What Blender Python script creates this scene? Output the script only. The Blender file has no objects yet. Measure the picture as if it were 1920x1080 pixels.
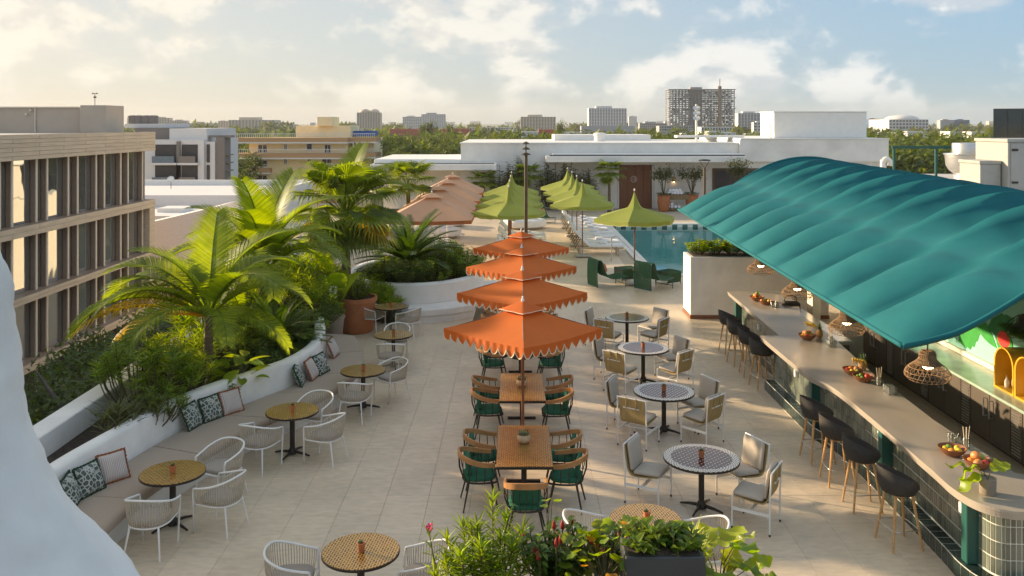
import bpy, math, random
from math import sin, cos, pi, radians, sqrt, atan2
from mathutils import Vector, Matrix, noise as mnoise
random.seed(7)
R = random.Random(11)
scene = bpy.context.scene
C = scene.collection

# ------------------------------------------------------------------ camera
CAM_Z = 5.5
FPX = 1650.0                       # focal length in pixels of a 1920-wide frame
cam_d = bpy.data.cameras.new('camera')
cam = bpy.data.objects.new('camera', cam_d); C.objects.link(cam)
cam.location = (0, 0, CAM_Z); cam.rotation_euler = (radians(90), 0, 0)
cam_d.sensor_width = 36; cam_d.lens = 36*FPX/1920
cam_d.shift_y = -308/1920; cam_d.shift_x = -2/1920
cam_d.clip_start = 0.1; cam_d.clip_end = 60000
scene.camera = cam

# ------------------------------------------------------------------ light
SUN_EL, SUN_AZ = radians(14.0), radians(26.0)   # azimuth: from -X turned towards +Y
sx, sy, sz = -cos(SUN_EL)*cos(SUN_AZ), cos(SUN_EL)*sin(SUN_AZ), sin(SUN_EL)
sd = bpy.data.lights.new('sun', 'SUN'); sd.energy = 2.8; sd.angle = radians(1.2); sd.color = (1.0, 0.77, 0.50)
so = bpy.data.objects.new('sun', sd); C.objects.link(so); so.location = (-60, 30, 60)
so.rotation_euler = Vector((sx, sy, sz)).to_track_quat('Z', 'Y').to_euler()
w = bpy.data.worlds.new('World'); scene.world = w; w.use_nodes = True
def build_world():
    nt = w.node_tree; N = nt.nodes; L = nt.links; N.clear()
    out = N.new('ShaderNodeOutputWorld'); bg = N.new('ShaderNodeBackground'); bg.inputs[1].default_value = 0.15
    L.new(bg.outputs[0], out.inputs[0])
    sky = N.new('ShaderNodeTexSky'); sky.sky_type = 'NISHITA'; sky.sun_disc = False
    sky.sun_elevation = SUN_EL; sky.sun_rotation = atan2(sx, sy); sky.air_density = 1.0; sky.dust_density = 1.2; sky.ozone_density = 1.6
    tc = N.new('ShaderNodeTexCoord')
    def math_(op, a, b=None):
        m = N.new('ShaderNodeMath'); m.operation = op
        for i, v in enumerate((a, b)):
            if v is None: continue
            if isinstance(v, (int, float)): m.inputs[i].default_value = v
            else: L.new(v, m.inputs[i])
        return m.outputs[0]
    def cloud(off, scale):
        mp = N.new('ShaderNodeMapping'); mp.inputs['Scale'].default_value = (1, 1, 1.55); mp.inputs['Location'].default_value = off
        L.new(tc.outputs['Generated'], mp.inputs[0])
        n = N.new('ShaderNodeTexNoise'); n.inputs['Scale'].default_value = scale; n.inputs['Detail'].default_value = 9; n.inputs['Roughness'].default_value = .58; n.inputs['Distortion'].default_value = .12
        L.new(mp.outputs[0], n.inputs['Vector']); return n.outputs[0]
    def ramp(v, a, b):
        m = N.new('ShaderNodeMapRange'); m.interpolation_type = 'SMOOTHSTEP'; m.inputs[1].default_value = a; m.inputs[2].default_value = b; L.new(v, m.inputs[0]); return m.outputs[0]
    o0 = Vector((3.35, 1.9, 0.62)); SC = 7.2
    c1 = cloud(o0, SC); c2 = cloud(o0 + Vector((sx, sy, 1.6))*.02, SC)
    sep = N.new('ShaderNodeSeparateXYZ'); L.new(tc.outputs['Generated'], sep.inputs[0])
    mask = ramp(c1, .445, .57)
    mask = math_('MULTIPLY', mask, ramp(sep.outputs[2], -0.005, 0.045))
    lit = ramp(math_('SUBTRACT', c1, c2), -.05, .05)
    dt = N.new('ShaderNodeVectorMath'); dt.operation = 'DOT_PRODUCT'; L.new(tc.outputs['Generated'], dt.inputs[0]); dt.inputs[1].default_value = (sx, sy, sz)
    near = ramp(dt.outputs['Value'], -.15, .85)                             # forward scattering: warmer towards the sun
    gm = N.new('ShaderNodeGamma'); gm.inputs[1].default_value = .22; L.new(sky.outputs[0], gm.inputs[0])   # gamma flattens sky brightness: less horizon glow, more fill from overhead
    hs = N.new('ShaderNodeHueSaturation'); hs.inputs['Saturation'].default_value = 1.3; hs.inputs['Value'].default_value = 1.0; L.new(gm.outputs[0], hs.inputs['Color'])
    def mixc(f, a_, b_, mode='MIX'):
        m = N.new('ShaderNodeMixRGB'); m.blend_type = mode
        for i, v in enumerate((f, a_, b_)):
            if isinstance(v, (int, float)): m.inputs[i].default_value = v
            elif isinstance(v, tuple): m.inputs[i].default_value = v+(1,)
            else: L.new(v, m.inputs[i])
        return m.outputs[0]
    air_ = mixc(1.0, hs.outputs[0], mixc(near, (.54, .78, 1.02), (.94, .93, .90)), 'MULTIPLY')
    hi = mixc(near, (1.95, 1.92, 1.88), (2.05, 1.88, 1.56)); lo = mixc(near, (1.22, 1.32, 1.42), (1.62, 1.52, 1.34))
    cl = mixc(lit, lo, hi); cl = mixc(.22, cl, air_)
    L.new(mixc(math_('MULTIPLY', mask, .92), air_, cl), bg.inputs[0])
build_world()
scene.view_settings.view_transform = 'Standard'; scene.view_settings.look = 'None'
scene.view_settings.gamma = 1.0; scene.view_settings.use_curve_mapping = False
scene.view_settings.exposure = 1.86
scene.render.engine = 'CYCLES'
scene.cycles.max_bounces = 8; scene.cycles.transparent_max_bounces = 8; scene.cycles.volume_bounces = 0

# ------------------------------------------------------------------ materials
def nmat(name):
    m = bpy.data.materials.new(name); m.use_nodes = True
    nt = m.node_tree; b = nt.nodes['Principled BSDF']
    return m, nt, b
def lnk(nt, a, b): nt.links.new(a, b)
def noise_node(nt, scale, detail=4, coord='Object', stretch=None, rough=.55):
    n = nt.nodes.new('ShaderNodeTexNoise')
    if coord == 'World': src = nt.nodes.new('ShaderNodeNewGeometry').outputs['Position']
    else: src = nt.nodes.new('ShaderNodeTexCoord').outputs[coord]
    n.inputs['Scale'].default_value = scale; n.inputs['Detail'].default_value = detail; n.inputs['Roughness'].default_value = rough
    if stretch:
        mp = nt.nodes.new('ShaderNodeMapping'); mp.inputs['Scale'].default_value = stretch
        lnk(nt, src, mp.inputs[0]); lnk(nt, mp.outputs[0], n.inputs['Vector'])
    else: lnk(nt, src, n.inputs['Vector'])
    return n
def ramp_node(nt, fac, stops):
    r = nt.nodes.new('ShaderNodeValToRGB'); e = r.color_ramp.elements
    while len(e) < len(stops): e.new(.5)
    for i, (p, c) in enumerate(stops): e[i].position = p; e[i].color = (c[0], c[1], c[2], 1)
    lnk(nt, fac, r.inputs[0]); return r
def shade(c, k): return tuple(min(1, max(0, v*k)) for v in c)
MATS = {}
def M(name, col=None, rough=.6, var=.18, scale=6, bump=0, metal=0, spec=.5, stretch=None, coord='Object', rnd=0, bscale=None, detail=5, trans=0, sheen=0, hue=0, stain=None):
    """plain procedural material: base colour broken up by noise, optional relief, per-object variation"""
    if name in MATS: return MATS[name]
    m, nt, b = nmat(name); MATS[name] = m
    n = noise_node(nt, scale, detail, coord, stretch)
    r = ramp_node(nt, n.outputs[0], [(.3, shade(col, 1-var)), (.5, col), (.72, shade(col, 1+var))])
    out = r.outputs[0]
    if stain:                       # broad dirt and water marks
        n3 = noise_node(nt, stain[0], 7, coord, rough=.65); r3 = ramp_node(nt, n3.outputs[0], [(.36, (1-stain[1],)*3), (.56, (1, 1, 1))])
        mm = nt.nodes.new('ShaderNodeMixRGB'); mm.blend_type = 'MULTIPLY'; mm.inputs[0].default_value = 1; lnk(nt, out, mm.inputs[1]); lnk(nt, r3.outputs[0], mm.inputs[2]); out = mm.outputs[0]
    if rnd:
        oi = nt.nodes.new('ShaderNodeObjectInfo'); ge = nt.nodes.new('ShaderNodeNewGeometry')
        ad = nt.nodes.new('ShaderNodeMath'); ad.operation = 'ADD'; lnk(nt, oi.outputs['Random'], ad.inputs[0]); lnk(nt, ge.outputs['Random Per Island'], ad.inputs[1])
        fr = nt.nodes.new('ShaderNodeMath'); fr.operation = 'FRACT'; lnk(nt, ad.outputs[0], fr.inputs[0])
        mr = nt.nodes.new('ShaderNodeMapRange'); mr.inputs[3].default_value = 1-rnd; mr.inputs[4].default_value = 1+rnd; lnk(nt, fr.outputs[0], mr.inputs[0])
        hv = nt.nodes.new('ShaderNodeHueSaturation'); lnk(nt, mr.outputs[0], hv.inputs['Value']); lnk(nt, out, hv.inputs['Color'])
        if hue:
            mh = nt.nodes.new('ShaderNodeMapRange'); mh.inputs[3].default_value = .5-hue; mh.inputs[4].default_value = .5+hue
            f2 = nt.nodes.new('ShaderNodeMath'); f2.operation = 'MULTIPLY_ADD'; f2.inputs[1].default_value = 7.31; f2.inputs[2].default_value = 0; lnk(nt, fr.outputs[0], f2.inputs[0])
            f3 = nt.nodes.new('ShaderNodeMath'); f3.operation = 'FRACT'; lnk(nt, f2.outputs[0], f3.inputs[0]); lnk(nt, f3.outputs[0], mh.inputs[0]); lnk(nt, mh.outputs[0], hv.inputs['Hue'])
        out = hv.outputs[0]
    lnk(nt, out, b.inputs['Base Color'])
    b.inputs['Roughness'].default_value = rough; b.inputs['Metallic'].default_value = metal; b.inputs['Specular IOR Level'].default_value = spec
    if sheen: b.inputs['Sheen Weight'].default_value = sheen
    if bump:
        n2 = noise_node(nt, bscale or scale*4, 6, coord, stretch)
        bp = nt.nodes.new('ShaderNodeBump'); bp.inputs['Strength'].default_value = bump; bp.inputs['Distance'].default_value = .02
        lnk(nt, n2.outputs[0], bp.inputs['Height']); lnk(nt, bp.outputs[0], b.inputs['Normal'])
    if trans:
        tr = nt.nodes.new('ShaderNodeBsdfTranslucent'); mx = nt.nodes.new('ShaderNodeMixShader'); mx.inputs[0].default_value = trans
        hs = nt.nodes.new('ShaderNodeHueSaturation'); hs.inputs['Saturation'].default_value = 1.15; hs.inputs['Value'].default_value = 2.4; hs.inputs['Hue'].default_value = .485 if hue or trans > .3 else .5
        lnk(nt, out, hs.inputs['Color']); lnk(nt, hs.outputs[0], tr.inputs[0])
        lnk(nt, b.outputs[0], mx.inputs[1]); lnk(nt, tr.outputs[0], mx.inputs[2]); lnk(nt, mx.outputs[0], nt.nodes['Material Output'].inputs[0])
    return m

# ------------------------------------------------------------------ mesh builder
class MB:
    def __init__(s): s.v = []; s.f = []
    def add(s, vs, fs):
        o = len(s.v); s.v += [tuple(p) for p in vs]; s.f += [tuple(i+o for i in f) for f in fs]; return s
    def box(s, x0, x1, y0, y1, z0, z1, c=0):
        if c <= 0:
            vs = [(x, y, z) for z in (z0, z1) for y in (y0, y1) for x in (x0, x1)]
            return s.add(vs, [(0,2,3,1), (4,5,7,6), (0,1,5,4), (2,6,7,3), (0,4,6,2), (1,3,7,5)])
        X, Y, Z = ((x0, x1), (y0, y1), (z0, z1)); vs = []; idx = {}
        for i in (0, 1):
            for j in (0, 1):
                for k in (0, 1):
                    sg = (1-2*i, 1-2*j, 1-2*k); p = (X[i], Y[j], Z[k])
                    for ax in range(3):
                        q = [p[a] + (0 if a == ax else sg[a]*c) for a in range(3)]
                        idx[i, j, k, ax] = len(vs); vs.append(q)
        F = []
        B = (0, 1)
        for ax in range(3):
            a, b = [(1, 2), (0, 2), (0, 1)][ax]
            for e in B:
                q = []
                for (m, n) in ((0, 0), (1, 0), (1, 1), (0, 1)):
                    t = [0, 0, 0]; t[ax] = e; t[a] = m; t[b] = n; q.append(idx[t[0], t[1], t[2], ax])
                F.append(tuple(q))
        for ax in range(3):
            a, b = [(1, 2), (0, 2), (0, 1)][ax]
            for m in B:
                for n in B:
                    q = []
                    for e, w_ in ((0, a), (1, a), (1, b), (0, b)):
                        t = [0, 0, 0]; t[ax] = e; t[a] = m; t[b] = n; q.append(idx[t[0], t[1], t[2], w_])
                    F.append(tuple(q))
        for i in B:
            for j in B:
                for k in B: F.append(tuple(idx[i, j, k, ax] for ax in range(3)))
        return s.add(vs, F)
    def tube(s, pts, r, n=8, cap=True, closed=False):
        pts = [Vector(p) for p in pts]; m = len(pts)
        rr = r if isinstance(r, (list, tuple)) else [r]*m
        up = Vector((0, 0, 1)); rings = []; prev = None
        for i, p in enumerate(pts):
            if closed: d = pts[(i+1) % m]-pts[i-1]
            else: d = pts[min(i+1, m-1)]-pts[max(i-1, 0)]
            d.normalize()
            if prev is None: a = d.orthogonal().normalized() if abs(d.z) > .95 else d.cross(up).normalized()
            else:
                a = prev-d*prev.dot(d)
                a = a.normalized() if a.length > 1e-6 else d.orthogonal().normalized()
            prev = a; b = d.cross(a)
            rings.append([p+(a*cos(2*pi*k/n)+b*sin(2*pi*k/n))*rr[i] for k in range(n)])
        vs = [q for rg in rings for q in rg]; fs = []
        for i in range(m if closed else m-1):
            j = (i+1) % m
            for k in range(n): fs.append((i*n+k, i*n+(k+1) % n, j*n+(k+1) % n, j*n+k))
        if cap and not closed: fs.append(tuple(range(n-1, -1, -1))); fs.append(tuple(range((m-1)*n, m*n)))
        return s.add(vs, fs)
    def lathe(s, prof, n=24, c=(0, 0, 0), sx=1, sy=1, cap=True):
        vs = [(c[0]+r*cos(2*pi*k/n)*sx, c[1]+r*sin(2*pi*k/n)*sy, c[2]+z) for r, z in prof for k in range(n)]; fs = []
        for i in range(len(prof)-1):
            for k in range(n): fs.append((i*n+k, i*n+(k+1) % n, (i+1)*n+(k+1) % n, (i+1)*n+k))
        if cap: fs.append(tuple(range(n-1, -1, -1))); fs.append(tuple(range((len(prof)-1)*n, len(prof)*n)))
        return s.add(vs, fs)
    def prism(s, poly, z0, z1):
        n = len(poly); vs = [(x, y, z0) for x, y in poly]+[(x, y, z1) for x, y in poly]
        return s.add(vs, [tuple(range(n-1, -1, -1)), tuple(range(n, 2*n))]+[(i, (i+1) % n, (i+1) % n+n, i+n) for i in range(n)])
    def strip(s, rows, closed=False):
        n = len(rows[0]); vs = [p for r in rows for p in r]; fs = []
        for i in range(len(rows)-1):
            for k in range(n if closed else n-1): fs.append((i*n+k, i*n+(k+1) % n, (i+1)*n+(k+1) % n, (i+1)*n+k))
        return s.add(vs, fs)
    def xf(s, mtx):
        s.v = [tuple(mtx @ Vector(p)) for p in s.v]; return s
    def mesh(s, name, mat, smooth=False):
        me = bpy.data.meshes.new(name); me.from_pydata(s.v, [], s.f); me.update()
        if mat: me.materials.append(mat)
        if smooth:
            me.polygons.foreach_set('use_smooth', [True]*len(me.polygons))
            if smooth != 'all': me.set_sharp_from_angle(angle=radians(smooth if smooth > 1 else 40))
        return me
    def obj(s, name, mat, parent=None, smooth=False, loc=None, rot=None):
        return ob(name, s.mesh(name, mat, smooth), parent, loc, rot)
def ob(name, me, parent=None, loc=None, rot=None, scale=None):
    o = bpy.data.objects.new(name, me); C.objects.link(o)
    if parent: o.parent = parent
    if loc: o.location = loc
    if rot: o.rotation_euler = rot
    if scale: o.scale = (scale,)*3 if isinstance(scale, (int, float)) else scale
    return o
def tag(o, label=None, cat=None, group=None, kind=None):
    if label: o['label'] = label
    if cat: o['category'] = cat
    if group: o['group'] = group
    if kind: o['kind'] = kind
    return o
def thing(name, label, cat, loc=(0, 0, 0), rz=0, group=None):
    o = bpy.data.objects.new(name, None); C.objects.link(o); o.empty_display_size = .2
    o.location = loc; o.rotation_euler = (0, 0, rz); return tag(o, label, cat, group)
def dup(root, loc, rz=None, label=None, group=None, scale=None):
    def cp(o, par):
        c = o.copy(); C.objects.link(c); c.parent = par
        for ch in o.children: cp(ch, c)
        return c
    r = cp(root, None); r.location = loc
    if rz is not None: r.rotation_euler = (0, 0, rz)
    if label: r['label'] = label
    if group: r['group'] = group
    if scale: r.scale = (scale,)*3
    return r
def place(root, used, *a, **k):
    """first call moves the model itself, later calls copy it"""
    if not used:
        used.append(1); root.location = a[0]
        if len(a) > 1 and a[1] is not None: root.rotation_euler = (0, 0, a[1])
        if k.get('label'): root['label'] = k['label']
        if k.get('group'): root['group'] = k['group']
        if k.get('scale'): root.scale = (k['scale'],)*3
        return root
    return dup(root, *a, **k)
def struct(o): o['kind'] = 'structure'; return o
def catmull(pts, m=6):
    pts = [Vector(p) for p in pts]; out = []
    for i in range(len(pts)-1):
        p0 = pts[max(i-1, 0)]; p1 = pts[i]; p2 = pts[i+1]; p3 = pts[min(i+2, len(pts)-1)]
        for k in range(m):
            t = k/m; out.append(.5*((2*p1)+(p2-p0)*t+(2*p0-5*p1+4*p2-p3)*t*t+(3*p1-p0-3*p2+p3)*t**3))
    out.append(pts[-1]); return out
def px(x, y, z): # a spot in the photograph at a known height -> ground plan
    Y = (CAM_Z-z)*FPX/(y-232); return ((x-962)*Y/FPX, Y)
# ------------------------------------------------------------------ palette
M('stone_tile', (.66, .54, .39), rough=.42, var=.12, scale=5, bump=.12, rnd=.04, stretch=(1, 2.6, 1), bscale=30, coord='World', stain=(.55, .13))
M('grout', (.50, .42, .31), rough=.9)
M('white_plaster', (.78, .75, .70), rough=.75, var=.05, scale=2.5, bump=.15, bscale=14, stain=(1.1, .12))
M('white_paint', (.80, .78, .74), rough=.55, var=.04, scale=3, bump=.05, bscale=20)
M('cream_wall', (.72, .66, .53), rough=.75, var=.05, scale=1.5, bump=.1, bscale=16)
M('cushion', (.36, .275, .20), rough=.95, var=.08, scale=60, bump=.15, bscale=160, sheen=.2)
M('soil', (.055, .04, .028), rough=1, var=.5, scale=14, bump=.9, bscale=30)
M('terracotta', (.42, .155, .06), rough=.75, var=.14, scale=4, bump=.12)
M('taupe_pot', (.27, .22, .17), rough=.8, var=.12, scale=4, bump=.15)
M('dark_metal', (.035, .026, .02), rough=.45, var=.15, metal=.3)
M('white_metal', (.78, .76, .72), rough=.35, var=.03)
M('steel', (.62, .62, .61), rough=.28, metal=.9, var=.08)
M('teal_tile_pool', (.36, .86, .95), rough=.35, var=.12, scale=6)
M('teal_step', (.62, .74, .70), rough=.4)
M('concrete_roof', (.50, .48, .45), rough=.9, var=.15, scale=1.2, bump=.2)
M('brown_wood_door', (.21, .075, .03), rough=.5, var=.25, scale=5, stretch=(8, 8, 1))

# ------------------------------------------------------------------ ground far below and own building
ground = MB().add([(-20000, -300, -14), (20000, -300, -14), (20000, 26000, -14), (-20000, 26000, -14)], [(0, 1, 2, 3)])
M('ground', (.075, .085, .05), rough=.95, var=.35, scale=.02, detail=8, coord='Object')
struct(ground.obj('ground', MATS['ground']))
street = MB().box(-21.0, -9.2, -40, 130, -13.99, -13.9)
M('asphalt', (.05, .048, .045), rough=.9, var=.2, scale=2)
struct(street.obj('street', MATS['asphalt']))
struct(MB().box(-7.2, 40, 2.0, 75, -13.99, -.32).obj('hotel_base', MATS['cream_wall']))

# terrace slab with the pool cut out
POOL = (5.3, 17.0, 32.2, 48.0)
sl = MB()
sl.box(-7.2, 17.5, 2.0, POOL[2], -.31, -.006); sl.box(-7.2, POOL[0], POOL[2]+.0, 60, -.31, -.006)
sl.box(POOL[0], 26, POOL[3], 60, -.31, -.006); sl.box(POOL[1], 26, POOL[2], POOL[3], -.31, -.006)
floor = struct(sl.obj('terrace_floor', MATS['grout']))
TS = .62; GAP = .004
tile_me = MB().box(GAP/2, TS-GAP/2, GAP/2, TS-GAP/2, -.02, 0, .0025).mesh('floor_tile', MATS['stone_tile'])
cells = []
ix = 0
for i in range(-9, 15):
    for j in range(12, 92):
        x0, y0 = i*TS, j*TS
        if y0 > 56: continue
        if x0+TS > POOL[0]-.35 and x0 < POOL[1]+.35 and y0+TS > POOL[2]-.35 and y0 < POOL[3]+.35: continue
        if y0 < 31 and x0 > 8.3: continue
        cells.append((x0, y0))
def in_view(c):
    x, y = c[0]+TS/2, c[1]+TS/2
    return abs(x)/y < .60 and y > 10.4 and -5.4 < x < 5.5
vis = sorted([c for c in cells if in_view(c)], key=lambda c: c[1])[:300]
vs = set(vis)
for c in vis:
    o = ob('floor_tile', tile_me, floor, (c[0], c[1], 0))
rest = MB()
for c in cells:
    if c in vs: continue
    rest.box(c[0]+GAP/2, c[0]+TS-GAP/2, c[1]+GAP/2, c[1]+TS-GAP/2, -.02, 0)
tag(rest.obj('paving', MATS['stone_tile'], floor), kind='stuff')

# ------------------------------------------------------------------ pool
def build_pool():
    x0, x1, y0, y1 = POOL; d = -1.3
    b = MB()
    b.add([(x0, y0, d), (x1, y0, d), (x1, y1, d), (x0, y1, d)], [(0, 1, 2, 3)])
    b.add([(x0, y0, d), (x1, y0, d), (x1, y0, 0), (x0, y0, 0)], [(0, 3, 2, 1)])
    b.add([(x0, y1, d), (x1, y1, d), (x1, y1, 0), (x0, y1, 0)], [(0, 1, 2, 3)])
    b.add([(x0, y0, d), (x0, y1, d), (x0, y1, 0), (x0, y0, 0)], [(0, 1, 2, 3)])
    b.add([(x1, y0, d), (x1, y1, d), (x1, y1, 0), (x1, y0, 0)], [(0, 3, 2, 1)])
    basin = struct(b.obj('pool_basin', MATS['teal_tile_pool']))
    M('coping', (.74, .72, .66), rough=.5, var=.06)
    cp = MB(); w_ = .42
    struct(MB().box(x0-w_, x0, y0+1.2, y1+w_, -.0005, .06, .01).obj('pool_coping', MATS['coping']))
    struct(MB().box(x0, x1, y1, y1+w_, -.0005, .06, .01).obj('pool_coping', MATS['coping']))
    struct(MB().box(x0-w_, x1, y0-w_, y0, -.0005, .02, .005).obj('pool_coping', MATS['coping']))
    struct(MB().box(x0-w_, x0, y0, y0+1.2, -.0005, .018, .005).obj('pool_coping', MATS['coping']))
    # striped waterline tiles along the back and the near step
    M('dark_green_tile', (.05, .15, .13), rough=.25, var=.2); M('pale_tile', (.70, .70, .62), rough=.35, var=.06)
    wtile = [MB().box(0, .27, -.02, 0, -.30, 0, .004).mesh('waterline_tile', MATS[n]) for n in ('dark_green_tile', 'pale_tile')]
    k = 0; x = x0+.02
    while x < x1-.3:
        ob('waterline_tile', wtile[k % 2], basin, (x, y1-.001, -.005)); x += .28; k += 1
    for i in range(3):
        struct(MB().box(x0+.002, x0+1.6-.4*i, y0+.002, y0+3.2-.01*i, d+.001+.36*i, d+.36*(i+1), .01).obj('pool_step', MATS['teal_tile_pool']))
    m, nt, bs = nmat('water')
    tr = nt.nodes.new('ShaderNodeBsdfTransparent'); tr.inputs[0].default_value = (.40, .88, .97, 1)
    gl = nt.nodes.new('ShaderNodeBsdfGlossy'); gl.inputs['Roughness'].default_value = .03
    fr = nt.nodes.new('ShaderNodeFresnel'); fr.inputs[0].default_value = 1.33; mx = nt.nodes.new('ShaderNodeMixShader')
    n = noise_node(nt, 2.2, 3, 'Object', (1, .6, 1)); bp = nt.nodes.new('ShaderNodeBump'); bp.inputs['Strength'].default_value = .05; bp.inputs['Distance'].default_value = .1
    lnk(nt, n.outputs[0], bp.inputs['Height']); lnk(nt, bp.outputs[0], gl.inputs['Normal']); lnk(nt, bp.outputs[0], fr.inputs['Normal'])
    lnk(nt, fr.outputs[0], mx.inputs[0]); lnk(nt, tr.outputs[0], mx.inputs[1]); lnk(nt, gl.outputs[0], mx.inputs[2]); lnk(nt, mx.outputs[0], nt.nodes['Material Output'].inputs[0])
    struct(MB().add([(x0, y0, -.14), (x1, y0, -.14), (x1, y1, -.14), (x0, y1, -.14)], [(0, 1, 2, 3)]).obj('pool_water', m))
    r = thing('handrail', 'bent stainless steel handrail at the pool steps beside the loungers', 'handrail', (4.1, 35.2, 0))
    MB().tube(catmull([(-.15, .1, 0), (-.15, .1, .8), (-.08, .05, .95), (.12, -.1, .95), (.75, -.75, .35), (1.15, -1.2, .06)], 5), .022, 8).obj('rail', MATS['steel'], r, smooth='all')
    MB().lathe([(.06, 0), (.06, .02), (.03, .03)], 12, (-.15, .1, 0)).obj('flange', MATS['steel'], r)
    MB().lathe([(.06, 0), (.06, .02), (.03, .03)], 12, (1.15, -1.2, .02)).obj('flange', MATS['steel'], r)
build_pool()

# ------------------------------------------------------------------ parapet, planting bed and curved banquette
Wl = [(-5.85, 8.6), (-5.95, 9.6), (-6.02, 10.7), (-6.0, 11.7), (-5.88, 12.6), (-5.58, 14.1), (-5.25, 15.1), (-4.7, 16.1), (-4.2, 17.1), (-4.02, 18.3), (-4.18, 19.6), (-4.55, 21.1)]
Sl = [(-4.95, 8.6), (-5.02, 9.6), (-5.07, 10.7), (-5.05, 11.6), (-4.95, 12.4), (-4.62, 13.7), (-4.22, 14.9), (-3.62, 16.1), (-3.24, 17.2), (-3.16, 18.4), (-3.38, 19.8), (-3.75, 20.9)]
Wc = catmull([(x, y, 0) for x, y in Wl], 8); Sc = catmull([(x, y, 0) for x, y in Sl], 8)
def band(a, b, prof):
    """solid between two plan curves; prof = [(t across, z)]"""
    rows = [[(p.x+(q.x-p.x)*t, p.y+(q.y-p.y)*t, z) for t, z in prof] for p, q in zip(a, b)]
    mb = MB().strip(rows, closed=True); n = len(prof); k = len(rows)
    mb.f.append(tuple(range(n))); mb.f.append(tuple(range((k-1)*n+n-1, (k-1)*n-1, -1)))
    return mb
def offset(a, d):
    out = []
    for i, p in enumerate(a):
        t = a[min(i+1, len(a)-1)]-a[max(i-1, 0)]; t.normalize(); out.append(Vector((p.x-t.y*d, p.y+t.x*d, 0)))
    return out
bench = thing('curved_banquette', 'long curved white plaster banquette with taupe seat cushions below the palm bed', 'bench', (-5, 14, 0))
def rel(mb, o):
    l = o.location; mb.v = [(x-l.x, y-l.y, z-l.z) for x, y, z in mb.v]; return mb
Wo = offset(Wc, .24)
rel(band(Wc, Wo, [(0, 0), (0, .90), (.1, .94), (.3, .96), (.7, .96), (.92, .94), (1, .90), (1, 0)]), bench).obj('back_wall', MATS['white_plaster'], bench, smooth=50)
Si = [p.lerp(q, .14) for p, q in zip(Sc, Wc)]
rel(band(Si, Wc, [(0, .0), (0, .34), (.99, .34), (.99, 0)]), bench).obj('seat_base', MATS['white_plaster'], bench, smooth=30)
cuts = [0, 14, 26, 38, 49, 59, 68, 78, 88]
for a, b in zip(cuts[:-1], cuts[1:]):
    b = min(b, len(Sc)-1)
    A = Sc[a:b+1]; B = [p.lerp(q, .985) for p, q in zip(Sc, Wc)][a:b+1]
    A[0] = A[0].lerp(A[1], .06); B[0] = B[0].lerp(B[1], .06); A[-1] = A[-1].lerp(A[-2], .06); B[-1] = B[-1].lerp(B[-2], .06)
    rel(band(A, B, [(.02, .345), (0, .37), (0, .43), (.03, .465), (.1, .475), (.9, .475), (.97, .465), (1, .43), (1, .345)]), bench).obj('seat_cushion', MATS['cushion'], bench, smooth=60)
par = tag(MB().box(-7.2, -6.82, 2.0, 24, -14, .98, .015).obj('parapet_wall', MATS['white_plaster']), 'long white parapet wall with a sunlit top along the terrace edge', 'wall')
bed = [(p.x, p.y) for p in Wo]
poly = [(-6.83, 8.6)]+bed+[(-4.6, 24), (-6.83, 24)]
struct(MB().prism(poly, .02, .62).obj('planting_soil', MATS['soil']))
# round planter with seat further back
import itertools
rp = thing('round_planter', 'rounded white plaster planter with a curved white bench behind the terracotta pots', 'planter', (-3.0, 27.6, 0))
oc = [Vector((2.0*cos(t)*1.05, 2.75*sin(t), 0)) for t in [radians(a) for a in range(-175, 186, 6)]]
inn = [p*.9 for p in oc]
band(oc, inn, [(0, 0), (0, .92), (.3, .97), (.8, .97), (1, .94), (1, .3)]).obj('planter_wall', MATS['white_plaster'], rp, smooth=50)
MB().prism([(p.x*.97, p.y*.97) for p in inn], .3, .82).obj('soil', MATS['soil'], rp)
arc = [radians(a) for a in range(-88, 21, 6)]
s0 = [Vector((2.0*1.05*cos(t)*1.005, 2.75*sin(t)*1.005, 0)) for t in arc]; s1 = [Vector((p.x*1.36+.02, p.y*1.27, 0)) for p in s0]
band(s0, s1, [(0, 0), (0, .4), (.95, .4), (1, .37), (1, .22), (.9, .2), (.9, 0)]).obj('bench_seat', MATS['white_plaster'], rp, smooth=40)

# foreground plaster mass at the left edge of the view
def rock():
    prof = [(-4.0, 5.05), (-3.88, 4.92), (-3.72, 4.7), (-3.6, 4.35), (-3.52, 3.98), (-3.48, 3.64), (-3.44, 3.36), (-3.33, 3.08), (-3.18, 2.8), (-3.0, 2.56), (-2.80, 2.3), (-2.6, 1.95), (-2.5, 1.5), (-2.5, .9), (-2.5, 0)]
    pf = catmull([(x, z, 0) for x, z in prof], 5)
    rows = []; cx = -4.86
    for p in pf:
        r0 = p.x-cx; row = []
        for k in range(64):
            t = 2*pi*k/64
            q = Vector((cos(t)*1.3, sin(t)*1.3, p.y*.9)); r = r0*(1+.07*mnoise.noise(q)+.04*mnoise.noise(q*2.6)+.025*mnoise.noise(q*5.5)+.008*mnoise.noise(q*13)) if abs(t) > .01 else r0
            row.append((cx+r*cos(t), 6.2+r*sin(t)*.45, p.y))
        rows.append(row)
    mb = MB().strip(rows, closed=True); mb.f.append(tuple(range(63, -1, -1)))
    return tag(mb.obj('plaster_mound', MATS['white_rough'], smooth='all'), 'large lumpy white plaster form at the left edge of the foreground', 'sculpture')
M('white_rough', (.72, .71, .69), rough=.8, var=.08, scale=1.6, bump=.6, bscale=3.5)
rock()
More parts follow.
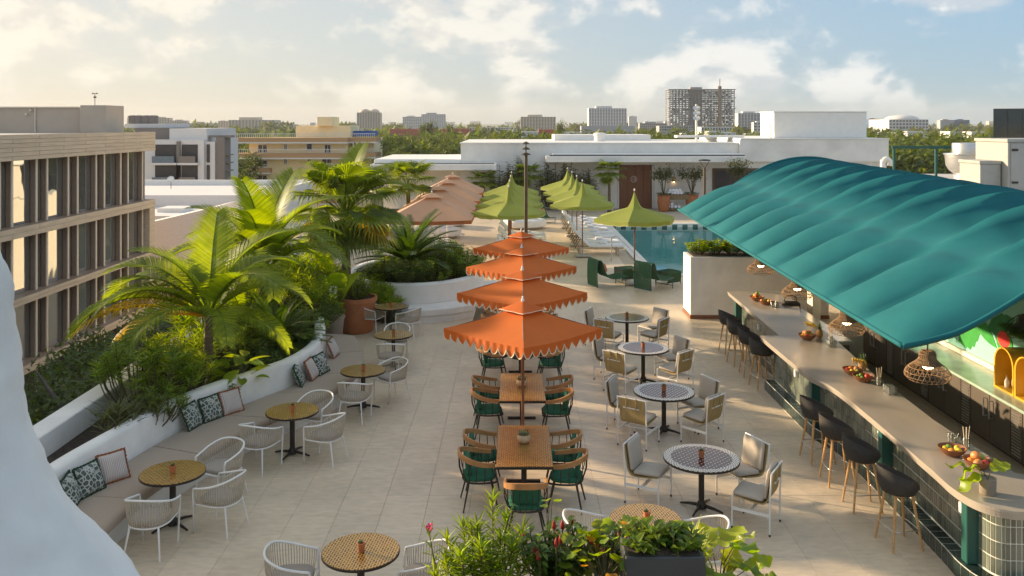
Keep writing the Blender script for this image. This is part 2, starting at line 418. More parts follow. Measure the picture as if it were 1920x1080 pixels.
# ------------------------------------------------------------------ office building on the left
M('stone_clad', (.60, .485, .35), rough=.7, var=.12, scale=3, rnd=.05, stretch=(1, .3, 3), bump=.1)
M('fin_brown', (.32, .22, .15), rough=.5, var=.08, scale=3)
M('fin_edge', (.66, .57, .45), rough=.5, var=.06)
M('tan_render', (.50, .42, .34), rough=.85, var=.06, scale=1)
m, nt, b = nmat('office_glass'); MATS['office_glass'] = m
b.inputs['Base Color'].default_value = (.46, .47, .46, 1); b.inputs['Roughness'].default_value = .03; b.inputs['Metallic'].default_value = .85
n = noise_node(nt, .5, 2); bp = nt.nodes.new('ShaderNodeBump'); bp.inputs['Strength'].default_value = .06; bp.inputs['Distance'].default_value = .3; lnk(nt, n.outputs[0], bp.inputs['Height']); lnk(nt, bp.outputs[0], b.inputs['Normal'])
def office():
    FX = -22.0
    t = thing('office_building', 'brown stone office building with tall fins between dark window strips', 'building', (FX, 54, -14))
    G = t.location
    def part(mb, name, mat, par=t, smooth=False): return rel(mb, t).obj(name, MATS[mat], par, smooth)
    part(MB().box(-60, FX-.6, 4, 54, -14, 4.9), 'wall', 'fin_brown')
    part(MB().box(-60, FX-.62, 4.5, 53.6, 4.9, 4.96), 'roof', 'concrete_roof')
    # cladding bands: stacked stone courses with staggered joints
    ys0 = 18.0
    def courses(z0, z1, rows, xp, far=54.0):
        h = (z1-z0)/rows
        for r in range(rows):
            y = far; first = True
            while y > ys0:
                ln = 4.4 if not first else (4.4 if r % 2 else 2.2); first = False
                y2 = max(y-ln, ys0)
                part(MB().box(FX-.62, FX+xp, y2+.012, y-.012, z0+r*h+.008, z0+(r+1)*h-.008, .006), 'stone_course', 'stone_clad')
                y = y2
        part(MB().box(FX-.61, FX+xp-.03, ys0, far-.02, z0, z1), 'band_core', 'fin_brown')
    courses(3.86, 5.01, 6, .06); courses(.40, .89, 2, .06); courses(-2.62, -2.27, 2, .06); courses(-5.8, -5.4, 2, .06)
    part(MB().box(FX-.6, FX+.03, 53.2, 53.98, -2.26, .39), 'corner_pier', 'stone_clad')
    part(MB().box(FX-.6, FX+.03, 53.2, 53.98, -5.39, -2.63), 'corner_pier', 'stone_clad')
    ys = []
    y = 53.0
    while y > 20: ys += [y, y-2.0]; y -= 2.95
    for z0, z1 in ((.89, 3.86), (-2.27, .40), (-5.4, -2.62), (-13.5, -5.8)):
        for i, yy in enumerate(ys):
            f = part(MB().box(FX-.56, FX-.35, yy-.07, yy+.07, z0, z1), 'fin', 'fin_brown')
            part(MB().box(FX-.35, FX-.30, yy-.075, yy+.075, z0, z1), 'edge_strip', 'fin_edge', f)
        for a, bb in zip(ys[:-1], ys[1:]):
            part(MB().box(FX-.63, FX-.58, bb+.08, a-.08, z0+.02, z1-.02), 'window_pane', 'office_glass')
        part(MB().box(FX-.63, FX-.58, 53.08, 53.9, z0+.02, z1-.02), 'window_pane', 'office_glass')
    # roof-top block
    part(MB().box(-60, -24.9, 51.6, 53.6, 4.96, 6.42), 'penthouse', 'tan_render')
    part(MB().box(-25.2, -23.7, 51.2, 53.6, 4.96, 6.58, .02), 'stair_tower', 'tan_render')
    part(MB().box(-60, -25.21, 51.5, 53.7, 6.42, 6.50), 'coping', 'fin_edge')
    for x in (-28.0, -25.3): part(MB().tube([(x, 51.55, 4.97), (x, 51.55, 6.4)], .05, 6), 'downpipe', 'fin_edge')
    part(MB().box(-31.3, -30.3, 51.55, 51.6, 4.97, 6.05), 'roof_door', 'fin_brown')
    for x, z in ((-28.5, 6.05), (-28.25, 6.28)): part(MB().box(x-.07, x+.07, 51.45, 51.59, z-.07, z+.07, .01), 'wall_lamp', 'fin_edge')
    # unseen blocks added on the roof, shaped to shade the terrace in strips
    part(MB().box(-60, -24.2, 4, 24.3, 4.96, 7.0), 'added_shade_block', 'tan_render'); part(MB().box(-60, -24.2, 24.31, 30.0, 4.96, 6.1), 'added_shade_block', 'tan_render')
    part(MB().box(-60, -24.2, 33.0, 37.5, 4.96, 7.1), 'added_shade_block_far', 'tan_render')
    an = thing('weather_mast', 'thin weather mast with small cups on the office roof', 'mast', (-24.9, 52.4, 6.58))
    MB().tube([(0, 0, 0), (0, 0, .75)], .018, 6).obj('mast', MATS['dark_metal'], an)
    MB().lathe([(.03, -.05), (.09, -.03), (.09, .03), (.03, .05)], 10, (0, 0, .5)).obj('sensor', MATS['dark_metal'], an)
    c = MB().tube([(-.12, 0, .72), (.12, 0, .72)], .012, 5)
    for x in (-.12, .12): c.lathe([(.02, -.04), (.06, 0), (.02, .05)], 8, (x, 0, .72))
    c.obj('cups', MATS['dark_metal'], an)
office()

# ------------------------------------------------------------------ grey terraced flats beyond
M('grey_white', (.72, .69, .67), rough=.8, var=.06); M('grey_brown', (.22, .19, .17), rough=.8, var=.08); M('dark_open', (.05, .045, .045), rough=.6); M('balcony_glass', (.16, .20, .24), rough=.15)
def flats():
    Y = 112.0; s = Y/FPX
    X = lambda p: (p-962)*s
    Z = lambda p: 5.5-(p-232)*s
    t = thing('grey_flats', 'pale grey terraced flats with dark balconies behind the office building', 'building', (X(350), Y, -14))
    def part(x0, x1, y0, y1, z0, z1, name, mat, par=t): return rel(MB().box(x0, x1, y0, y1, z0, z1), t).obj(name, MATS[mat], par)
    part(X(255), X(382), Y, Y+14, -14, Z(262), 'wall', 'grey_white')
    part(X(312), X(382), Y+1, Y+13, Z(262), Z(241), 'roof_block', 'grey_white')
    part(X(240), X(312), Y+2, Y+13, Z(262), Z(240), 'roof_block', 'grey_brown')
    part(X(215), X(290), Y+3, Y+12, Z(240)+.01, Z(232), 'roof_deck', 'grey_white')
    part(X(400), X(416), Y+1, Y+3.5, -14, Z(258), 'tower', 'grey_brown')
    part(X(384), X(426), Y+1.5, Y+3, Z(258), Z(254), 'slab', 'grey_brown')
    for k in range(6):
        zz = Z(290+k*15); part(X(416)+.01, X(424), Y+1.6, Y+3, zz-.15, zz, 'side_slab', 'grey_brown')
    for k in range(4):
        zt, zb = Z(271+k*39), Z(305+k*39)
        for a, bb in ((291, 332), (341, 371)):
            part(X(a), X(bb), Y-.06, Y+.01, zb, zt, 'recess', 'dark_open')
            part(X(a)-.2, X(bb)+.3, Y-1.1, Y-.07, zb-.25, zb, 'balcony_slab', 'grey_white')
            part(X(a), X(bb), Y-1.05, Y-.98, zb+.01, zb+.85, 'balcony_rail', 'balcony_glass' if (a < 300) else 'grey_brown')
        part(X(333.5), X(339.5), Y-.5, Y-.08, zb-2.6, zt+.4, 'pier', 'grey_brown')
        part(X(385), X(390), Y+.5, Y+.9, zb, zt, 'window', 'dark_open')
    part(X(382), X(399), Y+.7, Y+3.4, -14, Z(266), 'wing', 'grey_white')
    for k, p in enumerate((218, 230, 244, 257)):
        q = rel(MB().lathe([(.62, 0), (.68, .1), (.68, 1.0), (.5, 1.1), (.2, 1.12)], 14, (X(p), Y+5, Z(232)+.01)), t).obj('roof_tank', MATS['grey_brown'], t)
flats()

# ------------------------------------------------------------------ yellow apartment block
M('yellow_wall', (.90, .74, .44), rough=.85, var=.05, scale=1); M('ochre_band', (.52, .31, .15), rough=.8, var=.07); M('white_trim', (.78, .75, .70), rough=.7, var=.04); M('dark_pane', (.045, .045, .045), rough=.15); M('blue_tarp', (.03, .10, .35), rough=.6)
def yellow():
    Y = 145.0; s = Y/FPX
    X = lambda p: (p-962)*s
    Z = lambda p: 5.5-(p-232)*s
    t = thing('yellow_apartments', 'yellow apartment block with ochre balcony bands and white railings', 'building', (X(560), Y, -14))
    def part(x0, x1, y0, y1, z0, z1, name, mat, par=t): return rel(MB().box(x0, x1, y0, y1, z0, z1), t).obj(name, MATS[mat], par)
    part(X(467), X(652), Y, Y+16, -14, Z(260), 'wall', 'yellow_wall')
    part(X(652)+.01, X(690), Y+4, Y+16, -14, Z(260), 'wing', 'yellow_wall')
    part(X(546), X(650), Y+3, Y+12, Z(258), Z(236), 'roof_block', 'yellow_wall')
    part(X(590), X(618), Y+2, Y+8, Z(236), Z(219), 'lift_tower', 'yellow_wall')
    part(X(652), X(690), Y+5, Y+11, Z(256), Z(246), 'tarp', 'blue_tarp')
    def balc(p0, p1, yb, dpth, deep=3, q=None):
        """band slab running across with white coping and a thin railing above"""
        zb, zt = Z(yb+8), Z(yb)
        bnd = part(X(p0), X(p1), Y-dpth, Y+deep, zb, zt, 'balcony_band', 'ochre_band')
        part(X(p0)-.06, X(p1)+.06, Y-dpth-.06, Y+deep, zb-.22, zb-.005, 'band_trim', 'white_trim', bnd)
        r = MB()
        r.box(X(p0)+.05, X(p1)-.05, Y-dpth+.03, Y-dpth+.09, zt+.62, zt+.70)
        x = X(p0)+.1
        while x < X(p1): r.box(x-.03, x+.03, Y-dpth+.04, Y-dpth+.08, zt+.005, zt+.62); x += .33
        tag(rel(r, t).obj('railing', MATS['white_trim'], t), kind='stuff')
        if q:
            b2 = part(X(p1)+.01, X(q), Y-dpth+2.2, Y+deep+3, zb, zt, 'balcony_band', 'ochre_band')
            part(X(p1)+.02, X(q)+.06, Y-dpth+2.14, Y+deep+3, zb-.22, zb-.005, 'band_trim', 'white_trim', b2)
            r = MB().box(X(p1)+.05, X(q)-.05, Y-dpth+2.23, Y-dpth+2.29, zt+.62, zt+.70); x = X(p1)+.1
            while x < X(q): r.box(x-.03, x+.03, Y-dpth+2.24, Y-dpth+2.28, zt+.005, zt+.62); x += .33
            tag(rel(r, t).obj('railing', MATS['white_trim'], t), kind='stuff')
    balc(447, 655, 258, 2.0, q=704); balc(447, 655, 287, 2.0, q=704)
    for k in range(3):
        balc(468, 510, 315+k*29, 1.3, .5); balc(604, 636, 314+k*29, 1.3, .5)
    def win(p0, p1, y0, y1, panes=2):
        f = part(X(p0)-.12, X(p1)+.12, Y-.05, Y+.02, Z(y1)-.12, Z(y0)+.1, 'window', 'white_trim')
        wd = (X(p1)-X(p0))/panes
        for k in range(panes): part(X(p0)+k*wd+.05, X(p0)+(k+1)*wd-.05, Y-.07, Y-.051, Z(y1), Z(y0), 'pane', 'dark_pane', f)
    for x0, x1 in ((484, 501), (609, 620)): win(x0, x1, 272, 286)
    for k in range(4):
        yy = 270+k*28 if k else 271
        win(533, 538, yy, yy+9); 
        if k: win(577, 583, yy, yy+9); win(484, 501, yy+3, yy+14) 
        if k: win(604, 622, yy, yy+12)
    win(575, 585, 270, 281, 1); win(663, 668, 267, 280, 1)
yellow()

# ------------------------------------------------------------------ white low buildings beside the office
def lowroofs():
    t = thing('flat_roofed_hall', 'long white flat-roofed hall with a raised rim beyond the palms', 'building', (-36, 82, -14))
    s = 82/FPX; X = lambda p: (p-962)*s; Z = lambda p: 5.5-(p-232)*s
    def part(x0, x1, y0, y1, z0, z1, name, mat, par=t): return rel(MB().box(x0, x1, y0, y1, z0, z1), t).obj(name, MATS[mat], par)
    part(-50, X(522), 82, 96, -14, Z(366), 'wall', 'grey_white')
    part(-50, X(522), 95.5, 96, Z(366)+.001, Z(355), 'rim_wall', 'white_paint'); part(X(522)-.5, X(522), 82.01, 95.49, Z(366)+.001, Z(357), 'rim_wall', 'white_paint')
    part(-50, X(444), 74, 81.9, -14, Z(388), 'lower_wall', 'grey_white')
    part(X(335), X(380), 77, 79.5, Z(388)+.001, Z(381), 'duct', 'white_paint')
    dsh = thing('satellite_dish', 'small white satellite dish on the roof of the white hall', 'dish', (X(322)*1.1, 90, Z(366)+.0))
    MB().tube([(0, 0, 0), (0, 0, .9)], .04, 6).obj('mast', MATS['grey_brown'], dsh)
    d = MB().lathe([(.03, 0), (.2, .03), (.36, .1), (.37, .105), (.21, .05), (.03, .025)], 18); d.xf(Matrix.Translation((0, 0, .95)) @ Matrix.Rotation(radians(55), 4, 'X')); d.obj('dish', MATS['white_paint'], dsh, smooth='all')
    t2 = thing('grey_annex', 'low grey rendered annex wall just beyond the palm bed', 'building', (-26, 60, -14))
    rel(MB().add([(-28, 60, -14), (-20.6, 60, -14), (-20.6, 66, -14), (-28, 66, -14), (-28, 60, -2.0), (-20.6, 60, -.25), (-20.6, 66, -.25), (-28, 66, -2.0)], [(0, 3, 2, 1), (4, 5, 6, 7), (0, 1, 5, 4), (1, 2, 6, 5), (2, 3, 7, 6), (3, 0, 4, 7)]), t2).obj('wall', MATS['grey_white'], t2)
lowroofs()

# ------------------------------------------------------------------ pool house across the back
M('pool_wall', (.82, .79, .74), rough=.75, var=.05, scale=1.2, bump=.1, bscale=12, stain=(.5, .12)); M('pool_wall_warm', (.72, .66, .55), rough=.75, var=.05, scale=1.2)
def poolhouse():
    Y = 57.0
    t = thing('pool_house', 'long white single-storey pool house with projecting eaves', 'building', (5, Y, 0))
    def part(x0, x1, y0, y1, z0, z1, name, mat, par=t, c=0): return rel(MB().box(x0, x1, y0, y1, z0, z1, c), t).obj(name, MATS[mat], par)
    part(-8.4, -3.4, Y-.0, Y+9, 0, 2.55, 'wall', 'pool_wall_warm')
    part(-3.39, 6.75, Y, Y+12, 0, 3.05, 'wall', 'pool_wall'); part(9.15, 24.2, Y, Y+12, 0, 3.05, 'wall', 'pool_wall')
    part(6.76, 9.14, Y+.35, Y+12, 0, 3.05, 'wall', 'pool_wall'); part(6.76, 9.14, Y, Y+.34, 2.84, 3.05, 'lintel', 'pool_wall')
    part(-3.39, 14.6, Y+.02, Y+12, 3.06, 4.2, 'upper_wall', 'pool_wall'); part(14.61, 24.2, Y-.3, Y+12, 3.06, 4.48, 'upper_wall', 'pool_wall')
    part(-3.45, 14.66, Y-.05, Y+12.1, 4.205, 4.28, 'coping', 'white_paint', c=.01); part(14.665, 24.26, Y-.35, Y+12.1, 4.485, 4.56, 'coping', 'white_paint', c=.01)
    part(-9.0, -1.05, Y-1.6, Y+.0, 2.56, 2.95, 'eave', 'white_paint', c=.02); part(-9.0, -3.4, Y+.01, Y+9, 2.56, 3.2, 'roof', 'white_paint', c=.02)
    part(2.05, 14.6, Y-1.8, Y+.01, 3.07, 3.46, 'eave', 'white_paint', c=.03)
    part(2.5, 14.6, Y-1.4, Y-.0, 3.465, 3.6, 'eave_step', 'white_paint', c=.02)
    part(2.3, 14.6, Y-1.55, Y-1.41, 3.462, 3.52, 'flashing', 'dark_metal'); part(-8.8, -1.2, Y-1.2, Y-1.1, 2.952, 3.0, 'flashing', 'dark_metal')
    part(17.2, 23.3, Y+1, Y+4.2, 4.57, 6.25, 'roof_box', 'white_paint', c=.01)
    part(17.15, 23.35, Y+.95, Y+4.25, 6.255, 6.32, 'roof_box_cap', 'white_paint')
    d = part(6.9, 9.0, Y+.2, Y+.34, 0, 2.8, 'door', 'brown_wood_door')
    for k in range(4): part(6.92+k*.52, 6.92+k*.52+.5, Y+.17, Y+.2, .02, 2.78, 'door_board', 'brown_wood_door', d, .006)
    e = MB().lathe([(.02, -.03), (.18, -.03), (.21, 0), (.2, .0), (.17, -.02), (.1, -.02), (.08, .0), (.06, -.02)], 24); e.xf(Matrix.Translation((7.85, Y+.16, 1.9)) @ Matrix.Rotation(radians(90), 4, 'X')); rel(e, t).obj('door_medallion', MATS['white_paint'], d)
    part(6.78, 6.88, Y+.1, Y+.34, 0, 2.8, 'door_frame', 'white_paint'); part(9.02, 9.13, Y+.1, Y+.34, 0, 2.8, 'door_frame', 'white_paint')
    # shallow entrance at the right
    f = part(12.9, 16.0, Y-.06, Y-.005, 0, 2.62, 'entrance', 'brown_frame'); part(13.08, 15.85, Y-.09, Y-.061, .05, 2.48, 'opening', 'dark_open', f)
    part(14.0, 14.06, Y-.11, Y-.091, .05, 2.48, 'mullion', 'brown_frame', f)
    for k, (a, bb) in enumerate(((-7.3, -6.2), (-6.1, -5.0), (-4.7, -3.9))):
        part(a, bb, Y-.04, Y-.004, .05, 2.2, 'panel_door', 'pool_wall_warm', c=.01)
    # roof clutter
    for x, y, r, h in ((6.0, Y+4, .38, .55), (13.5, Y+3, .4, .35), (14.9, Y+5, .3, .3)):
        rel(MB().lathe([(r, 0), (r, h*.7), (r*1.1, h*.72), (r*1.1, h), (r*.6, h+.05)], 18, (x, y, 4.285)), t).obj('roof_vent', MATS['white_paint'], t)
    part(3, 10, Y+7, Y+11, 4.285, 4.7, 'roof_curb', 'white_paint'); part(11.0, 15.5, Y+2, Y+3.1, 4.57, 4.72, 'roof_hatch', 'white_paint')
M('brown_frame', (.12, .075, .045), rough=.5)
poolhouse()
# ------------------------------------------------------------------ bar
M('bar_stone', (.36, .315, .26), rough=.28, var=.12, scale=3, stretch=(1, .5, 1), bump=.03, spec=.6)
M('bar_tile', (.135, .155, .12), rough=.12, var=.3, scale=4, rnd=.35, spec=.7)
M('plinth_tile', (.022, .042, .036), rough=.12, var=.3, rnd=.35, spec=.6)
M('light_grout', (.70, .69, .60), rough=.9)
M('post_green', (.012, .085, .07), rough=.4, var=.08)
M('cabinet', (.11, .09, .07), rough=.42, var=.12, scale=3)
M('green_marble', (.36, .46, .37), rough=.2, var=.2, scale=2.2, detail=8)
bar = thing('bar_counter', 'long stone-topped bar with dark green tiled front under the teal canopy', 'bar', (5.8, 16, 0))
def bpart(mb, name, mat, par=None, smooth=False): return rel(mb, bar).obj(name, MATS[mat], par or bar, smooth)
def off2(line, d):
    a = [Vector((x, y, 0)) for x, y in line]; return [(p.x, p.y) for p in offset(a, d)]
near_front = [(p.x, p.y) for p in catmull([(5.10, 18.2, 0), (5.11, 17, 0), (5.13, 15.5, 0), (5.19, 15.1, 0), (5.29, 14.75, 0), (5.33, 14.3, 0), (5.33, 13, 0), (5.30, 11.2, 0), (5.28, 10.6, 0), (5.36, 10.2, 0), (5.58, 9.98, 0), (5.95, 9.92, 0), (7.5, 9.9, 0), (9.6, 9.88, 0)], 6)]
near_in = [(9.6, 10.75), (6.6, 10.8), (6.3, 11.05), (6.22, 13), (6.32, 15.5), (6.58, 18.2)]
far_poly = [(5.5, 18.205), (5.6, 23.0), (7.05, 23.0), (6.95, 21.4), (6.6, 20.2), (6.58, 18.205)]
for k, (z0, z1, d) in enumerate(((1.085, 1.12, 0), (1.05, 1.084, .012), (1.015, 1.049, .022))):
    lf = off2(near_front, d) if d else near_front
    bpart(MB().prism(lf+near_in, z0, z1), 'counter_top', 'bar_stone')
    bpart(MB().prism([(5.5+d, 18.205), (5.6+d, 23.0)]+far_poly[2:], z0, z1), 'counter_top', 'bar_stone')
body = off2(near_front, .30)
inn = [(9.6, 10.6), (6.5, 10.62), (6.12, 10.95), (6.04, 13), (6.12, 15.5), (6.4, 18.19)]
bpart(MB().prism(body+inn, .0, 1.012), 'body', 'light_grout')
bpart(MB().prism([(5.82, 18.21), (5.9, 22.9), (6.85, 22.9), (6.4, 20.2), (6.4, 18.21)], 0, 1.012), 'body', 'light_grout')
# tiled front
def along(line, step, start=0):
    out = []; d = start; acc = 0
    for (x0, y0), (x1, y1) in zip(line[:-1], line[1:]):
        L = sqrt((x1-x0)**2+(y1-y0)**2)
        while d <= acc+L:
            t = (d-acc)/L; out.append((x0+(x1-x0)*t, y0+(y1-y0)*t, atan2(y1-y0, x1-x0))); d += step
        acc += L
    return out
TW, TH = .064, .195
tme = MB().box(-TW/2+.006, TW/2-.006, -.006, .004, .006, TH-.006, .002).mesh('wall_tile', MATS['bar_tile'])
spots = []
for line in (body, [(5.9, 22.9), (5.82, 18.21)]):
    for x, y, a in along(line, TW, TW/2):
        for r in range(4): spots.append((x, y, .225+r*TH, a))
spots = [s for s in spots if s[0] < 9.0]
spots.sort(key=lambda s: (s[1]**2+s[0]**2) if s[0] < 6.6 else 999)
for s in spots[:300]: ob('wall_tile', tme, bar, (s[0]-5.8, s[1]-16, s[2]), (0, 0, s[3]))
fr = MB()
for s in spots[300:]:
    b1 = MB().box(-TW/2+.004, TW/2-.004, -.012, .004, .004, TH-.004); b1.xf(Matrix.Translation((s[0], s[1], s[2])) @ Matrix.Rotation(s[3], 4, 'Z')); fr.add(b1.v, b1.f)
tag(bpart(fr, 'tile_facing', 'bar_tile'), kind='stuff')
# plinth
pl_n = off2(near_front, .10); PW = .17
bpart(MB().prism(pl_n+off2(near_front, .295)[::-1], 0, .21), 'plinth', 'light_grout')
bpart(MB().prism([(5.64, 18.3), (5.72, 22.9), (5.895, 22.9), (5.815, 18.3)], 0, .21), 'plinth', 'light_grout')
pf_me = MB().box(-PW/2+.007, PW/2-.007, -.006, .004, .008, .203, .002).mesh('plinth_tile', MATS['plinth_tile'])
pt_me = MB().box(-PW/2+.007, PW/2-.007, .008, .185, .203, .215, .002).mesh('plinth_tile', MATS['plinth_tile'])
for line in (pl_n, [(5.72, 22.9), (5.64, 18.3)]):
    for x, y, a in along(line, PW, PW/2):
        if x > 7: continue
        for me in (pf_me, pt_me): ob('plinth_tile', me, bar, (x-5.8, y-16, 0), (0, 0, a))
for i, (x, y) in enumerate(((5.5, 10.62), (5.52, 13.1), (5.33, 15.6), (5.70, 18.12), (5.80, 22.75))):
    bpart(MB().box(x-.06, x+.1, y-.07, y+.07, .215, 1.012, .008), 'post', 'post_green')
for x, y in ((5.53, 10.85), (5.56, 13.35), (5.36, 16.7), (5.72, 20.5)):
    bpart(MB().box(x-.02, x+.06, y-.04, y+.04, .70, .83, .005), 'socket', 'white_metal')
# inner low work shelf
tag(MB().box(6.42, 7.2, 18.6, 22.8, .82, .9, .01).obj('work_shelf', MATS['steel']), 'steel work shelf behind the far end of the bar', 'shelf')
tag(MB().box(6.45, 7.15, 18.7, 22.7, 0, .82).obj('under_counter_unit', MATS['cabinet']), 'dark cabinet carrying the steel work shelf', 'cabinet')

# ------------------------------------------------------------------ back bar
bb = thing('back_bar', 'dark back bar cabinets with steel handles and pale green marble top', 'cabinet', (8.45, 15.5, 0))
def bb_(mb, name, mat, par=None, smooth=False): return rel(mb, bb).obj(name, MATS[mat], par or bb, smooth)
bb_(MB().box(8.12, 8.82, 10.9, 20.4, .08, .90), 'carcass', 'cabinet')
bb_(MB().box(8.06, 8.84, 10.9, 20.4, .905, .955, .008), 'marble_top', 'green_marble')
bb_(MB().box(8.2, 8.8, 10.9, 20.4, 0, .08), 'kick_board', 'dark_metal')
y = 20.3; k = 0
while y > 11.2:
    wd = (.62, .62, .34)[k % 3]
    d = bb_(MB().box(8.09, 8.118, y-wd+.01, y-.01, .10, .89, .004), 'door' if k % 3 < 2 else 'vent_panel', 'cabinet')
    if k % 3 < 2:
        hy = y-wd+.09 if k % 3 == 0 else y-.09
        bb_(MB().tube([(8.09, hy, .52), (8.03, hy, .52), (8.03, hy, .82), (8.09, hy, .82)], .014, 6), 'handle', 'steel', d)
    else:
        for q in range(14): bb_(MB().box(8.078, 8.092, y-wd+.05, y-.05, .16+q*.05, .178+q*.05), 'louvre', 'steel', d)
    y -= wd; k += 1
bw = thing('bar_back_wall', 'pale aqua wall painted with green leaves and fruit behind the bar', 'wall', (8.9, 15.5, 0))
def bw_(mb, name, mat, par=None, smooth=False): return rel(mb, bw).obj(name, MATS[mat], par or bw, smooth)
M('aqua_paint', (.26, .56, .47), rough=.6, var=.05); M('leaf_paint', (.02, .27, .03), rough=.6, var=.15); M('leaf_paint_dark', (.01, .19, .05), rough=.6, var=.15)
M('red_paint', (.75, .03, .02), rough=.6, var=.1); M('brown_paint', (.22, .12, .06), rough=.6, var=.3, scale=30); M('mint_paint', (.72, .85, .78), rough=.6)
bw_(MB().box(8.86, 9.0, 10.9, 20.4, 0, 2.9), 'wall', 'aqua_paint')
bw_(MB().box(8.80, 8.858, 10.9, 20.4, .96, 1.06, .006), 'ledge', 'pool_wall_warm')
def blot(cy, cz, pts, mat, lift, name):
    v = [(8.858-lift, cy+a, cz+b) for a, b in pts]; v2 = [(8.861, cy+a, cz+b) for a, b in pts]; n = len(pts)
    bw_(MB().add(v+v2, [tuple(range(n))]+[(i, i+n, (i+1) % n+n, (i+1) % n) for i in range(n)]), name, mat)
def leafpts(L, W, ang, lob=0):
    o = []
    for i in range(25):
        t = i/24; o.append((t*L, W*sin(pi*t)*(1-.3*t)*(1+lob*sin(t*34))))
    for i in range(23, 0, -1):
        t = i/24; o.append((t*L, -W*sin(pi*t)*(1-.3*t)*(1+lob*sin(t*34))))
    c, s_ = cos(ang), sin(ang); return [(a*c-b*s_, a*s_+b*c) for a, b in o]
rr = random.Random(5)
for i in range(26):
    cy = 11.2+i*.35; blot(cy, 1.1+rr.random()*.6, leafpts(.85+.4*rr.random(), .17+.1*rr.random(), rr.choice((.5, 1.0, 2.2, 2.7, -.4+pi)), .12 if i % 3 == 0 else 0), ('leaf_paint', 'leaf_paint_dark')[i % 2], .002+.0012*(i % 5), 'painted_leaf')
blot(13.5, 1.075, [(-1.9, 0), (1.6, 0), (1.2, .12), (.4, .2), (-.5, .16), (-1.4, .22)], 'leaf_paint', .0105, 'painted_hill')
for cy, cz in ((15.85, 1.55), (12.9, 1.6)):
    blot(cy, cz, [(.26*cos(t*.2618), .2*sin(t*.2618)) for t in range(24)], 'leaf_paint', .012, 'painted_melon'); blot(cy+.02, cz+.06, [(.2*cos(t*.2618), .15*sin(t*.2618)) for t in range(24)], 'red_paint', .0135, 'painted_melon_flesh')
for cy, cz in ((15.9, 1.2), (14.2, 1.32)): blot(cy, cz, [(.15*cos(t*.314), .12*sin(t*.314)) for t in range(20)], 'brown_paint', .014, 'painted_seed_pod')
# white end wall and pillar at the far side of the bar
tag(MB().box(7.9, 9.6, 20.9, 21.15, 0, 2.6, .005).obj('end_wall', MATS['white_plaster']), 'white end wall at the far side of the back bar', 'wall')
tag(MB().box(7.35, 7.55, 21.6, 22.0, 0, 2.5, .005).obj('square_pillar', MATS['cream_wall']), 'cream square pillar behind the black coffee bag', 'pillar')
struct(MB().box(9.02, 9.6, 10.9, 20.4, 0, 2.9).obj('service_wall', MATS['cream_wall']))

# yellow arched shelf
M('yellow_paint', (.62, .36, .02), rough=.4, var=.06)
sh = thing('arched_shelf', 'yellow arched display shelf holding bottles on the marble back counter', 'shelf', (8.5, 14.2, .956))
for k in range(3):
    cy = .75-k*.62; w_ = .30; H = .44
    arch = [(cy-w_, 0), (cy-w_, H)]+[(cy-w_*cos(t), H+w_*sin(t)) for t in [pi*i/16 for i in range(1, 16)]]+[(cy+w_, H), (cy+w_, 0)]
    inner = [(cy+(a-cy)*.87, max(.03, .03+(z-.0)*.93)) for a, z in arch]
    rows = [[(-.17, a, z), (.17, a, z), (.17, b2, z2), (-.17, b2, z2)] for (a, z), (b2, z2) in zip(arch, inner)]
    rows.append(rows[0])
    MB().strip(rows, closed=True).obj('arch', MATS['yellow_paint'], sh, smooth=35)
    MB().add([(.165, a, z) for a, z in inner], [tuple(range(len(inner)))]).obj('back_panel', MATS['yellow_paint'], sh)
def bottle(col_name, h=.3, r=.038):
    return MB().lathe([(r*.9, 0), (r, .01), (r, h*.55), (r*.85, h*.62), (r*.36, h*.72), (r*.36, h*.96), (r*.42, h*.97), (r*.42, h)], 12)
M('bottle_dark', (.012, .02, .012), rough=.1); M('bottle_amber', (.28, .09, .02), rough=.1); M('bottle_pale', (.70, .68, .60), rough=.25); M('label_paper', (.75, .70, .58), rough=.8); M('gold_foil', (.55, .38, .12), rough=.35, metal=.7)
for k, (dy, dx, m_, h_, lb) in enumerate(((.86, -.05, 'bottle_pale', .2, 'squat white ceramic bottle in the yellow shelf arch'), (.76, .02, 'bottle_dark', .34, 'dark green bottle with cream label in the yellow shelf arch'), (.63, -.04, 'bottle_amber', .36, 'amber bottle beside the dark one in the yellow shelf arch'), (.2, .0, 'bottle_pale', .3, 'clear bottle in the second yellow arch'), (.04, -.03, 'bottle_amber', .32, 'amber bottle in the second yellow arch'))):
    t = thing('bottle', lb, 'bottle', (8.5+dx, 14.2+dy, .99)); bottle(0, h_).obj('glass_body', MATS[m_], t, smooth=50)
    MB().lathe([(.0388, h_*.15), (.0388, h_*.48)], 12, cap=False).obj('label_wrap', MATS['label_paper'], t, smooth='all'); MB().lathe([(.0165, 0), (.0165, h_*.14), (.01, h_*.145)], 10, (0, 0, h_*.88)).obj('cap', MATS['gold_foil'], t)

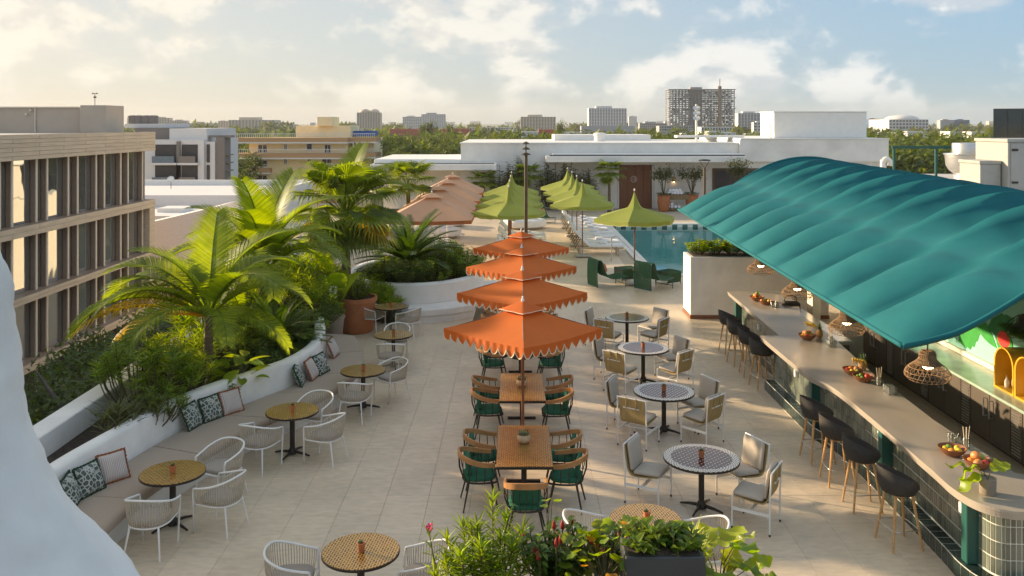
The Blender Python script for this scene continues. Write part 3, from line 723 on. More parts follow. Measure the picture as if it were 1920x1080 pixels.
# ------------------------------------------------------------------ teal wave canopy
def canopy():
    m, nt, b = nmat('teal_fabric')
    n = noise_node(nt, 1.2, 4); rp_ = ramp_node(nt, n.outputs[0], [(.35, (.010, .112, .13)), (.65, (.014, .135, .155))])
    lnk(nt, rp_.outputs[0], b.inputs['Base Color']); b.inputs['Roughness'].default_value = .75; b.inputs['Specular IOR Level'].default_value = .15
    n2 = noise_node(nt, 220, 2); bp = nt.nodes.new('ShaderNodeBump'); bp.inputs['Strength'].default_value = .08; bp.inputs['Distance'].default_value = .01; lnk(nt, n2.outputs[0], bp.inputs['Height']); lnk(nt, bp.outputs[0], b.inputs['Normal'])
    key = [(5.2, 0), (5.6, .09), (6.0, .22), (6.6, .55), (7.35, 1.03), (8.2, 1.46), (9.1, 1.64), (10, 1.56), (11, 1.22), (12.2, .66), (13.2, .25)]
    pr = catmull([(x, z, 0) for x, z in key], 6)
    Y0, Y1, NP, SUB = 11.75, 27.7, 11, 12
    def amp(x):                    # between ribs: fabric dips over the crest, lifts in the hollow
        if x < 7.0: return .34*sin(pi*min(1, (x-5.2)/1.8))**.8 if x > 5.2 else 0
        return -.42*min(1, (x-7.0)/1.2)
    rows = []
    for i in range(NP*SUB+1):
        y = Y0+(Y1-Y0)*i/(NP*SUB); t = (i % SUB)/SUB; q = (4*t*(1-t))**.75; base = 2.55+(y-Y0)/(Y1-Y0)*.27
        rows.append([(p.x, y, base+p.y+amp(p.x)*q) for p in pr])
    t = thing('teal_canopy', 'large rippling teal fabric canopy sweeping over the bar', 'canopy', (9.3, 19, 0))
    under = [[(x, y, z-.025) for x, y, z in r] for r in rows]
    rel(MB().strip(rows), t).obj('fabric', m, t, smooth='all')
    rel(MB().strip([r[::-1] for r in under]), t).obj('lining', m, t, smooth='all')
    e1 = [Vector(r[0]) for r in rows]
    hem = [(x, y, z-.02) for x, y, z in [r[0] for r in rows]]
    rel(MB().tube(hem, .035, 8), t).obj('front_hem', m, t, smooth='all')
    for r in (rows[0], rows[-1]): rel(MB().tube([(x, y, z-.02) for x, y, z in r], .035, 8), t).obj('end_hem', m, t, smooth='all')
    for k in range(NP+1):
        r = rows[k*SUB]; rel(MB().tube([(x, y, z-.05) for x, y, z in r], .022, 6), t).obj('rib', MATS['post_green'], t, smooth='all')
    for y in (13.2, 16.1, 19.0, 21.9, 24.8):
        yy = min(range(len(rows)), key=lambda i: abs(rows[i][0][1]-y)); z = min(rows[yy], key=lambda q: abs(q[0]-9.75))[2]
        rel(MB().box(9.69, 9.81, y-.06, y+.06, 0, z-.06), t).obj('post', MATS['post_green'], t)
canopy()
# wicker pendant lamps
M('wicker', (.30, .19, .10), rough=.7, var=.2, scale=20); m, nt, b = nmat('bulb_glow'); MATS['bulb_glow'] = m
b.inputs['Emission Color'].default_value = (1, .62, .28, 1); b.inputs['Emission Strength'].default_value = 6
def pendant():
    t = thing('pendant_lamp', 'x', 'lamp')
    MB().tube([(0, 0, .2), (0, 0, .75)], .012, 6).obj('stem', MATS['dark_metal'], t)
    prof = [(.03, .22), (.09, .21), (.115, .16), (.12, .10), (.17, .04), (.26, -.03), (.31, -.10), (.315, -.16), (.27, -.21)]
    mb = MB()
    P = catmull([(r, z, 0) for r, z in prof], 3)
    for k in range(28):
        a = 2*pi*k/28; mb.tube([(p.x*cos(a+i*.03), p.x*sin(a+i*.03), p.y) for i, p in enumerate(P)], .0035, 4, cap=False)
        mb.tube([(p.x*cos(a-i*.03), p.x*sin(a-i*.03), p.y) for i, p in enumerate(P)], .0035, 4, cap=False)
    for r, z in prof: mb.tube([(r*cos(2*pi*k/28), r*sin(2*pi*k/28), z) for k in range(28)], .005, 4, closed=True)
    mb.obj('shade', MATS['wicker'], t)
    MB().lathe([(p.x*.96, p.y-.004) for p in P[:14]], 24, cap=False).obj('liner', MATS['wicker'], t, smooth='all')
    for a in (0, 2.1, 4.2): MB().lathe([(.004, -.05), (.028, -.035), (.036, -.005), (.022, .03), (.012, .045)], 10, (.05*cos(a), .05*sin(a), -.01)).obj('bulb', MATS['bulb_glow'], t, smooth='all')
    return t
pn = pendant(); used = []
for (y, z), lb in zip(((12.95, 1.95), (16.1, 1.88), (18.9, 1.98), (21.7, 2.02)), ('wicker pendant lamp hanging at the near corner of the canopy', 'wicker pendant lamp above the banana bowl on the bar', 'wicker pendant lamp over the black coffee bag', 'wicker pendant lamp farthest along the bar in front of the planter box')):
    place(pn, used, (6.1, y, z), None, label=lb, group='pendant lamps over the bar')
# ------------------------------------------------------------------ seating
M('rope', (.50, .43, .33), rough=.9, var=.1, scale=40); M('seat_pad', (.36, .31, .26), rough=.95, var=.07, scale=50, bump=.1, bscale=150)
M('oak', (.55, .31, .12), rough=.45, var=.22, scale=6, stretch=(1, 1, 6)); M('wood_rail', (.40, .195, .07), rough=.4, var=.15, scale=8)
M('green_cloth', (.012, .115, .06), rough=.9, var=.12, scale=30, bump=.1); M('grey_cloth', (.45, .395, .325), rough=.95, var=.05, scale=40, bump=.1, bscale=140)
M('tan_weave', (.40, .29, .12), rough=.85, var=.35, scale=6, stretch=(30, 1, 1)); M('charcoal', (.042, .036, .03), rough=.85, var=.2, scale=20, bump=.1, bscale=90)
def pad(w, d, z0, z1, rnd=.06, n=5, e=.35):
    """soft rounded rectangular cushion"""
    out = []
    pts = []
    for sx_, sy_, a0 in ((1, 1, 0), (-1, 1, pi/2), (-1, -1, pi), (1, -1, 3*pi/2)):
        for k in range(n+1):
            a = a0+pi/2*k/n; pts.append((sx_*(w/2-rnd)+rnd*cos(a), sy_*(d/2-rnd)+rnd*sin(a)))
    h = z1-z0; rows = []
    for s_, z in ((.90, z0), (.97, z0+h*.12), (1, z0+h*.4), (1, z0+h*.6), (.975, z0+h*.85), (.90, z0+h*.98), (.5, z1), (.02, z1)):
        rows.append([(x*s_, y*s_, z) for x, y in pts])
    mb = MB().strip(rows, closed=True); mb.f.append(tuple(range(len(pts)-1, -1, -1))); return mb
def rope_chair():
    t = thing('rope_armchair', 'x', 'chair')
    top = catmull([(-.275, .24, .62), (-.29, .1, .645), (-.29, -.08, .69), (-.2, -.24, .745), (0, -.29, .765), (.2, -.24, .745), (.29, -.08, .69), (.29, .1, .645), (.275, .24, .62)], 5)
    low = catmull([(-.25, .22, .405), (-.255, .1, .405), (-.25, -.06, .40), (-.17, -.2, .395), (0, -.245, .39), (.17, -.2, .395), (.25, -.06, .40), (.255, .1, .405), (.25, .22, .405)], 5)
    MB().tube([(-.235, .265, 0), (-.268, .25, .55)]+top, .015, 6, cap=True).obj('arm_rail', MATS['white_metal'], t, smooth='all')
    MB().tube(low+[(.2, .26, .405), (-.2, .26, .405)], .013, 6, closed=True).obj('seat_frame', MATS['white_metal'], t, smooth='all')
    mb = MB()
    N = 46
    def at(c, u): 
        f = u*(len(c)-1); i = min(int(f), len(c)-2); return c[i].lerp(c[i+1], f-i)
    for k in range(1, N):
        u = k/N; a, b_ = at(top, u), at(low, u); mid = a.lerp(b_, .5); n_ = Vector((mid.x, mid.y, 0)); n_ = n_.normalized()*.012
        mb.tube([a, mid+n_, b_], .0062, 4, cap=False)
    mb.obj('rope_back', MATS['rope'], t)
    s_ = pad(.50, .48, .41, .475, .16); s_.obj('seat_pad', MATS['seat_pad'], t, smooth=60)
    for sgn in (-1, 1):
        if sgn > 0: MB().tube([(.235, .265, 0), (.268, .25, .55), (.275, .24, .62)], [.013, .015, .015], 6).obj('leg', MATS['white_metal'], t)
        else: MB().tube([(-.235, .265, 0), (-.268, .25, .54)], [.013, .015], 6).obj('leg', MATS['white_metal'], t)
        MB().tube([(sgn*.24, -.27, 0), (sgn*.185, -.19, .40)], [.011, .015], 6).obj('leg', MATS['white_metal'], t)
    return t
def spindle_chair():
    t = thing('spindle_chair', 'x', 'chair')
    rail = catmull([(-.27, .2, .655), (-.285, .05, .67), (-.26, -.13, .71), (-.14, -.27, .755), (0, -.3, .765), (.14, -.27, .755), (.26, -.13, .71), (.285, .05, .67), (.27, .2, .655)], 5)
    rows = []
    for i, p in enumerate(rail):
        d = (rail[min(i+1, len(rail)-1)]-rail[max(i-1, 0)]).normalized(); n_ = Vector((-d.y, d.x, 0)).normalized(); h = .026+.014*sin(pi*i/(len(rail)-1))
        rows.append([p+n_*.014+Vector((0, 0, h)), p-n_*.014+Vector((0, 0, h)), p-n_*.014-Vector((0, 0, h)), p+n_*.014-Vector((0, 0, h))])
    mb = MB().strip(rows, closed=True); mb.f += [(0, 1, 2, 3), tuple(range(len(mb.v)-1, len(mb.v)-5, -1))]; mb.obj('wood_rail', MATS['wood_rail'], t, smooth=35)
    base = catmull([(-.235, .2, .40), (-.25, .05, .40), (-.22, -.13, .40), (-.12, -.215, .40), (0, -.235, .40), (.12, -.215, .40), (.22, -.13, .40), (.25, .05, .40), (.235, .2, .40)], 5)
    MB().tube(base+[(.2, .24, .40), (-.2, .24, .40)], .014, 6, closed=True).obj('seat_ring', MATS['dark_metal'], t, smooth='all')
    sp = [2, 5, 8, 11, 14, 17, 20, 23, 26, 29, 32, 35, 38]
    for i in sp:
        a, b_ = rail[i], base[i]; m_ = a.lerp(b_, .55); n_ = Vector((m_.x, m_.y, 0)).normalized()*.028
        MB().tube([a, m_+n_, b_], .0072, 5).obj('spindle', MATS['dark_metal'], t)
    pad(.47, .46, .41, .475, .16).obj('seat_cushion', MATS['green_cloth'], t, smooth=60)
    bk = pad(.40, .26, 0, .07, .08); bk.xf(Matrix.Translation((0, -.205, .60)) @ Matrix.Rotation(radians(-82), 4, 'X')); bk.obj('back_cushion', MATS['green_cloth'], t, smooth=60)
    for sx_, sy_ in ((-1, 1), (1, 1), (-1, -1), (1, -1)):
        MB().tube([(sx_*.26, sy_*.25, 0), (sx_*.17, sy_*.16, .40)], [.011, .016], 6).obj('leg', MATS['dark_metal'], t)
    return t
def sling_chair():
    t = thing('sling_chair', 'x', 'chair'); W = .265
    for s_ in (-1, 1):
        MB().tube([(s_*W, .23, 0), (s_*W, .23, .43)], .0115, 6).obj('leg', MATS['white_metal'], t)
        MB().tube([(s_*W, -.28, 0), (s_*W, -.28, .45), (s_*W, -.305, .84)], .0115, 6).obj('leg', MATS['white_metal'], t)
        for y in (.23, -.28): MB().lathe([(.013, 0), (.014, .03)], 8, (s_*W, y, 0)).obj('foot', MATS['dark_metal'], t)
    side = [MB().box(s_*W-.007, s_*W+.007, -.27, .22, .255, .295).obj('side_rail', MATS['white_metal'], t) for s_ in (-1, 1)]
    MB().box(-W+.008, W-.008, -.04, .0, .262, .288).obj('cross_rail', MATS['white_metal'], t)
    MB().tube([(-W, .23, .43), (W, .23, .43)], .0115, 6).obj('front_bar', MATS['white_metal'], t); MB().tube([(-W-.01, -.305, .84), (W+.01, -.305, .84)], .013, 6).obj('top_bar', MATS['white_metal'], t)
    prof = catmull([(0, .235, .44), (0, .05, .415), (0, -.12, .40), (0, -.2, .42), (0, -.245, .5), (0, -.275, .66), (0, -.305, .845)], 4)
    w_ = .235
    rows = [[(-w_, p.y, p.z), (w_, p.y, p.z), (w_, p.y-.012, p.z-.012), (-w_, p.y-.012, p.z-.012)] for p in prof]
    mb = MB().strip(rows, closed=True); mb.f += [(3, 2, 1, 0), tuple(range(len(mb.v)-4, len(mb.v)))]; mb.obj('sling', MATS['tan_weave'], t, smooth=40)
    a = pad(.45, .42, .0, .055, .05); a.xf(Matrix.Translation((0, .03, .425)) @ Matrix.Rotation(radians(3), 4, 'X')); a.obj('seat_cushion', MATS['grey_cloth'], t, smooth=60)
    a = pad(.45, .41, 0, .05, .05); a.xf(Matrix.Translation((0, -.25, .655)) @ Matrix.Rotation(radians(-82), 4, 'X')); a.obj('back_cushion', MATS['grey_cloth'], t, smooth=60)
    MB().tube([(-.15, -.318, .68), (.15, -.318, .68)], .010, 6).obj('back_bar', MATS['white_metal'], t)
    for s_ in (-1, 1): MB().box(s_*.09-.008, s_*.09+.008, -.335, -.31, .68, .85).obj('strap', MATS['tan_weave'], t)
    return t
def bar_stool():
    t = thing('bar_stool', 'x', 'stool')
    rows = []; N = 28
    for j, (r, z) in enumerate(((.02, .695), (.15, .695), (.21, .71), (.235, .76), (.25, .83), (.24, 1.05), (.228, 1.04), (.205, .83), (.19, .775), (.14, .755), (.02, .75))):
        row = []
        for k in range(N):
            a = 2*pi*k/N; back = .5-.5*sin(a)          # 1 at the back (-y)
            side = abs(cos(a)); zz = z
            if z > .80: zz = .76+(z-.76)*(.22+.78*back**.9)
            row.append((r*cos(a)*1.04, r*sin(a)*(1.0 if sin(a) > 0 else 1.02)-(.03*(zz-.76)/.24 if zz > .76 else 0), zz))
        rows.append(row)
    mb = MB().strip(rows, closed=True); mb.f += [tuple(range(N-1, -1, -1)), tuple(range(len(mb.v)-N, len(mb.v)))]; mb.obj('seat_shell', MATS['charcoal'], t, smooth='all')
    pad(.30, .28, .752, .79, .12).obj('seat_pad', MATS['charcoal'], t, smooth=60)
    for sx_, sy_ in ((-1, 1), (1, 1), (-1, -1), (1, -1)):
        MB().tube([(sx_*.215, sy_*.205, 0), (sx_*.12, sy_*.115, .70)], [.013, .021], 7).obj('leg', MATS['oak'], t, smooth=50)
    MB().box(-.14, .14, -.13, .13, .67, .695, .01).obj('under_frame', MATS['oak'], t)
    q = .185; MB().tube(catmull([(q, q*.95, .26), (-q, q*.95, .26), (-q*1.08, 0, .26), (-q, -q*.95, .26), (q, -q*.95, .26), (q*1.08, 0, .26)], 4), .007, 6, closed=True).obj('foot_ring', MATS['steel'], t, smooth='all')
    return t
def face(dx, dy): return atan2(dy, dx)-pi/2      # local +y looks along (dx, dy)
# ---- rope chairs
rc, used = rope_chair(), []
for x, y, dx, dy, lb in (
    (-4.66, 11.33, .05, 1, 'white rope armchair in front of the gold table beside the patterned bench cushions'),
    (-3.96, 11.95, -.9, .3, 'white rope armchair right of the gold table beside the patterned bench cushions'),
    (-4.3, 13.0, -.45, -.9, 'white rope armchair behind the gold table beside the patterned bench cushions'),
    (-4.05, 14.05, .3, .9, 'white rope armchair at the front left of the second gold table from the plaster mound'),
    (-3.05, 14.35, -.9, .3, 'white rope armchair at the front right of the second gold table from the plaster mound'),
    (-3.45, 15.35, -.3, -.95, 'white rope armchair behind the second gold table from the plaster mound'),
    (-2.95, 16.35, .1, 1, 'white rope armchair in front of the gold table by the bench bend'),
    (-2.42, 17.6, -.7, -.7, 'white rope armchair at the back right of the gold table by the bench bend'),
    (-2.68, 19.2, 0, 1, 'white rope armchair in front of the gold table past the bench end'),
    (-2.72, 20.65, 0, -1, 'white rope armchair behind the gold table past the bench end'),
    (-3.72, 23.2, .95, -.3, 'white rope armchair between the terracotta pot and the farthest gold table'),
    (-2.68, 22.75, -.9, .35, 'white rope armchair right of the farthest gold table near the white bench'),
    (-2.47, 9.82, .95, .1, 'white rope armchair left of the gold table at the bottom edge'),
    (-1.0, 9.85, -.95, .05, 'white rope armchair behind the pink flower at the bottom edge'),
    (.9, 10.65, .95, .0, 'white rope armchair left of the gold table behind the red flowers'),
    (2.28, 10.5, -.95, .1, 'white rope armchair right of the gold table behind the red flowers')):
    place(rc, used, (x, y, 0), face(dx, dy)+R.uniform(-.06, .06), label=lb, group='white rope armchairs')
# ---- spindle chairs
TY = (13.05, 15.95, 19.0, 22.1); nm = ('nearest', 'second', 'third', 'farthest')
sc_, used = spindle_chair(), []
for k, cy in enumerate(TY):
    for sx_, side in ((-1, 'left'), (1, 'right')):
        for dy, fb in ((-.36, 'front'), (.42, 'back')):
            place(sc_, used, (.16+sx_*(.60+R.uniform(-.04, .05)), cy+dy+R.uniform(-.03, .03), 0), face(-sx_, .1)+R.uniform(-.1, .1), label='green-cushioned spindle chair at the %s %s of the %s square brass table' % (fb, side, nm[k]), group='green spindle chairs')
place(sc_, used, (.17, 11.78, 0), 0, label='green-cushioned spindle chair at the near end of the nearest square brass table', group='green spindle chairs')
# ---- sling chairs
MT = ((2.69, 12.57), (2.69, 15.7), (2.77, 18.74), (2.81, 21.7)); mn = ('nearest', 'second', 'third', 'farthest')
sg, used = sling_chair(), []
for k, (cx, cy) in enumerate(MT):
    spots = [(-.66, .32, .9, -.4, 'left'), (.68, .30, -.85, -.45, 'right rear')]
    if k == 0: spots.append((.62, -.48, -.88, .45, 'right front'))
    else: spots += [(-.5, -.58, .62, .8, 'left front'), (.58, -.5, -.75, .66, 'right front')]
    for dx, dy, fx, fy, nm_ in spots:
        place(sg, used, (cx+dx+R.uniform(-.04, .04), cy+dy+R.uniform(-.04, .04), 0), face(fx, fy)+R.uniform(-.12, .12), label='grey-cushioned sling chair at the %s of the %s mosaic table' % (nm_, mn[k]), group='sling chairs at the mosaic tables')
# ---- stools
st, used = bar_stool(), []
for i, (x, y) in enumerate(((5.04, 11.5), (5.0, 12.6), (4.98, 13.5), (4.98, 14.4), (5.2, 18.35), (5.2, 19.25), (5.17, 20.15), (5.2, 21.1))):
    lb = ('charcoal bar stool nearest the camera, first of the near four', 'charcoal bar stool second of the near four', 'charcoal bar stool third of the near four', 'charcoal bar stool farthest of the near four',
          'charcoal bar stool nearest of the far four by the bar step', 'charcoal bar stool second of the far four', 'charcoal bar stool third of the far four', 'charcoal bar stool beside the white planter box, last of the row')[i]
    place(st, used, (x, y, 0), face(1, .05)+R.uniform(-.12, .12), label=lb, group='charcoal bar stools along the bar')

# ------------------------------------------------------------------ tables
def tile_mat(name, kind):
    m, nt, b = nmat(name); MATS[name] = m
    tc = nt.nodes.new('ShaderNodeTexCoord'); mp = nt.nodes.new('ShaderNodeMapping'); lnk(nt, tc.outputs['Object'], mp.inputs[0])
    if kind == 'brass':
        mp.inputs['Rotation'].default_value = (0, 0, .02)
        br = nt.nodes.new('ShaderNodeTexBrick'); br.inputs['Scale'].default_value = 9; br.inputs['Mortar Size'].default_value = .05; br.inputs['Brick Width'].default_value = .55; br.inputs['Row Height'].default_value = .28; br.offset = .5
        br.inputs['Color1'].default_value = (.30, .128, .009, 1); br.inputs['Color2'].default_value = (.13, .048, .004, 1); br.inputs['Mortar'].default_value = (.61, .385, .125, 1)
        lnk(nt, mp.outputs[0], br.inputs[0]); lnk(nt, br.outputs[0], b.inputs['Base Color'])
        n = noise_node(nt, 45, 2); bp = nt.nodes.new('ShaderNodeBump'); bp.inputs['Strength'].default_value = .5; bp.inputs['Distance'].default_value = .01; lnk(nt, n.outputs[0], bp.inputs['Height']); lnk(nt, bp.outputs[0], b.inputs['Normal'])
        b.inputs['Roughness'].default_value = .16; b.inputs['Metallic'].default_value = .4; b.inputs['Specular IOR Level'].default_value = .7
    else:                           # cream stars on dark maroon with a ringed border
        vo = nt.nodes.new('ShaderNodeTexVoronoi'); vo.inputs['Scale'].default_value = 15; vo.inputs['Randomness'].default_value = 0; vo.distance = 'MANHATTAN'; mp.inputs['Rotation'].default_value = (0, 0, .785); lnk(nt, mp.outputs[0], vo.inputs[0])
        s1 = ramp_node(nt, vo.outputs['Distance'], [(.0, (.66, .60, .50)), (.27, (.66, .60, .50)), (.31, (.075, .022, .02)), (.95, (.06, .018, .018))])
        ln = nt.nodes.new('ShaderNodeVectorMath'); ln.operation = 'LENGTH'; lnk(nt, tc.outputs['Object'], ln.inputs[0])
        mr = nt.nodes.new('ShaderNodeMapRange'); mr.inputs[1].default_value = .43; mr.inputs[2].default_value = .435; lnk(nt, ln.outputs['Value'], mr.inputs[0])
        gr = nt.nodes.new('ShaderNodeTexGradient'); gr.gradient_type = 'RADIAL'; lnk(nt, tc.outputs['Object'], gr.inputs[0])
        def mth(op, a, b_):
            q = nt.nodes.new('ShaderNodeMath'); q.operation = op
            for i, v in enumerate((a, b_)):
                if isinstance(v, (int, float)): q.inputs[i].default_value = v
                else: lnk(nt, v, q.inputs[i])
            return q.outputs[0]
        chk = mth('MULTIPLY', mth('SINE', mth('MULTIPLY', gr.outputs[0], 6.2832*48), 0), mth('SINE', mth('MULTIPLY', ln.outputs['Value'], 150), 0))
        s2 = ramp_node(nt, mth('ADD', mth('MULTIPLY', chk, .5), .5), [(.55, (.66, .60, .50)), (.62, (.10, .05, .04))])
        mx = nt.nodes.new('ShaderNodeMixRGB'); lnk(nt, mr.outputs[0], mx.inputs[0]); lnk(nt, s1.outputs[0], mx.inputs[1]); lnk(nt, s2.outputs[0], mx.inputs[2]); lnk(nt, mx.outputs[0], b.inputs['Base Color'])
        b.inputs['Roughness'].default_value = .13; b.inputs['Specular IOR Level'].default_value = .6
tile_mat('brass_mosaic', 'brass'); tile_mat('star_mosaic', 'star')
def round_table(name, rad, top, nfeet):
    t = thing(name, 'x', 'table')
    MB().lathe([(rad-.01, 0), (rad, .008), (rad, .030), (rad-.004, .033)], 48).obj('rim', MATS['dark_metal'], t, smooth=50, loc=(0, 0, .695))
    MB().lathe([(rad-.006, 0), (rad-.008, .006)], 48).obj('mosaic_top', MATS[top], t, loc=(0, 0, .7285))
    MB().lathe([(.042, 0), (.042, .60)], 14, (0, 0, .06)).obj('column', MATS['dark_metal'], t, smooth=50); MB().lathe([(.03, 0), (.14, .0), (.14, .012), (.05, .02)], 16, (0, 0, .675)).obj('top_plate', MATS['dark_metal'], t)
    MB().lathe([(.07, .02), (.075, .06), (.05, .10), (.043, .12)], 14).obj('hub', MATS['dark_metal'], t, smooth=60)
    for k in range(4):
        a = pi/4+k*pi/2+.2; MB().tube([(.05*cos(a), .05*sin(a), .055), (.2*cos(a), .2*sin(a), .04), (.32*cos(a), .32*sin(a), .016)], [.026, .02, .013], 6).obj('foot', MATS['dark_metal'], t, smooth=60)
    return t
rt, used = round_table('gold_table', .435, 'brass_mosaic', 4), []
GT = [((-4.66, 12.05), 'round gold mosaic table beside the patterned bench cushions'), ((-3.67, 14.63), 'second round gold mosaic table from the plaster mound'), ((-2.9, 17.03), 'round gold mosaic table by the bench bend'), ((-2.71, 19.92), 'round gold mosaic table past the bench end'), ((-3.2, 23.0), 'farthest round gold mosaic table near the terracotta pot'), ((-1.7, 9.83), 'round gold mosaic table at the bottom edge left of the planting'), ((1.6, 10.62), 'round gold mosaic table behind the red flowers')]
for i, ((x, y), lb) in enumerate(GT): place(rt, used, (x, y, 0), .3*i, label=lb, group='round gold mosaic tables')
mt, used = round_table('mosaic_table', .54, 'star_mosaic', 4), []
for i, (x, y) in enumerate(MT): place(mt, used, (x, y, 0), .12*i, label='round cream and maroon star mosaic table, %s of the four' % mn[i], group='star mosaic tables')
def square_table():
    t = thing('brass_table', 'x', 'table'); L, W = .84, .40
    MB().box(-W, W, -L, L, .695, .735, .006).obj('rim', MATS['dark_metal'], t); MB().box(-W+.006, W-.006, -L+.006, L-.006, .7355, .741).obj('mosaic_top', MATS['brass_mosaic'], t)
    for y in (-.45, .45):
        MB().box(-.035, .035, y-.035, y+.035, .04, .69, .004).obj('column', MATS['dark_metal'], t); MB().box(-.26, .26, y-.03, y+.03, .005, .04, .006).obj('foot_bar', MATS['dark_metal'], t)
    return t
sq, used = square_table(), []
for i, cy in enumerate(TY): place(sq, used, (.16, cy, 0), 0, label='long brass mosaic table between green chairs, %s of the row' % nm[i], group='long brass mosaic tables')

# ------------------------------------------------------------------ things on the tables
M('succulent', (.10, .17, .07), rough=.6, var=.3, scale=30, rnd=.2); M('clay_light', (.50, .34, .2), rough=.8, var=.12, scale=12); M('clay', (.45, .15, .055), rough=.8, var=.12, scale=12)
def cup():
    t = thing('clay_cup', 'x', 'plant pot')
    MB().lathe([(.032, 0), (.034, .004), (.042, .085), (.046, .086), (.046, .1), (.039, .1), (.037, .09)], 18).obj('cup', MATS['clay'], t, smooth=50)
    mb = MB()
    for k in range(22):
        a = k*2.4; e = .3+.05*k; r = .035; mb.add([(0, 0, .088), (cos(a)*r*.5-sin(a)*.007, sin(a)*r*.5+cos(a)*.007, .092+e*.018), (cos(a)*r, sin(a)*r, .094+e*.03), (cos(a)*r*.5+sin(a)*.007, sin(a)*r*.5-cos(a)*.007, .092+e*.018)], [(0, 1, 2, 3)])
    mb.obj('succulent', MATS['succulent'], t); return t
cu, used = cup(), []
for i, ((x, y), lb) in enumerate(GT):
    place(cu, used, (x+.01, y-.03, .7355), i*.7, label='small terracotta cup on the '+lb.replace('round gold mosaic table', 'gold table').replace('farthest gold table', 'farthest gold table'), group='terracotta cups on the tables')
for i, (x, y) in enumerate(MT): place(cu, used, (x, y, .7355), i, label='small terracotta cup with succulent on the %s star mosaic table' % mn[i], group='terracotta cups on the tables')
def bowl_plant():
    t = thing('bowl_planter', 'x', 'plant pot')
    MB().lathe([(.05, 0), (.085, .02), (.105, .06), (.1, .1), (.085, .125), (.078, .12), (.09, .08)], 22).obj('bowl', MATS['clay_light'], t, smooth=60)
    mb = MB()
    rr = random.Random(3)
    for k in range(90):
        a = rr.random()*6.28; r = .085*sqrt(rr.random()); z = .115+.05*rr.random(); s_ = .016+.012*rr.random(); ta = rr.random()*6.28
        mb.add([(r*cos(a), r*sin(a), z), (r*cos(a)+s_*cos(ta), r*sin(a)+s_*sin(ta), z+.012), (r*cos(a)+s_*1.3*cos(ta+.5), r*sin(a)+s_*1.3*sin(ta+.5), z+.024), (r*cos(a)+s_*cos(ta+1), r*sin(a)+s_*sin(ta+1), z+.012)], [(0, 1, 2, 3)])
    mb.obj('succulents', MATS['succulent'], t); return t
bp_, used = bowl_plant(), []
for i, cy in enumerate(TY): place(bp_, used, (.16, cy+(.0 if i else .08), .742), i, label='round clay bowl of succulents on the %s long brass table' % nm[i], group='clay bowls on the brass tables')

# ------------------------------------------------------------------ bench cushions
def cushion_mat(name, kind):
    m, nt, b = nmat(name); MATS[name] = m; tc = nt.nodes.new('ShaderNodeTexCoord'); b.inputs['Roughness'].default_value = .95
    if kind == 'leaf':
        vo = nt.nodes.new('ShaderNodeTexVoronoi'); vo.feature = 'DISTANCE_TO_EDGE'; vo.inputs['Scale'].default_value = 15; lnk(nt, tc.outputs['Object'], vo.inputs[0])
        r = ramp_node(nt, vo.outputs[0], [(.0, (.42, .43, .38)), (.07, (.42, .43, .38)), (.13, (.055, .075, .06)), (.5, (.11, .13, .115))])
    else:
        wv = nt.nodes.new('ShaderNodeTexWave'); wv.inputs['Scale'].default_value = 13; wv.bands_direction = 'X'; lnk(nt, tc.outputs['Object'], wv.inputs[0])
        r = ramp_node(nt, wv.outputs['Fac'], [(.35, (.60, .52, .46)), (.6, (.40, .34, .32))])
    lnk(nt, r.outputs[0], b.inputs['Base Color'])
cushion_mat('leaf_print', 'leaf'); cushion_mat('stripe_print', 'stripe')
M('dark_green_fringe', (.02, .055, .025), rough=1, var=.4, scale=40, bump=.6); M('rust_fringe', (.28, .09, .025), rough=1, var=.3, scale=40, bump=.6)
def throw(kind):
    t = thing('throw_cushion', 'x', 'cushion'); S = .40; rows = []; n = 14
    for sgn in (1, -1):
        rows = []
        for i in range(n+1):
            u = i/n*2-1; row = []
            for j in range(n+1):
                v = j/n*2-1; th = .075*((1-u**4)*(1-v**4))**.6*(1+.1*sin(5*u+3*v)); pin = 1-.05*(1-abs(v)**2) if abs(u) > .99 else 1
                row.append((u*S/2*(1-.05*(1-v*v)*abs(u)), sgn*th, v*S/2*(1-.05*(1-u*u)*abs(v))+S/2))
            rows.append(row)
        mb = MB().strip(rows if sgn > 0 else rows[::-1]); mb.obj('face', MATS['leaf_print' if kind == 'leaf' else 'stripe_print'], t, smooth='all')
    edge = []
    for k in range(64):
        s_ = k/64*4; i = int(s_); f = s_-i; a = [(-1, -1), (1, -1), (1, 1), (-1, 1), (-1, -1)]; u = a[i][0]+(a[i+1][0]-a[i][0])*f; v = a[i][1]+(a[i+1][1]-a[i][1])*f
        edge.append((u*S/2*(1-.05*(1-v*v)*abs(u))*1.02, .006*sin(k*2.1), v*S/2*(1-.05*(1-u*u)*abs(v))*1.02+S/2))
    MB().tube(edge, [.017+.005*sin(k*3.3) for k in range(64)], 6, closed=True).obj('fringe', MATS['dark_green_fringe' if kind == 'leaf' else 'rust_fringe'], t)
    return t
lf, sp_ = throw('leaf'), throw('stripe'); ul, us = [], []
def on_bench(yy, d=.2):
    i = max(k for k in range(len(Wc)-1) if Wc[k].y <= yy); f = i+(yy-Wc[i].y)/(Wc[i+1].y-Wc[i].y); p = Wc[i].lerp(Wc[i+1], f-i); q = Sc[i].lerp(Sc[i+1], f-i); n_ = (q-p).normalized(); return p+n_*d, n_
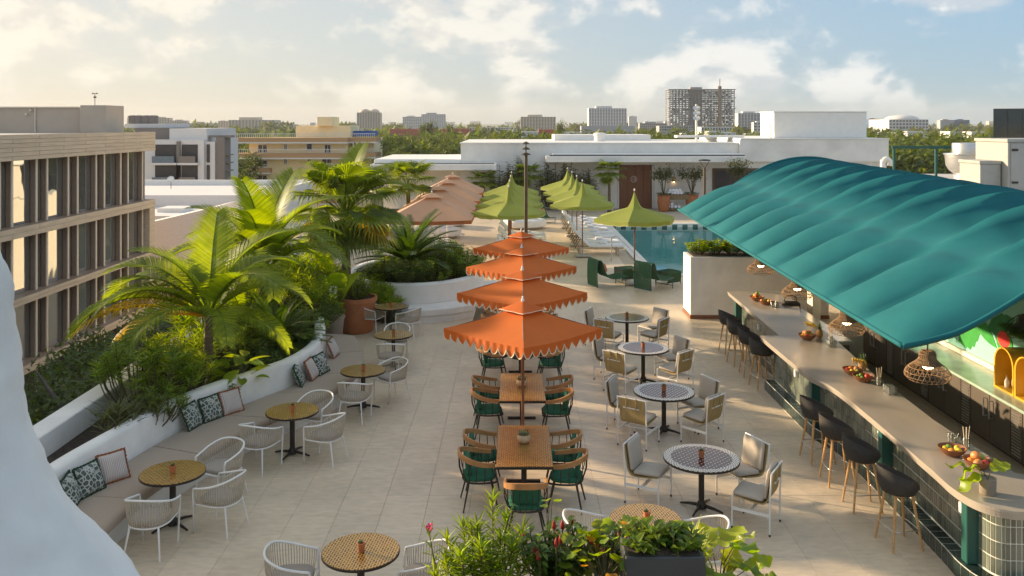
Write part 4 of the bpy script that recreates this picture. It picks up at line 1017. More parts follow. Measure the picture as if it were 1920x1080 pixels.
for kind, u, d, tw, lb in (
    ('leaf', 11.3, .22, .1, 'leaf-print cushion partly hidden by the plaster mound'), ('leaf', 11.65, .25, .3, 'leaf-print cushion second from the plaster mound'), ('leaf', 12.0, .28, -.2, 'leaf-print cushion leaning beside the rust-fringed one at the near bench'), ('stripe', 12.42, .34, -.5, 'striped rust-fringed cushion behind the nearest bench table'),
    ('leaf', 14.62, .2, .1, 'leaf-print cushion leftmost of the three at the middle of the bench'), ('leaf', 14.98, .24, -.3, 'leaf-print cushion between two others at the middle of the bench'), ('stripe', 15.32, .3, -.5, 'striped rust-fringed cushion at the middle of the bench'),
    ('leaf', 16.95, .2, .05, 'leaf-print cushion leftmost of the group at the bench bend'), ('stripe', 17.33, .24, -.2, 'striped cushion between two leaf-print ones at the bench bend'), ('leaf', 17.68, .28, -.4, 'leaf-print cushion right of the striped one at the bench bend'), ('stripe', 18.95, .26, -.3, 'striped cushion alone near the far end of the bench')):
    p, n_ = on_bench(u, d); o = place(lf if kind == 'leaf' else sp_, ul if kind == 'leaf' else us, (p.x, p.y, .478), 0, label=lb, group='%s bench cushions' % ('leaf-print' if kind == 'leaf' else 'striped'))
    o.rotation_euler = (radians(-24), 0, atan2(n_.y, n_.x)-pi/2+tw) ; o.rotation_euler[0] = radians(24)
for x, y, rz, lb in ((-1.33, 26.95, 1.9, 'black and white cushion at the near end of the white bench'), (-1.02, 28.0, 1.2, 'dark patterned cushion leaning on the white bench under the orange parasol')):
    o = place(lf, ul, (x, y, .41), 0, label=lb, group='cushions on the white bench'); o.rotation_euler = (radians(18), 0, rz+pi)
tag(MB().lathe([(.24, 0), (.25, .02), (.14, .40), (.16, .43), (.16, .46)], 24).obj('cone_stool', MATS['taupe_pot'], smooth=50, loc=(-.88, 24.2, 0)), 'taupe cone side table beside the white bench', 'side table')
# ------------------------------------------------------------------ orange scalloped parasols
M('orange_canvas', (.55, .128, .012), rough=.8, var=.05, scale=3, bump=.1, bscale=40, trans=.18); M('cream_piping', (.72, .60, .42), rough=.8); M('pole_wood', (.20, .075, .03), rough=.4, var=.15, stretch=(4, 4, 1)); M('brass', (.55, .40, .18), rough=.3, metal=.8)
def orange_parasol():
    t = thing('orange_parasol', 'x', 'parasol'); R0 = 1.30; ZE, ZA = 2.13, 2.52
    cor = [(R0, 0), (0, R0), (-R0, 0), (0, -R0)]
    for k in range(4):
        (x0, y0), (x1, y1) = cor[k], cor[(k+1) % 4]; rows = []
        for i in range(9):
            s_ = i/8; row = []
            for j in range(13):
                u = j/12; x, y = (x0+(x1-x0)*u)*s_, (y0+(y1-y0)*u)*s_; z = ZA+(ZE-ZA)*s_-.05*sin(pi*u)*s_*(1-.4*s_)-.03*sin(pi*s_)
                row.append((x, y, z))
            rows.append(row)
        pn_ = MB().strip(rows).obj('canopy_panel', MATS['orange_canvas'], t, smooth='all')
        # valance with scallops
        v0, v1, pip = [], [], []; NS = 10
        L = NS*8
        for i in range(L+1):
            u = i/L; x, y = x0+(x1-x0)*u, y0+(y1-y0)*u; ze = rows[-1][0][2]-.05*sin(pi*u)*.6
            sc = abs(sin(pi*NS*u)); o = 1+.012*sin(i*.9)
            v0.append((x, y, ze)); v1.append((x*o, y*o, ze-.065-.11*sc**.8)); pip.append((x*o*1.003, y*o*1.003, ze-.067-.11*sc**.8))
        MB().strip([v0, v1]).obj('valance', MATS['orange_canvas'], pn_, smooth='all')
        MB().tube(pip, .0095, 4).obj('piping', MATS['cream_piping'], pn_)
        MB().tube([(0, 0, ZA-.05), (x0*.5, y0*.5, (ZA+ZE)/2-.03), (x0*.99, y0*.99, ZE-.02)], .011, 5).obj('rib', MATS['pole_wood'], t)
        MB().tube([(0, 0, 1.85), (x0*.5, y0*.5, (ZA+ZE)/2-.04)], .009, 5).obj('strut', MATS['pole_wood'], t)
    # small vent cap
    rows = []
    for s_, z in ((.0, ZA+.055), (.12, ZA+.01), (.3, ZA-.075)):
        rows.append([((cor[k][0]+(cor[(k+1) % 4][0]-cor[k][0])*j/6)*max(s_, .02), (cor[k][1]+(cor[(k+1) % 4][1]-cor[k][1])*j/6)*max(s_, .02), z+.012*sin(j*2.2)*s_) for k in range(4) for j in range(6)])
    cap = MB().strip(rows, closed=True).obj('vent_cap', MATS['orange_canvas'], t, smooth=60)
    MB().tube([(x*1.01, y*1.01, z) for x, y, z in rows[-1]], .007, 4, closed=True).obj('piping', MATS['cream_piping'], cap)
    MB().tube([(0, 0, .02), (0, 0, 2.54)], .026, 10).obj('pole', MATS['pole_wood'], t, smooth=60)
    MB().lathe([(.03, 0), (.022, .02), (.03, .05), (.012, .075), (.016, .1), (.004, .115)], 10, (0, 0, 2.55)).obj('finial', MATS['white_metal'], t, smooth=60)
    MB().lathe([(.26, 0), (.26, .03), (.05, .05), (.035, .2)], 20, (0, 0, .0)).obj('base', MATS['dark_metal'], t, smooth=40); return t
op, used = orange_parasol(), []
for k, y in enumerate((14.5, 17.55, 20.75, 23.9)): place(op, used, (.16+.02*k, y, 0), .02*k, label='orange square parasol with scalloped edge, %s in the row' % ('nearest', 'second', 'third', 'farthest')[k], group='orange scalloped parasols')

# ------------------------------------------------------------------ green pagoda parasols
M('green_canvas', (.25, .285, .045), rough=.8, var=.05, scale=3, bump=.1, bscale=40, trans=.16); M('pale_edge', (.62, .60, .34), rough=.8)
def green_parasol(R0, ze, za):
    t = thing('green_parasol', 'x', 'parasol'); n = 6
    cor = [(R0*cos(2*pi*k/n+.25), R0*sin(2*pi*k/n+.25)) for k in range(n)]
    def zf(s_): return ze+(za-ze)*(.44*(1-s_)+.56*max(0, 1-s_/.22)**2.0 if s_ < .22 else .44*(1-s_))
    for k in range(n):
        (x0, y0), (x1, y1) = cor[k], cor[(k+1) % n]; rows = []
        for s_ in (.012, .03, .06, .1, .15, .2, .26, .35, .5, .65, .8, .92, 1):
            rows.append([((x0+(x1-x0)*u)*s_, (y0+(y1-y0)*u)*s_, zf(s_)-.045*sin(pi*u)*s_*s_) for u in [j/8 for j in range(9)]])
        rows.append([(x*1.005, y*1.005, z-.13-.012*sin(j*2.4)) for j, (x, y, z) in enumerate(rows[-1])])
        p = MB().strip(rows).obj('canopy_panel', MATS['green_canvas'], t, smooth=50)
        MB().tube(rows[-1], .007, 4).obj('edge_binding', MATS['pale_edge'], p)
        MB().tube([(0, 0, zf(.26)-.06), (x0*.985, y0*.985, ze-.02)], .012, 5).obj('rib', MATS['pole_wood'], t)
    MB().tube([(0, 0, .05), (0, 0, za-.05)], .024, 8).obj('pole', MATS['pole_wood'], t, smooth=60)
    MB().lathe([(.018, 0), (.03, .03), (.02, .07), (.004, .09)], 8, (0, 0, za-.03)).obj('finial', MATS['white_metal'], t, smooth=60)
    MB().box(-.3, .3, -.24, .24, .03, .10, .02).obj('base', MATS['grey_base'], t); MB().tube([(0, 0, .1), (0, 0, .38)], .034, 8).obj('sleeve', MATS['grey_base'], t)
    return t
M('grey_base', (.40, .39, .37), rough=.6)
gp = green_parasol(1.45, 2.2, 3.15); used = []
for k, y in enumerate((33.0, 36.2, 39.4, 42.6)): place(gp, used, (-.17+.03*k, y, 0), .05*k, label='green pagoda parasol, %s of the left row of four' % nm[k], group='green pagoda parasols by the loungers')
for k, y in enumerate((36.3, 39.5, 42.7, 46.2)): place(gp, used, (2.86+.0*k, y, 0), -.05*k+.1, label='green pagoda parasol, %s of the right row of four' % nm[k], group='green pagoda parasols by the loungers')
g2 = green_parasol(1.46, 2.30, 3.24); g2.location = (4.14, 30.0, 0); tag(g2, 'green pagoda parasol standing alone over the green rope chairs', 'parasol', 'green pagoda parasols by the loungers')

# ------------------------------------------------------------------ beige parasols
M('beige_canvas', (.52, .32, .20), rough=.85, var=.04, scale=3, trans=.12); M('rust_edge', (.44, .13, .035), rough=.85)
def beige_parasol():
    t = thing('beige_parasol', 'x', 'parasol'); h = 1.5; ze, za = 2.15, 2.93
    cor = [(h, -h), (h, h), (-h, h), (-h, -h)]
    for k in range(4):
        (x0, y0), (x1, y1) = cor[k], cor[(k+1) % 4]
        rows = [[((x0+(x1-x0)*j/8)*s_, (y0+(y1-y0)*j/8)*s_, za+(ze-za)*s_-.04*sin(pi*j/8)*s_) for j in range(9)] for s_ in (.01, .12, .25, .5, .75, 1)]
        p = MB().strip(rows).obj('canopy_panel', MATS['beige_canvas'], t, smooth=40)
        MB().strip([rows[-1], [(x*1.003, y*1.003, z-.13) for x, y, z in rows[-1]]]).obj('valance', MATS['rust_edge'], p, smooth='all')
        MB().tube([(0, 0, za-.05), (x0*.985, y0*.985, ze-.03)], .012, 5).obj('rib', MATS['white_metal'], t)
    MB().strip([[(x*.26, y*.26, za-.08+.0) for x, y in cor], [(x*.01, y*.01, za+.06) for x, y in cor]], closed=True).obj('vent_cap', MATS['beige_canvas'], t)
    MB().lathe([(.02, 0), (.035, .04), (.01, .1)], 8, (0, 0, za+.05)).obj('finial', MATS['white_metal'], t)
    MB().tube([(0, 0, .05), (0, 0, za)], .035, 8).obj('mast', MATS['white_metal'], t)
    MB().box(-.35, .35, -.35, .35, 0, .07, .01).obj('base', MATS['grey_base'], t); return t
bg_, used = beige_parasol(), []
for k, (x, y) in enumerate(((-2.95, 32.0), (-3.0, 35.6), (-2.95, 39.6), (-3.0, 43.9))): place(bg_, used, (x, y, 0), 0, label='beige square parasol with rust edge, %s of the four' % nm[k], group='beige parasols over the daybeds')

# ------------------------------------------------------------------ loungers and daybeds
M('towel_white', (.84, .84, .87), rough=.95, var=.05, scale=8, bump=.4, bscale=18); M('lounger_frame', (.45, .38, .29), rough=.6)
def lounger(head_left=True):
    t = thing('sun_lounger', 'x', 'sun lounger')
    pr = [(-1.05, 1.02), (-.95, .98), (-.55, .55), (-.38, .42), (-.2, .38), (.95, .38), (1.03, .35)]
    P = catmull([(x, 0, z) for x, z in pr], 5)
    rows = [[(p.x, -.4, p.z-.03), (p.x, -.38, p.z+.04), (p.x, -.1, p.z+.05+.008*sin(i*1.7)), (p.x, .1, p.z+.05+.008*sin(i*2.3)), (p.x, .38, p.z+.04), (p.x, .4, p.z-.03)] for i, p in enumerate(P)]
    mb = MB().strip(rows, closed=True); mb.f += [(0, 1, 2, 3, 4, 5), tuple(range(len(mb.v)-1, len(mb.v)-7, -1))]; mb.obj('mattress', MATS['towel_white'], t, smooth=60)
    for s_ in (-1, 1):
        MB().tube([(-1.0, s_*.34, .28), (1.05, s_*.34, .28)], .022, 6).obj('side_rail', MATS['lounger_frame'], t)
        for x in (-.75, .85): MB().box(x-.03, x+.03, s_*.34-.025, s_*.34+.025, 0, .27).obj('leg', MATS['lounger_frame'], t)
        MB().tube([(-.95, s_*.3, .3), (-.72, s_*.3, .70)], .014, 5).obj('back_strut', MATS['dark_metal'], t)
    tw = pad(.34, .26, 0, .09, .06); tw.xf(Matrix.Translation((.25, .05, .435))); tw.obj('rolled_towel', MATS['towel_white'], t, smooth=60)
    return t
ln_, used = lounger(), []
for k, y in enumerate((31.6, 32.7, 34.1, 35.2, 36.9, 38.0, 39.9, 41.0)): place(ln_, used, (.42+.03*k*0, y, 0), .03*sin(k*2.0), label='white sun lounger under the left green parasols, number %s from the front' % ('one', 'two', 'three', 'four', 'five', 'six', 'seven', 'eight')[k], group='white loungers in the left row')
for k, y in enumerate((37.2, 38.6, 40.1, 41.5, 43.2, 44.6, 46.2, 47.6)): place(ln_, used, (3.55, y, 0), .03*sin(k*1.3), label='white sun lounger beside the pool, number %s from the front' % ('one', 'two', 'three', 'four', 'five', 'six', 'seven', 'eight')[k], group='white loungers beside the pool')
def daybed():
    t = thing('daybed', 'x', 'daybed')
    MB().lathe([(.72, .02), (.72, .10)], 30, sx=1.3).obj('base', MATS['lounger_frame'], t, smooth=40)
    MB().lathe([(.85, .10), (.92, .14), (.93, .36), (.88, .45), (.75, .48), (.02, .48)], 36, sx=1.25).obj('mattress', MATS['towel_white'], t, smooth=50)
    for s_ in (-.45, .45):
        b1 = pad(.5, .62, 0, .16, .1); b1.xf(Matrix.Translation((-.75, s_, .64)) @ Matrix.Rotation(radians(60), 4, 'Y')); b1.obj('back_pillow', MATS['seat_pad'], t, smooth=60)
    MB().box(-.12, .12, -.2, .2, .55, .57).obj('tray', MATS['white_metal'], t)
    for x, y in ((-.1, -.18), (.1, -.18), (-.1, .18), (.1, .18)): MB().box(x-.01, x+.01, y-.01, y+.01, .48, .55).obj('tray_leg', MATS['dark_metal'], t)
    tw = pad(.4, .3, 0, .1, .06); tw.xf(Matrix.Translation((.5, .1, .48))); tw.obj('folded_towel', MATS['towel_white'], t, smooth=60); return t
db, used = daybed(), []
for (x, y), lb in zip(((-3.7, 38.2), (-3.65, 42.6), (-3.7, 47.2), (.6, 46.3)), ('oval white daybed nearest the planting', 'oval white daybed second along the left edge', 'oval white daybed farthest along the left edge', 'oval white daybed at the end of the left lounger row')): place(db, used, (x, y, 0), 0, label=lb, group='oval white daybeds')
# ------------------------------------------------------------------ green rope lounge chairs
M('green_rope', (.045, .13, .06), rough=.7, var=.35, scale=4, stretch=(1, 1, 40)); M('coral', (.62, .22, .12), rough=.9)
def rope_lounge():
    t = thing('green_lounge_chair', 'x', 'chair')
    prof = catmull([(0, .5, .36), (0, .2, .30), (0, -.12, .33), (0, -.3, .52), (0, -.42, .86), (0, -.52, .93), (0, -.6, .86), (0, -.62, .4), (0, -.6, .04)], 6)
    for s_ in (-1, 1): MB().tube([(s_*.37, p.y, p.z) for p in prof], .018, 6).obj('side_frame', MATS['post_green'], t, smooth='all')
    mb = MB()
    for k in range(40):
        x = -.35+.7*k/39; mb.tube([(x, p.y, p.z) for p in prof[::2]], .0085, 4, cap=False)
    mb.obj('rope_seat', MATS['green_rope'], t)
    for s_ in (-1, 1): MB().tube([(s_*.37, .46, .35), (s_*.37, .44, 0)], .016, 6).obj('leg', MATS['post_green'], t)
    MB().tube([(-.37, -.6, .05), (.37, -.6, .05)], .014, 5).obj('floor_bar', MATS['post_green'], t); MB().tube([(-.37, .44, .1), (.37, .44, .1)], .012, 5).obj('floor_bar', MATS['post_green'], t)
    c = pad(.36, .3, 0, .1, .08); c.xf(Matrix.Translation((0, -.26, .62)) @ Matrix.Rotation(radians(-72), 4, 'X')); c.obj('pillow', MATS['coral'], t, smooth=60); return t
rl, used = rope_lounge(), []
place(rl, used, (3.25, 29.85, 0), face(.95, .35), label='green rope lounge chair left of the lone parasol pole', group='green rope lounge chairs'); place(rl, used, (4.75, 29.4, 0), face(.75, .6), label='green rope lounge chair right of the lone parasol pole', group='green rope lounge chairs')
place(rl, used, (1.75, 48.6, 0), face(.6, -.8), label='green lounge chair behind the right lounger row', group='green rope lounge chairs')
def ottoman():
    t = thing('green_footstool', 'x', 'footstool'); pr = catmull([(0, .3, .06), (0, .32, .36), (0, .25, .42), (0, -.25, .42), (0, -.32, .36), (0, -.3, .06)], 4)
    for s_ in (-1, 1): MB().tube([(s_*.3, p.y, p.z) for p in pr], .016, 6).obj('side_frame', MATS['post_green'], t, smooth='all')
    mb = MB()
    for k in range(30): mb.tube([(-.28+.56*k/29, p.y, p.z) for p in pr], .0085, 4, cap=False)
    mb.obj('rope_top', MATS['green_rope'], t)
    for s_ in (-1, 1):
        for q in (-1, 1): MB().tube([(s_*.3, q*.3, .06), (s_*.3, q*.3, 0)], .014, 5).obj('leg', MATS['post_green'], t)
    return t
ot, used = ottoman(), []
place(ot, used, (4.0, 31.1, 0), .35, label='green rope footstool beside the pool edge left of the pole', group='green rope footstools'); place(ot, used, (5.35, 30.4, 0), .6, label='green rope footstool right of the right green chair', group='green rope footstools')
tag(MB().lathe([(.2, 0), (.2, .02), (.05, .05), (.04, .36), (.24, .38), (.24, .41)], 22).obj('coral_side_table', MATS['coral'], smooth=40, loc=(4.42, 30.75, 0)), 'small round coral side table between the green chairs', 'side table')
# ------------------------------------------------------------------ lamps
def tall_lamp():
    t = thing('mushroom_lamp_post', 'tall dark lamp post with three stacked disc shades behind the orange parasols', 'lamp post', (.38, 25.9, 0))
    MB().tube([(0, 0, 0), (0, 0, 4.62)], [.06, .05], 12).obj('post', MATS['bronze'], t, smooth=60)
    MB().tube([(0, 0, 4.62), (0, 0, 4.98)], .018, 8).obj('neck', MATS['bronze'], t); MB().lathe([(.16, 0), (.16, .02), (.07, .04)], 16).obj('flange', MATS['bronze'], t)
    for z, r in ((4.58, .145), (4.74, .125), (4.90, .105)): MB().lathe([(r*.95, 0), (r, .012), (r*.7, .05), (r*.2, .07), (.02, .075)], 20, (0, 0, z)).obj('disc_shade', MATS['bronze'], t, smooth=60)
M('bronze', (.11, .08, .045), rough=.4, metal=.4, var=.15); tall_lamp()
def bowl_lamp():
    t = thing('bowl_lamp_post', 'dark lamp post with a flat dished head by the pool house', 'lamp post', (11.1, 51.0, 0))
    MB().tube([(0, 0, 0), (0, 0, 2.95)], [.09, .075], 10).obj('post', MATS['bronze'], t, smooth=60)
    for s_ in (-1, 1): MB().tube([(0, 0, 2.9), (s_*.28, 0, 3.35)], .018, 6).obj('arm', MATS['bronze'], t)
    MB().lathe([(.34, 0), (.36, .02), (.30, .07), (.1, .1), (.02, .1)], 24, (0, 0, 3.35)).obj('head', MATS['dark_metal'], t, smooth=60)
bowl_lamp()
def flood():
    t = thing('floodlight_mast', 'white mast carrying three round floodlights above the pool house roof', 'lamp post', (12.7, 61.0, 4.285))
    MB().tube([(0, 0, 0), (0, 0, 2.55)], [.08, .07], 10).obj('mast', MATS['white_paint'], t, smooth=60)
    for k, z in enumerate((1.6, 1.95, 2.3)):
        for s_ in (-1, 1):
            h = MB().lathe([(.05, -.12), (.12, -.06), (.16, .02), (.15, .03), (.05, .0)], 12); h.xf(Matrix.Translation((s_*.09, -.14, z)) @ Matrix.Rotation(radians(90+15*s_), 4, 'X')); h.obj('floodlight', MATS['steel'], t, smooth=50)
flood()
# ------------------------------------------------------------------ white planter box by the pool and foreground planter
pb = thing('box_planter', 'tall white box planter with brown base trim between pool and bar', 'planter', (5.0, 24.8, 0))
MB().box(0, 3.9, 0, 1.05, .1, 1.74, .012).obj('wall', MATS['white_plaster'], pb)
M('trim_brown', (.20, .075, .035), rough=.6)
MB().box(-.012, 3.912, -.012, 1.062, 0, .099, .004).obj('base_trim', MATS['trim_brown'], pb); MB().box(.1, 3.8, .1, .95, 1.741, 1.76).obj('soil', MATS['soil'], pb)
M('slate_box', (.045, .047, .05), rough=.45, var=.12, scale=3)
fp = thing('slate_planter', 'dark slate planter box among the flowering plants at the bottom edge', 'planter', (1.36, 8.05, 0))
MB().box(-.36, .36, -.2, .2, .0, 1.63, .012).obj('box', MATS['slate_box'], fp); MB().box(-.32, .32, -.16, .16, 1.6305, 1.636).obj('soil', MATS['soil'], fp)
tr_ = thing('low_planter', 'low grey planter trough carrying the foreground plants', 'planter', (.7, 8.62, 0))
MB().box(-1.75, 1.75, -.62, .32, 0, .86, .012).obj('trough', MATS['taupe_pot'], tr_); MB().box(-1.7, 1.7, -.57, .27, .8605, .88).obj('soil', MATS['soil'], tr_)

# ------------------------------------------------------------------ plant on the roof to the right
M('dark_glass', (.02, .028, .03), rough=.08, var=.3, scale=.4, spec=.8)
def rooftop():
    struct(MB().box(10.6, 40, 12, 36, -.31, 3.45).obj('service_roof', MATS['concrete_roof']))
    t = thing('exhaust_fan', 'round aluminium exhaust fan on the service roof', 'fan', (15.5, 30, 3.455))
    MB().lathe([(.46, 0), (.46, .30), (.42, .32), (.60, .48), (.68, .62), (.72, .98), (.76, 1.0), (.76, 1.03), (.50, 1.05)], 32).obj('housing', MATS['spun_alu'], t, smooth=40); MB().lathe([(.49, 1.05), (.49, 1.36), (.47, 1.39), (.02, 1.4)], 28).obj('motor_cap', MATS['spun_alu'], t, smooth=40)
    t = thing('air_handler', 'pale grey air handling unit with hinged doors on the service roof', 'air conditioner', (16.35, 26.3, 3.455))
    MB().box(-1.9, 2.5, -.6, 1.2, 0, 1.5, .01).obj('cabinet', MATS['hvac_grey'], t); MB().box(-1.93, 2.53, -.63, 1.23, 1.505, 1.6, .01).obj('lid', MATS['hvac_grey'], t)
    d = MB().box(-1.82, -.4, -.625, -.605, .1, 1.45, .004).obj('door', MATS['hvac_grey'], t)
    for z in (.3, 1.25): MB().box(-1.8, -1.62, -.65, -.626, z, z+.06).obj('latch', MATS['dark_metal'], d)
    MB().box(-2.55, -1.94, -.3, .9, 0, .85, .01).obj('side_cabinet', MATS['hvac_grey'], t); MB().box(-2.58, -1.935, -.33, .93, .855, .95, .01).obj('side_lid', MATS['hvac_grey'], t)
    t = thing('green_guard_rail', 'dark green steel guard rail at the edge of the service roof', 'railing', (14.5, 33.5, 3.455))
    MB().box(-.08+0, 8, -.04, .04, 1.10, 1.2).obj('top_rail', MATS['post_green'], t)
    for x in (0, 1.6, 3.2, 4.8, 6.4): MB().box(x-.04, x+.04, -.04, .04, 0, 1.1).obj('post', MATS['post_green'], t)
    t = thing('gooseneck_vent', 'white gooseneck vent pipe at the corner of the pool house roof', 'vent', (21.0, 50, 0)); MB().tube(catmull([(0, 0, 0), (0, 0, 3.1), (.05, 0, 3.4), (.25, 0, 3.5), (.42, 0, 3.35), (.42, 0, 3.1)], 5), .14, 10).obj('pipe', MATS['white_paint'], t, smooth='all')
    Y = 70.0; t = thing('glass_block', 'dark glass office block at the right edge beyond the roofs', 'building', (38.2, Y, -14), radians(-29))
    MB().box(0, 14, 0, 6, 0, 20.7).obj('core', MATS['slate_box'], t)
    for r in range(3):
        for k in range(14): MB().box(k+.03, k+1-.03, -.06, -.005, 12.0+r*2.9, 12.0+r*2.9+2.8).obj('glass_panel', MATS['dark_glass'], t)
M('spun_alu', (.60, .60, .59), rough=.35, metal=.85, var=.1, scale=2, stretch=(1, 1, 8)); M('hvac_grey', (.37, .37, .345), rough=.5, var=.06); rooftop()

# ------------------------------------------------------------------ on the bar
M('bowl_wood', (.22, .075, .025), rough=.5, var=.2); M('lemon', (.72, .50, .03), rough=.45, var=.12); M('orange_fruit', (.75, .26, .03), rough=.45, var=.12); M('mango', (.60, .24, .07), rough=.4, var=.4, scale=8); M('lime', (.20, .34, .04), rough=.4, var=.15); M('apple', (.50, .05, .03), rough=.3, var=.3); M('banana', (.76, .50, .05), rough=.5, var=.15)
M('pineapple', (.36, .19, .05), rough=.7, var=.4, scale=18, bump=.8, bscale=25)
m, nt, b = nmat('clear_glass'); MATS['clear_glass'] = m
tr = nt.nodes.new('ShaderNodeBsdfTransparent'); tr.inputs[0].default_value = (.86, .88, .86, 1); gl = nt.nodes.new('ShaderNodeBsdfGlossy'); gl.inputs['Roughness'].default_value = .03; lw = nt.nodes.new('ShaderNodeLayerWeight'); lw.inputs[0].default_value = .42; mx = nt.nodes.new('ShaderNodeMixShader')
lnk(nt, lw.outputs['Facing'], mx.inputs[0]); lnk(nt, tr.outputs[0], mx.inputs[1]); lnk(nt, gl.outputs[0], mx.inputs[2]); lnk(nt, mx.outputs[0], nt.nodes['Material Output'].inputs[0])
CT = 1.1205
bowl_me = MB().lathe([(.06, 0), (.09, .01), (.15, .06), (.18, .11), (.172, .112), (.14, .065), (.08, .02), (.01, .018)], 24).mesh('fruit_bowl', MATS['bowl_wood'], 60)
def fruit_me(name, mat, r, sz): return MB().lathe([(.004, -r*sz), (r*.6, -r*sz*.8), (r*.95, -r*sz*.3), (r, .1*r), (r*.8, r*sz*.62), (r*.4, r*sz*.92), (.004, r*sz)], 14).mesh(name, MATS[mat], 'all')
FR = {'lemon': fruit_me('lemon', 'lemon', .042, 1.1), 'orange': fruit_me('orange', 'orange_fruit', .05, 1), 'mango': fruit_me('mango', 'mango', .058, 1.2), 'lime': fruit_me('lime', 'lime', .038, 1.05), 'apple': fruit_me('apple', 'apple', .048, .95)}
def fruit_group(x, y, where, kinds, rz=0):
    o = ob('fruit_bowl', bowl_me, None, (x, y, CT)); tag(o, 'shallow wooden fruit bowl '+where, 'bowl', 'fruit bowls on the bar')
    rr = random.Random(int(x*100+y*10))
    for i, k in enumerate(kinds):
        a = i*2*pi/5+.4; lay = i//5; r = (.088, .05, .0)[min(lay, 2)]
        f = ob(k, FR[k], None, (x+r*cos(a), y+r*sin(a), CT+.075+lay*.06), (rr.random()*1.2, rr.random()*1.2, rr.random()*6))
        tag(f, '%s %s in the bowl %s' % ({'lemon': 'yellow', 'orange': 'bright', 'mango': 'blushed', 'lime': 'green', 'apple': 'red'}[k], k, where), k, 'fruit %s' % where)
def bananas(x, y, z, rz, where):
    t = thing('banana_bunch', 'yellow banana bunch '+where, 'bananas', (x, y, z), rz, 'banana bunches on the bar')
    for k in range(5):
        a = -.5+k*.25; MB().tube([(.02*cos(a), .04*k-.08, .1), (.07, .045*k-.09, .09), (.13, .05*k-.1, .05), (.17, .055*k-.11, -.01)], [.008, .02, .021, .007], 7).obj('banana', MATS['banana'], t, smooth='all')
def pineapple(x, y, z, where):
    t = thing('pineapple', 'pineapple with spiky crown '+where, 'pineapple', (x, y, z), 0, 'pineapples on the bar')
    MB().lathe([(.02, 0), (.06, .02), (.07, .08), (.06, .14), (.03, .17)], 14).obj('fruit_body', MATS['pineapple'], t, smooth='all'); mb = MB()
    for k in range(20):
        a = k*2.4; e = .04+.0045*k; h = .1+.004*k; mb.add([(.02*cos(a+.6), .02*sin(a+.6), .165), (.02*cos(a-.6), .02*sin(a-.6), .165), ((.12-.005*k)*cos(a), (.12-.005*k)*sin(a), .165+h)], [(0, 1, 2)])
    mb.obj('crown', MATS['succulent'], t)
glass_me = MB().lathe([(.028, 0), (.033, .006), (.037, .13), (.034, .13), (.03, .012), (.005, .012)], 16).mesh('drinking_glass', MATS['clear_glass'], 60)
def glasses(x, y, n, where):
    for i in range(n):
        o = ob('drinking_glass', glass_me, None, (x+.085*(i % 2), y+.085*(i//2), CT)); tag(o, 'clear drinking glass in the cluster '+where, 'glass', 'glasses '+where)
def straws(x, y, where):
    t = thing('straw_jar', 'glass jar of pale straws '+where, 'jar', (x, y, CT), 0, 'straw jars on the bar'); MB().lathe([(.04, 0), (.045, .006), (.045, .15), (.042, .15), (.04, .012), (.005, .012)], 16).obj('jar', MATS['clear_glass'], t, smooth=60)
    for k in range(6): a = k*1.1; MB().tube([(.015*cos(a), .015*sin(a), .015), (.045*cos(a), .045*sin(a), .27+.01*k)], .0045, 5).obj('straw', MATS['cream_piping'], t)
W1, W2, W3, W4 = 'at the far end of the bar', 'by the step in the bar', 'in front of the louvred cabinet', 'near the potted leaf plant'
fruit_group(6.03, 21.75, W1, ['orange', 'lemon', 'apple', 'lemon', 'mango', 'lemon', 'orange', 'lemon', 'apple', 'lime', 'lime']); fruit_group(6.12, 21.3, W1+' behind the glasses', ['lemon', 'lime', 'mango'])
straws(6.28, 20.95, W1); glasses(6.2, 21.0, 4, W1)
fruit_group(5.97, 17.85, W2, ['mango', 'orange', 'lemon', 'apple', 'mango', 'apple', 'lemon', 'orange', 'mango', 'lime']); bananas(6.0, 17.95, CT+.21, .6, 'on top of the fruit bowl '+W2); pineapple(6.27, 18.0, CT, W2)
straws(6.33, 17.55, W2); glasses(6.22, 17.25, 6, W2)
fruit_group(5.93, 15.35, W3, ['mango', 'orange', 'apple', 'lemon', 'lime']); fruit_group(5.95, 14.95, W3+' next to the limes', ['apple', 'lime', 'lime', 'lime']); bananas(6.0, 15.35, CT+.16, .9, 'draped over the bowl '+W3); pineapple(6.2, 15.62, CT, W3)
straws(6.12, 14.72, W3); glasses(6.08, 14.2, 6, W3)
fruit_group(5.8, 11.62, W4, ['lemon', 'lime', 'lemon', 'orange', 'lemon']); fruit_group(5.92, 11.2, W4+' closest to the pot', ['mango', 'lime', 'orange', 'mango', 'apple', 'lime', 'mango'])
straws(6.1, 11.85, W4); glasses(6.0, 12.0, 4, W4)
t = thing('black_coffee_bag', 'black boxy bag with arched handle behind the bar', 'bag', (6.72, 21.3, .9005)); MB().box(-.21, .21, -.13, .13, 0, .30, .045).obj('bag_body', MATS['charcoal'], t, smooth=50)
MB().tube(catmull([(-.15, 0, .29), (-.13, 0, .40), (0, 0, .44), (.13, 0, .40), (.15, 0, .29)], 4), .014, 6).obj('handle', MATS['dark_metal'], t, smooth='all'); MB().box(-.035, .035, -.134, -.131, .13, .19).obj('badge', MATS['white_metal'], t)
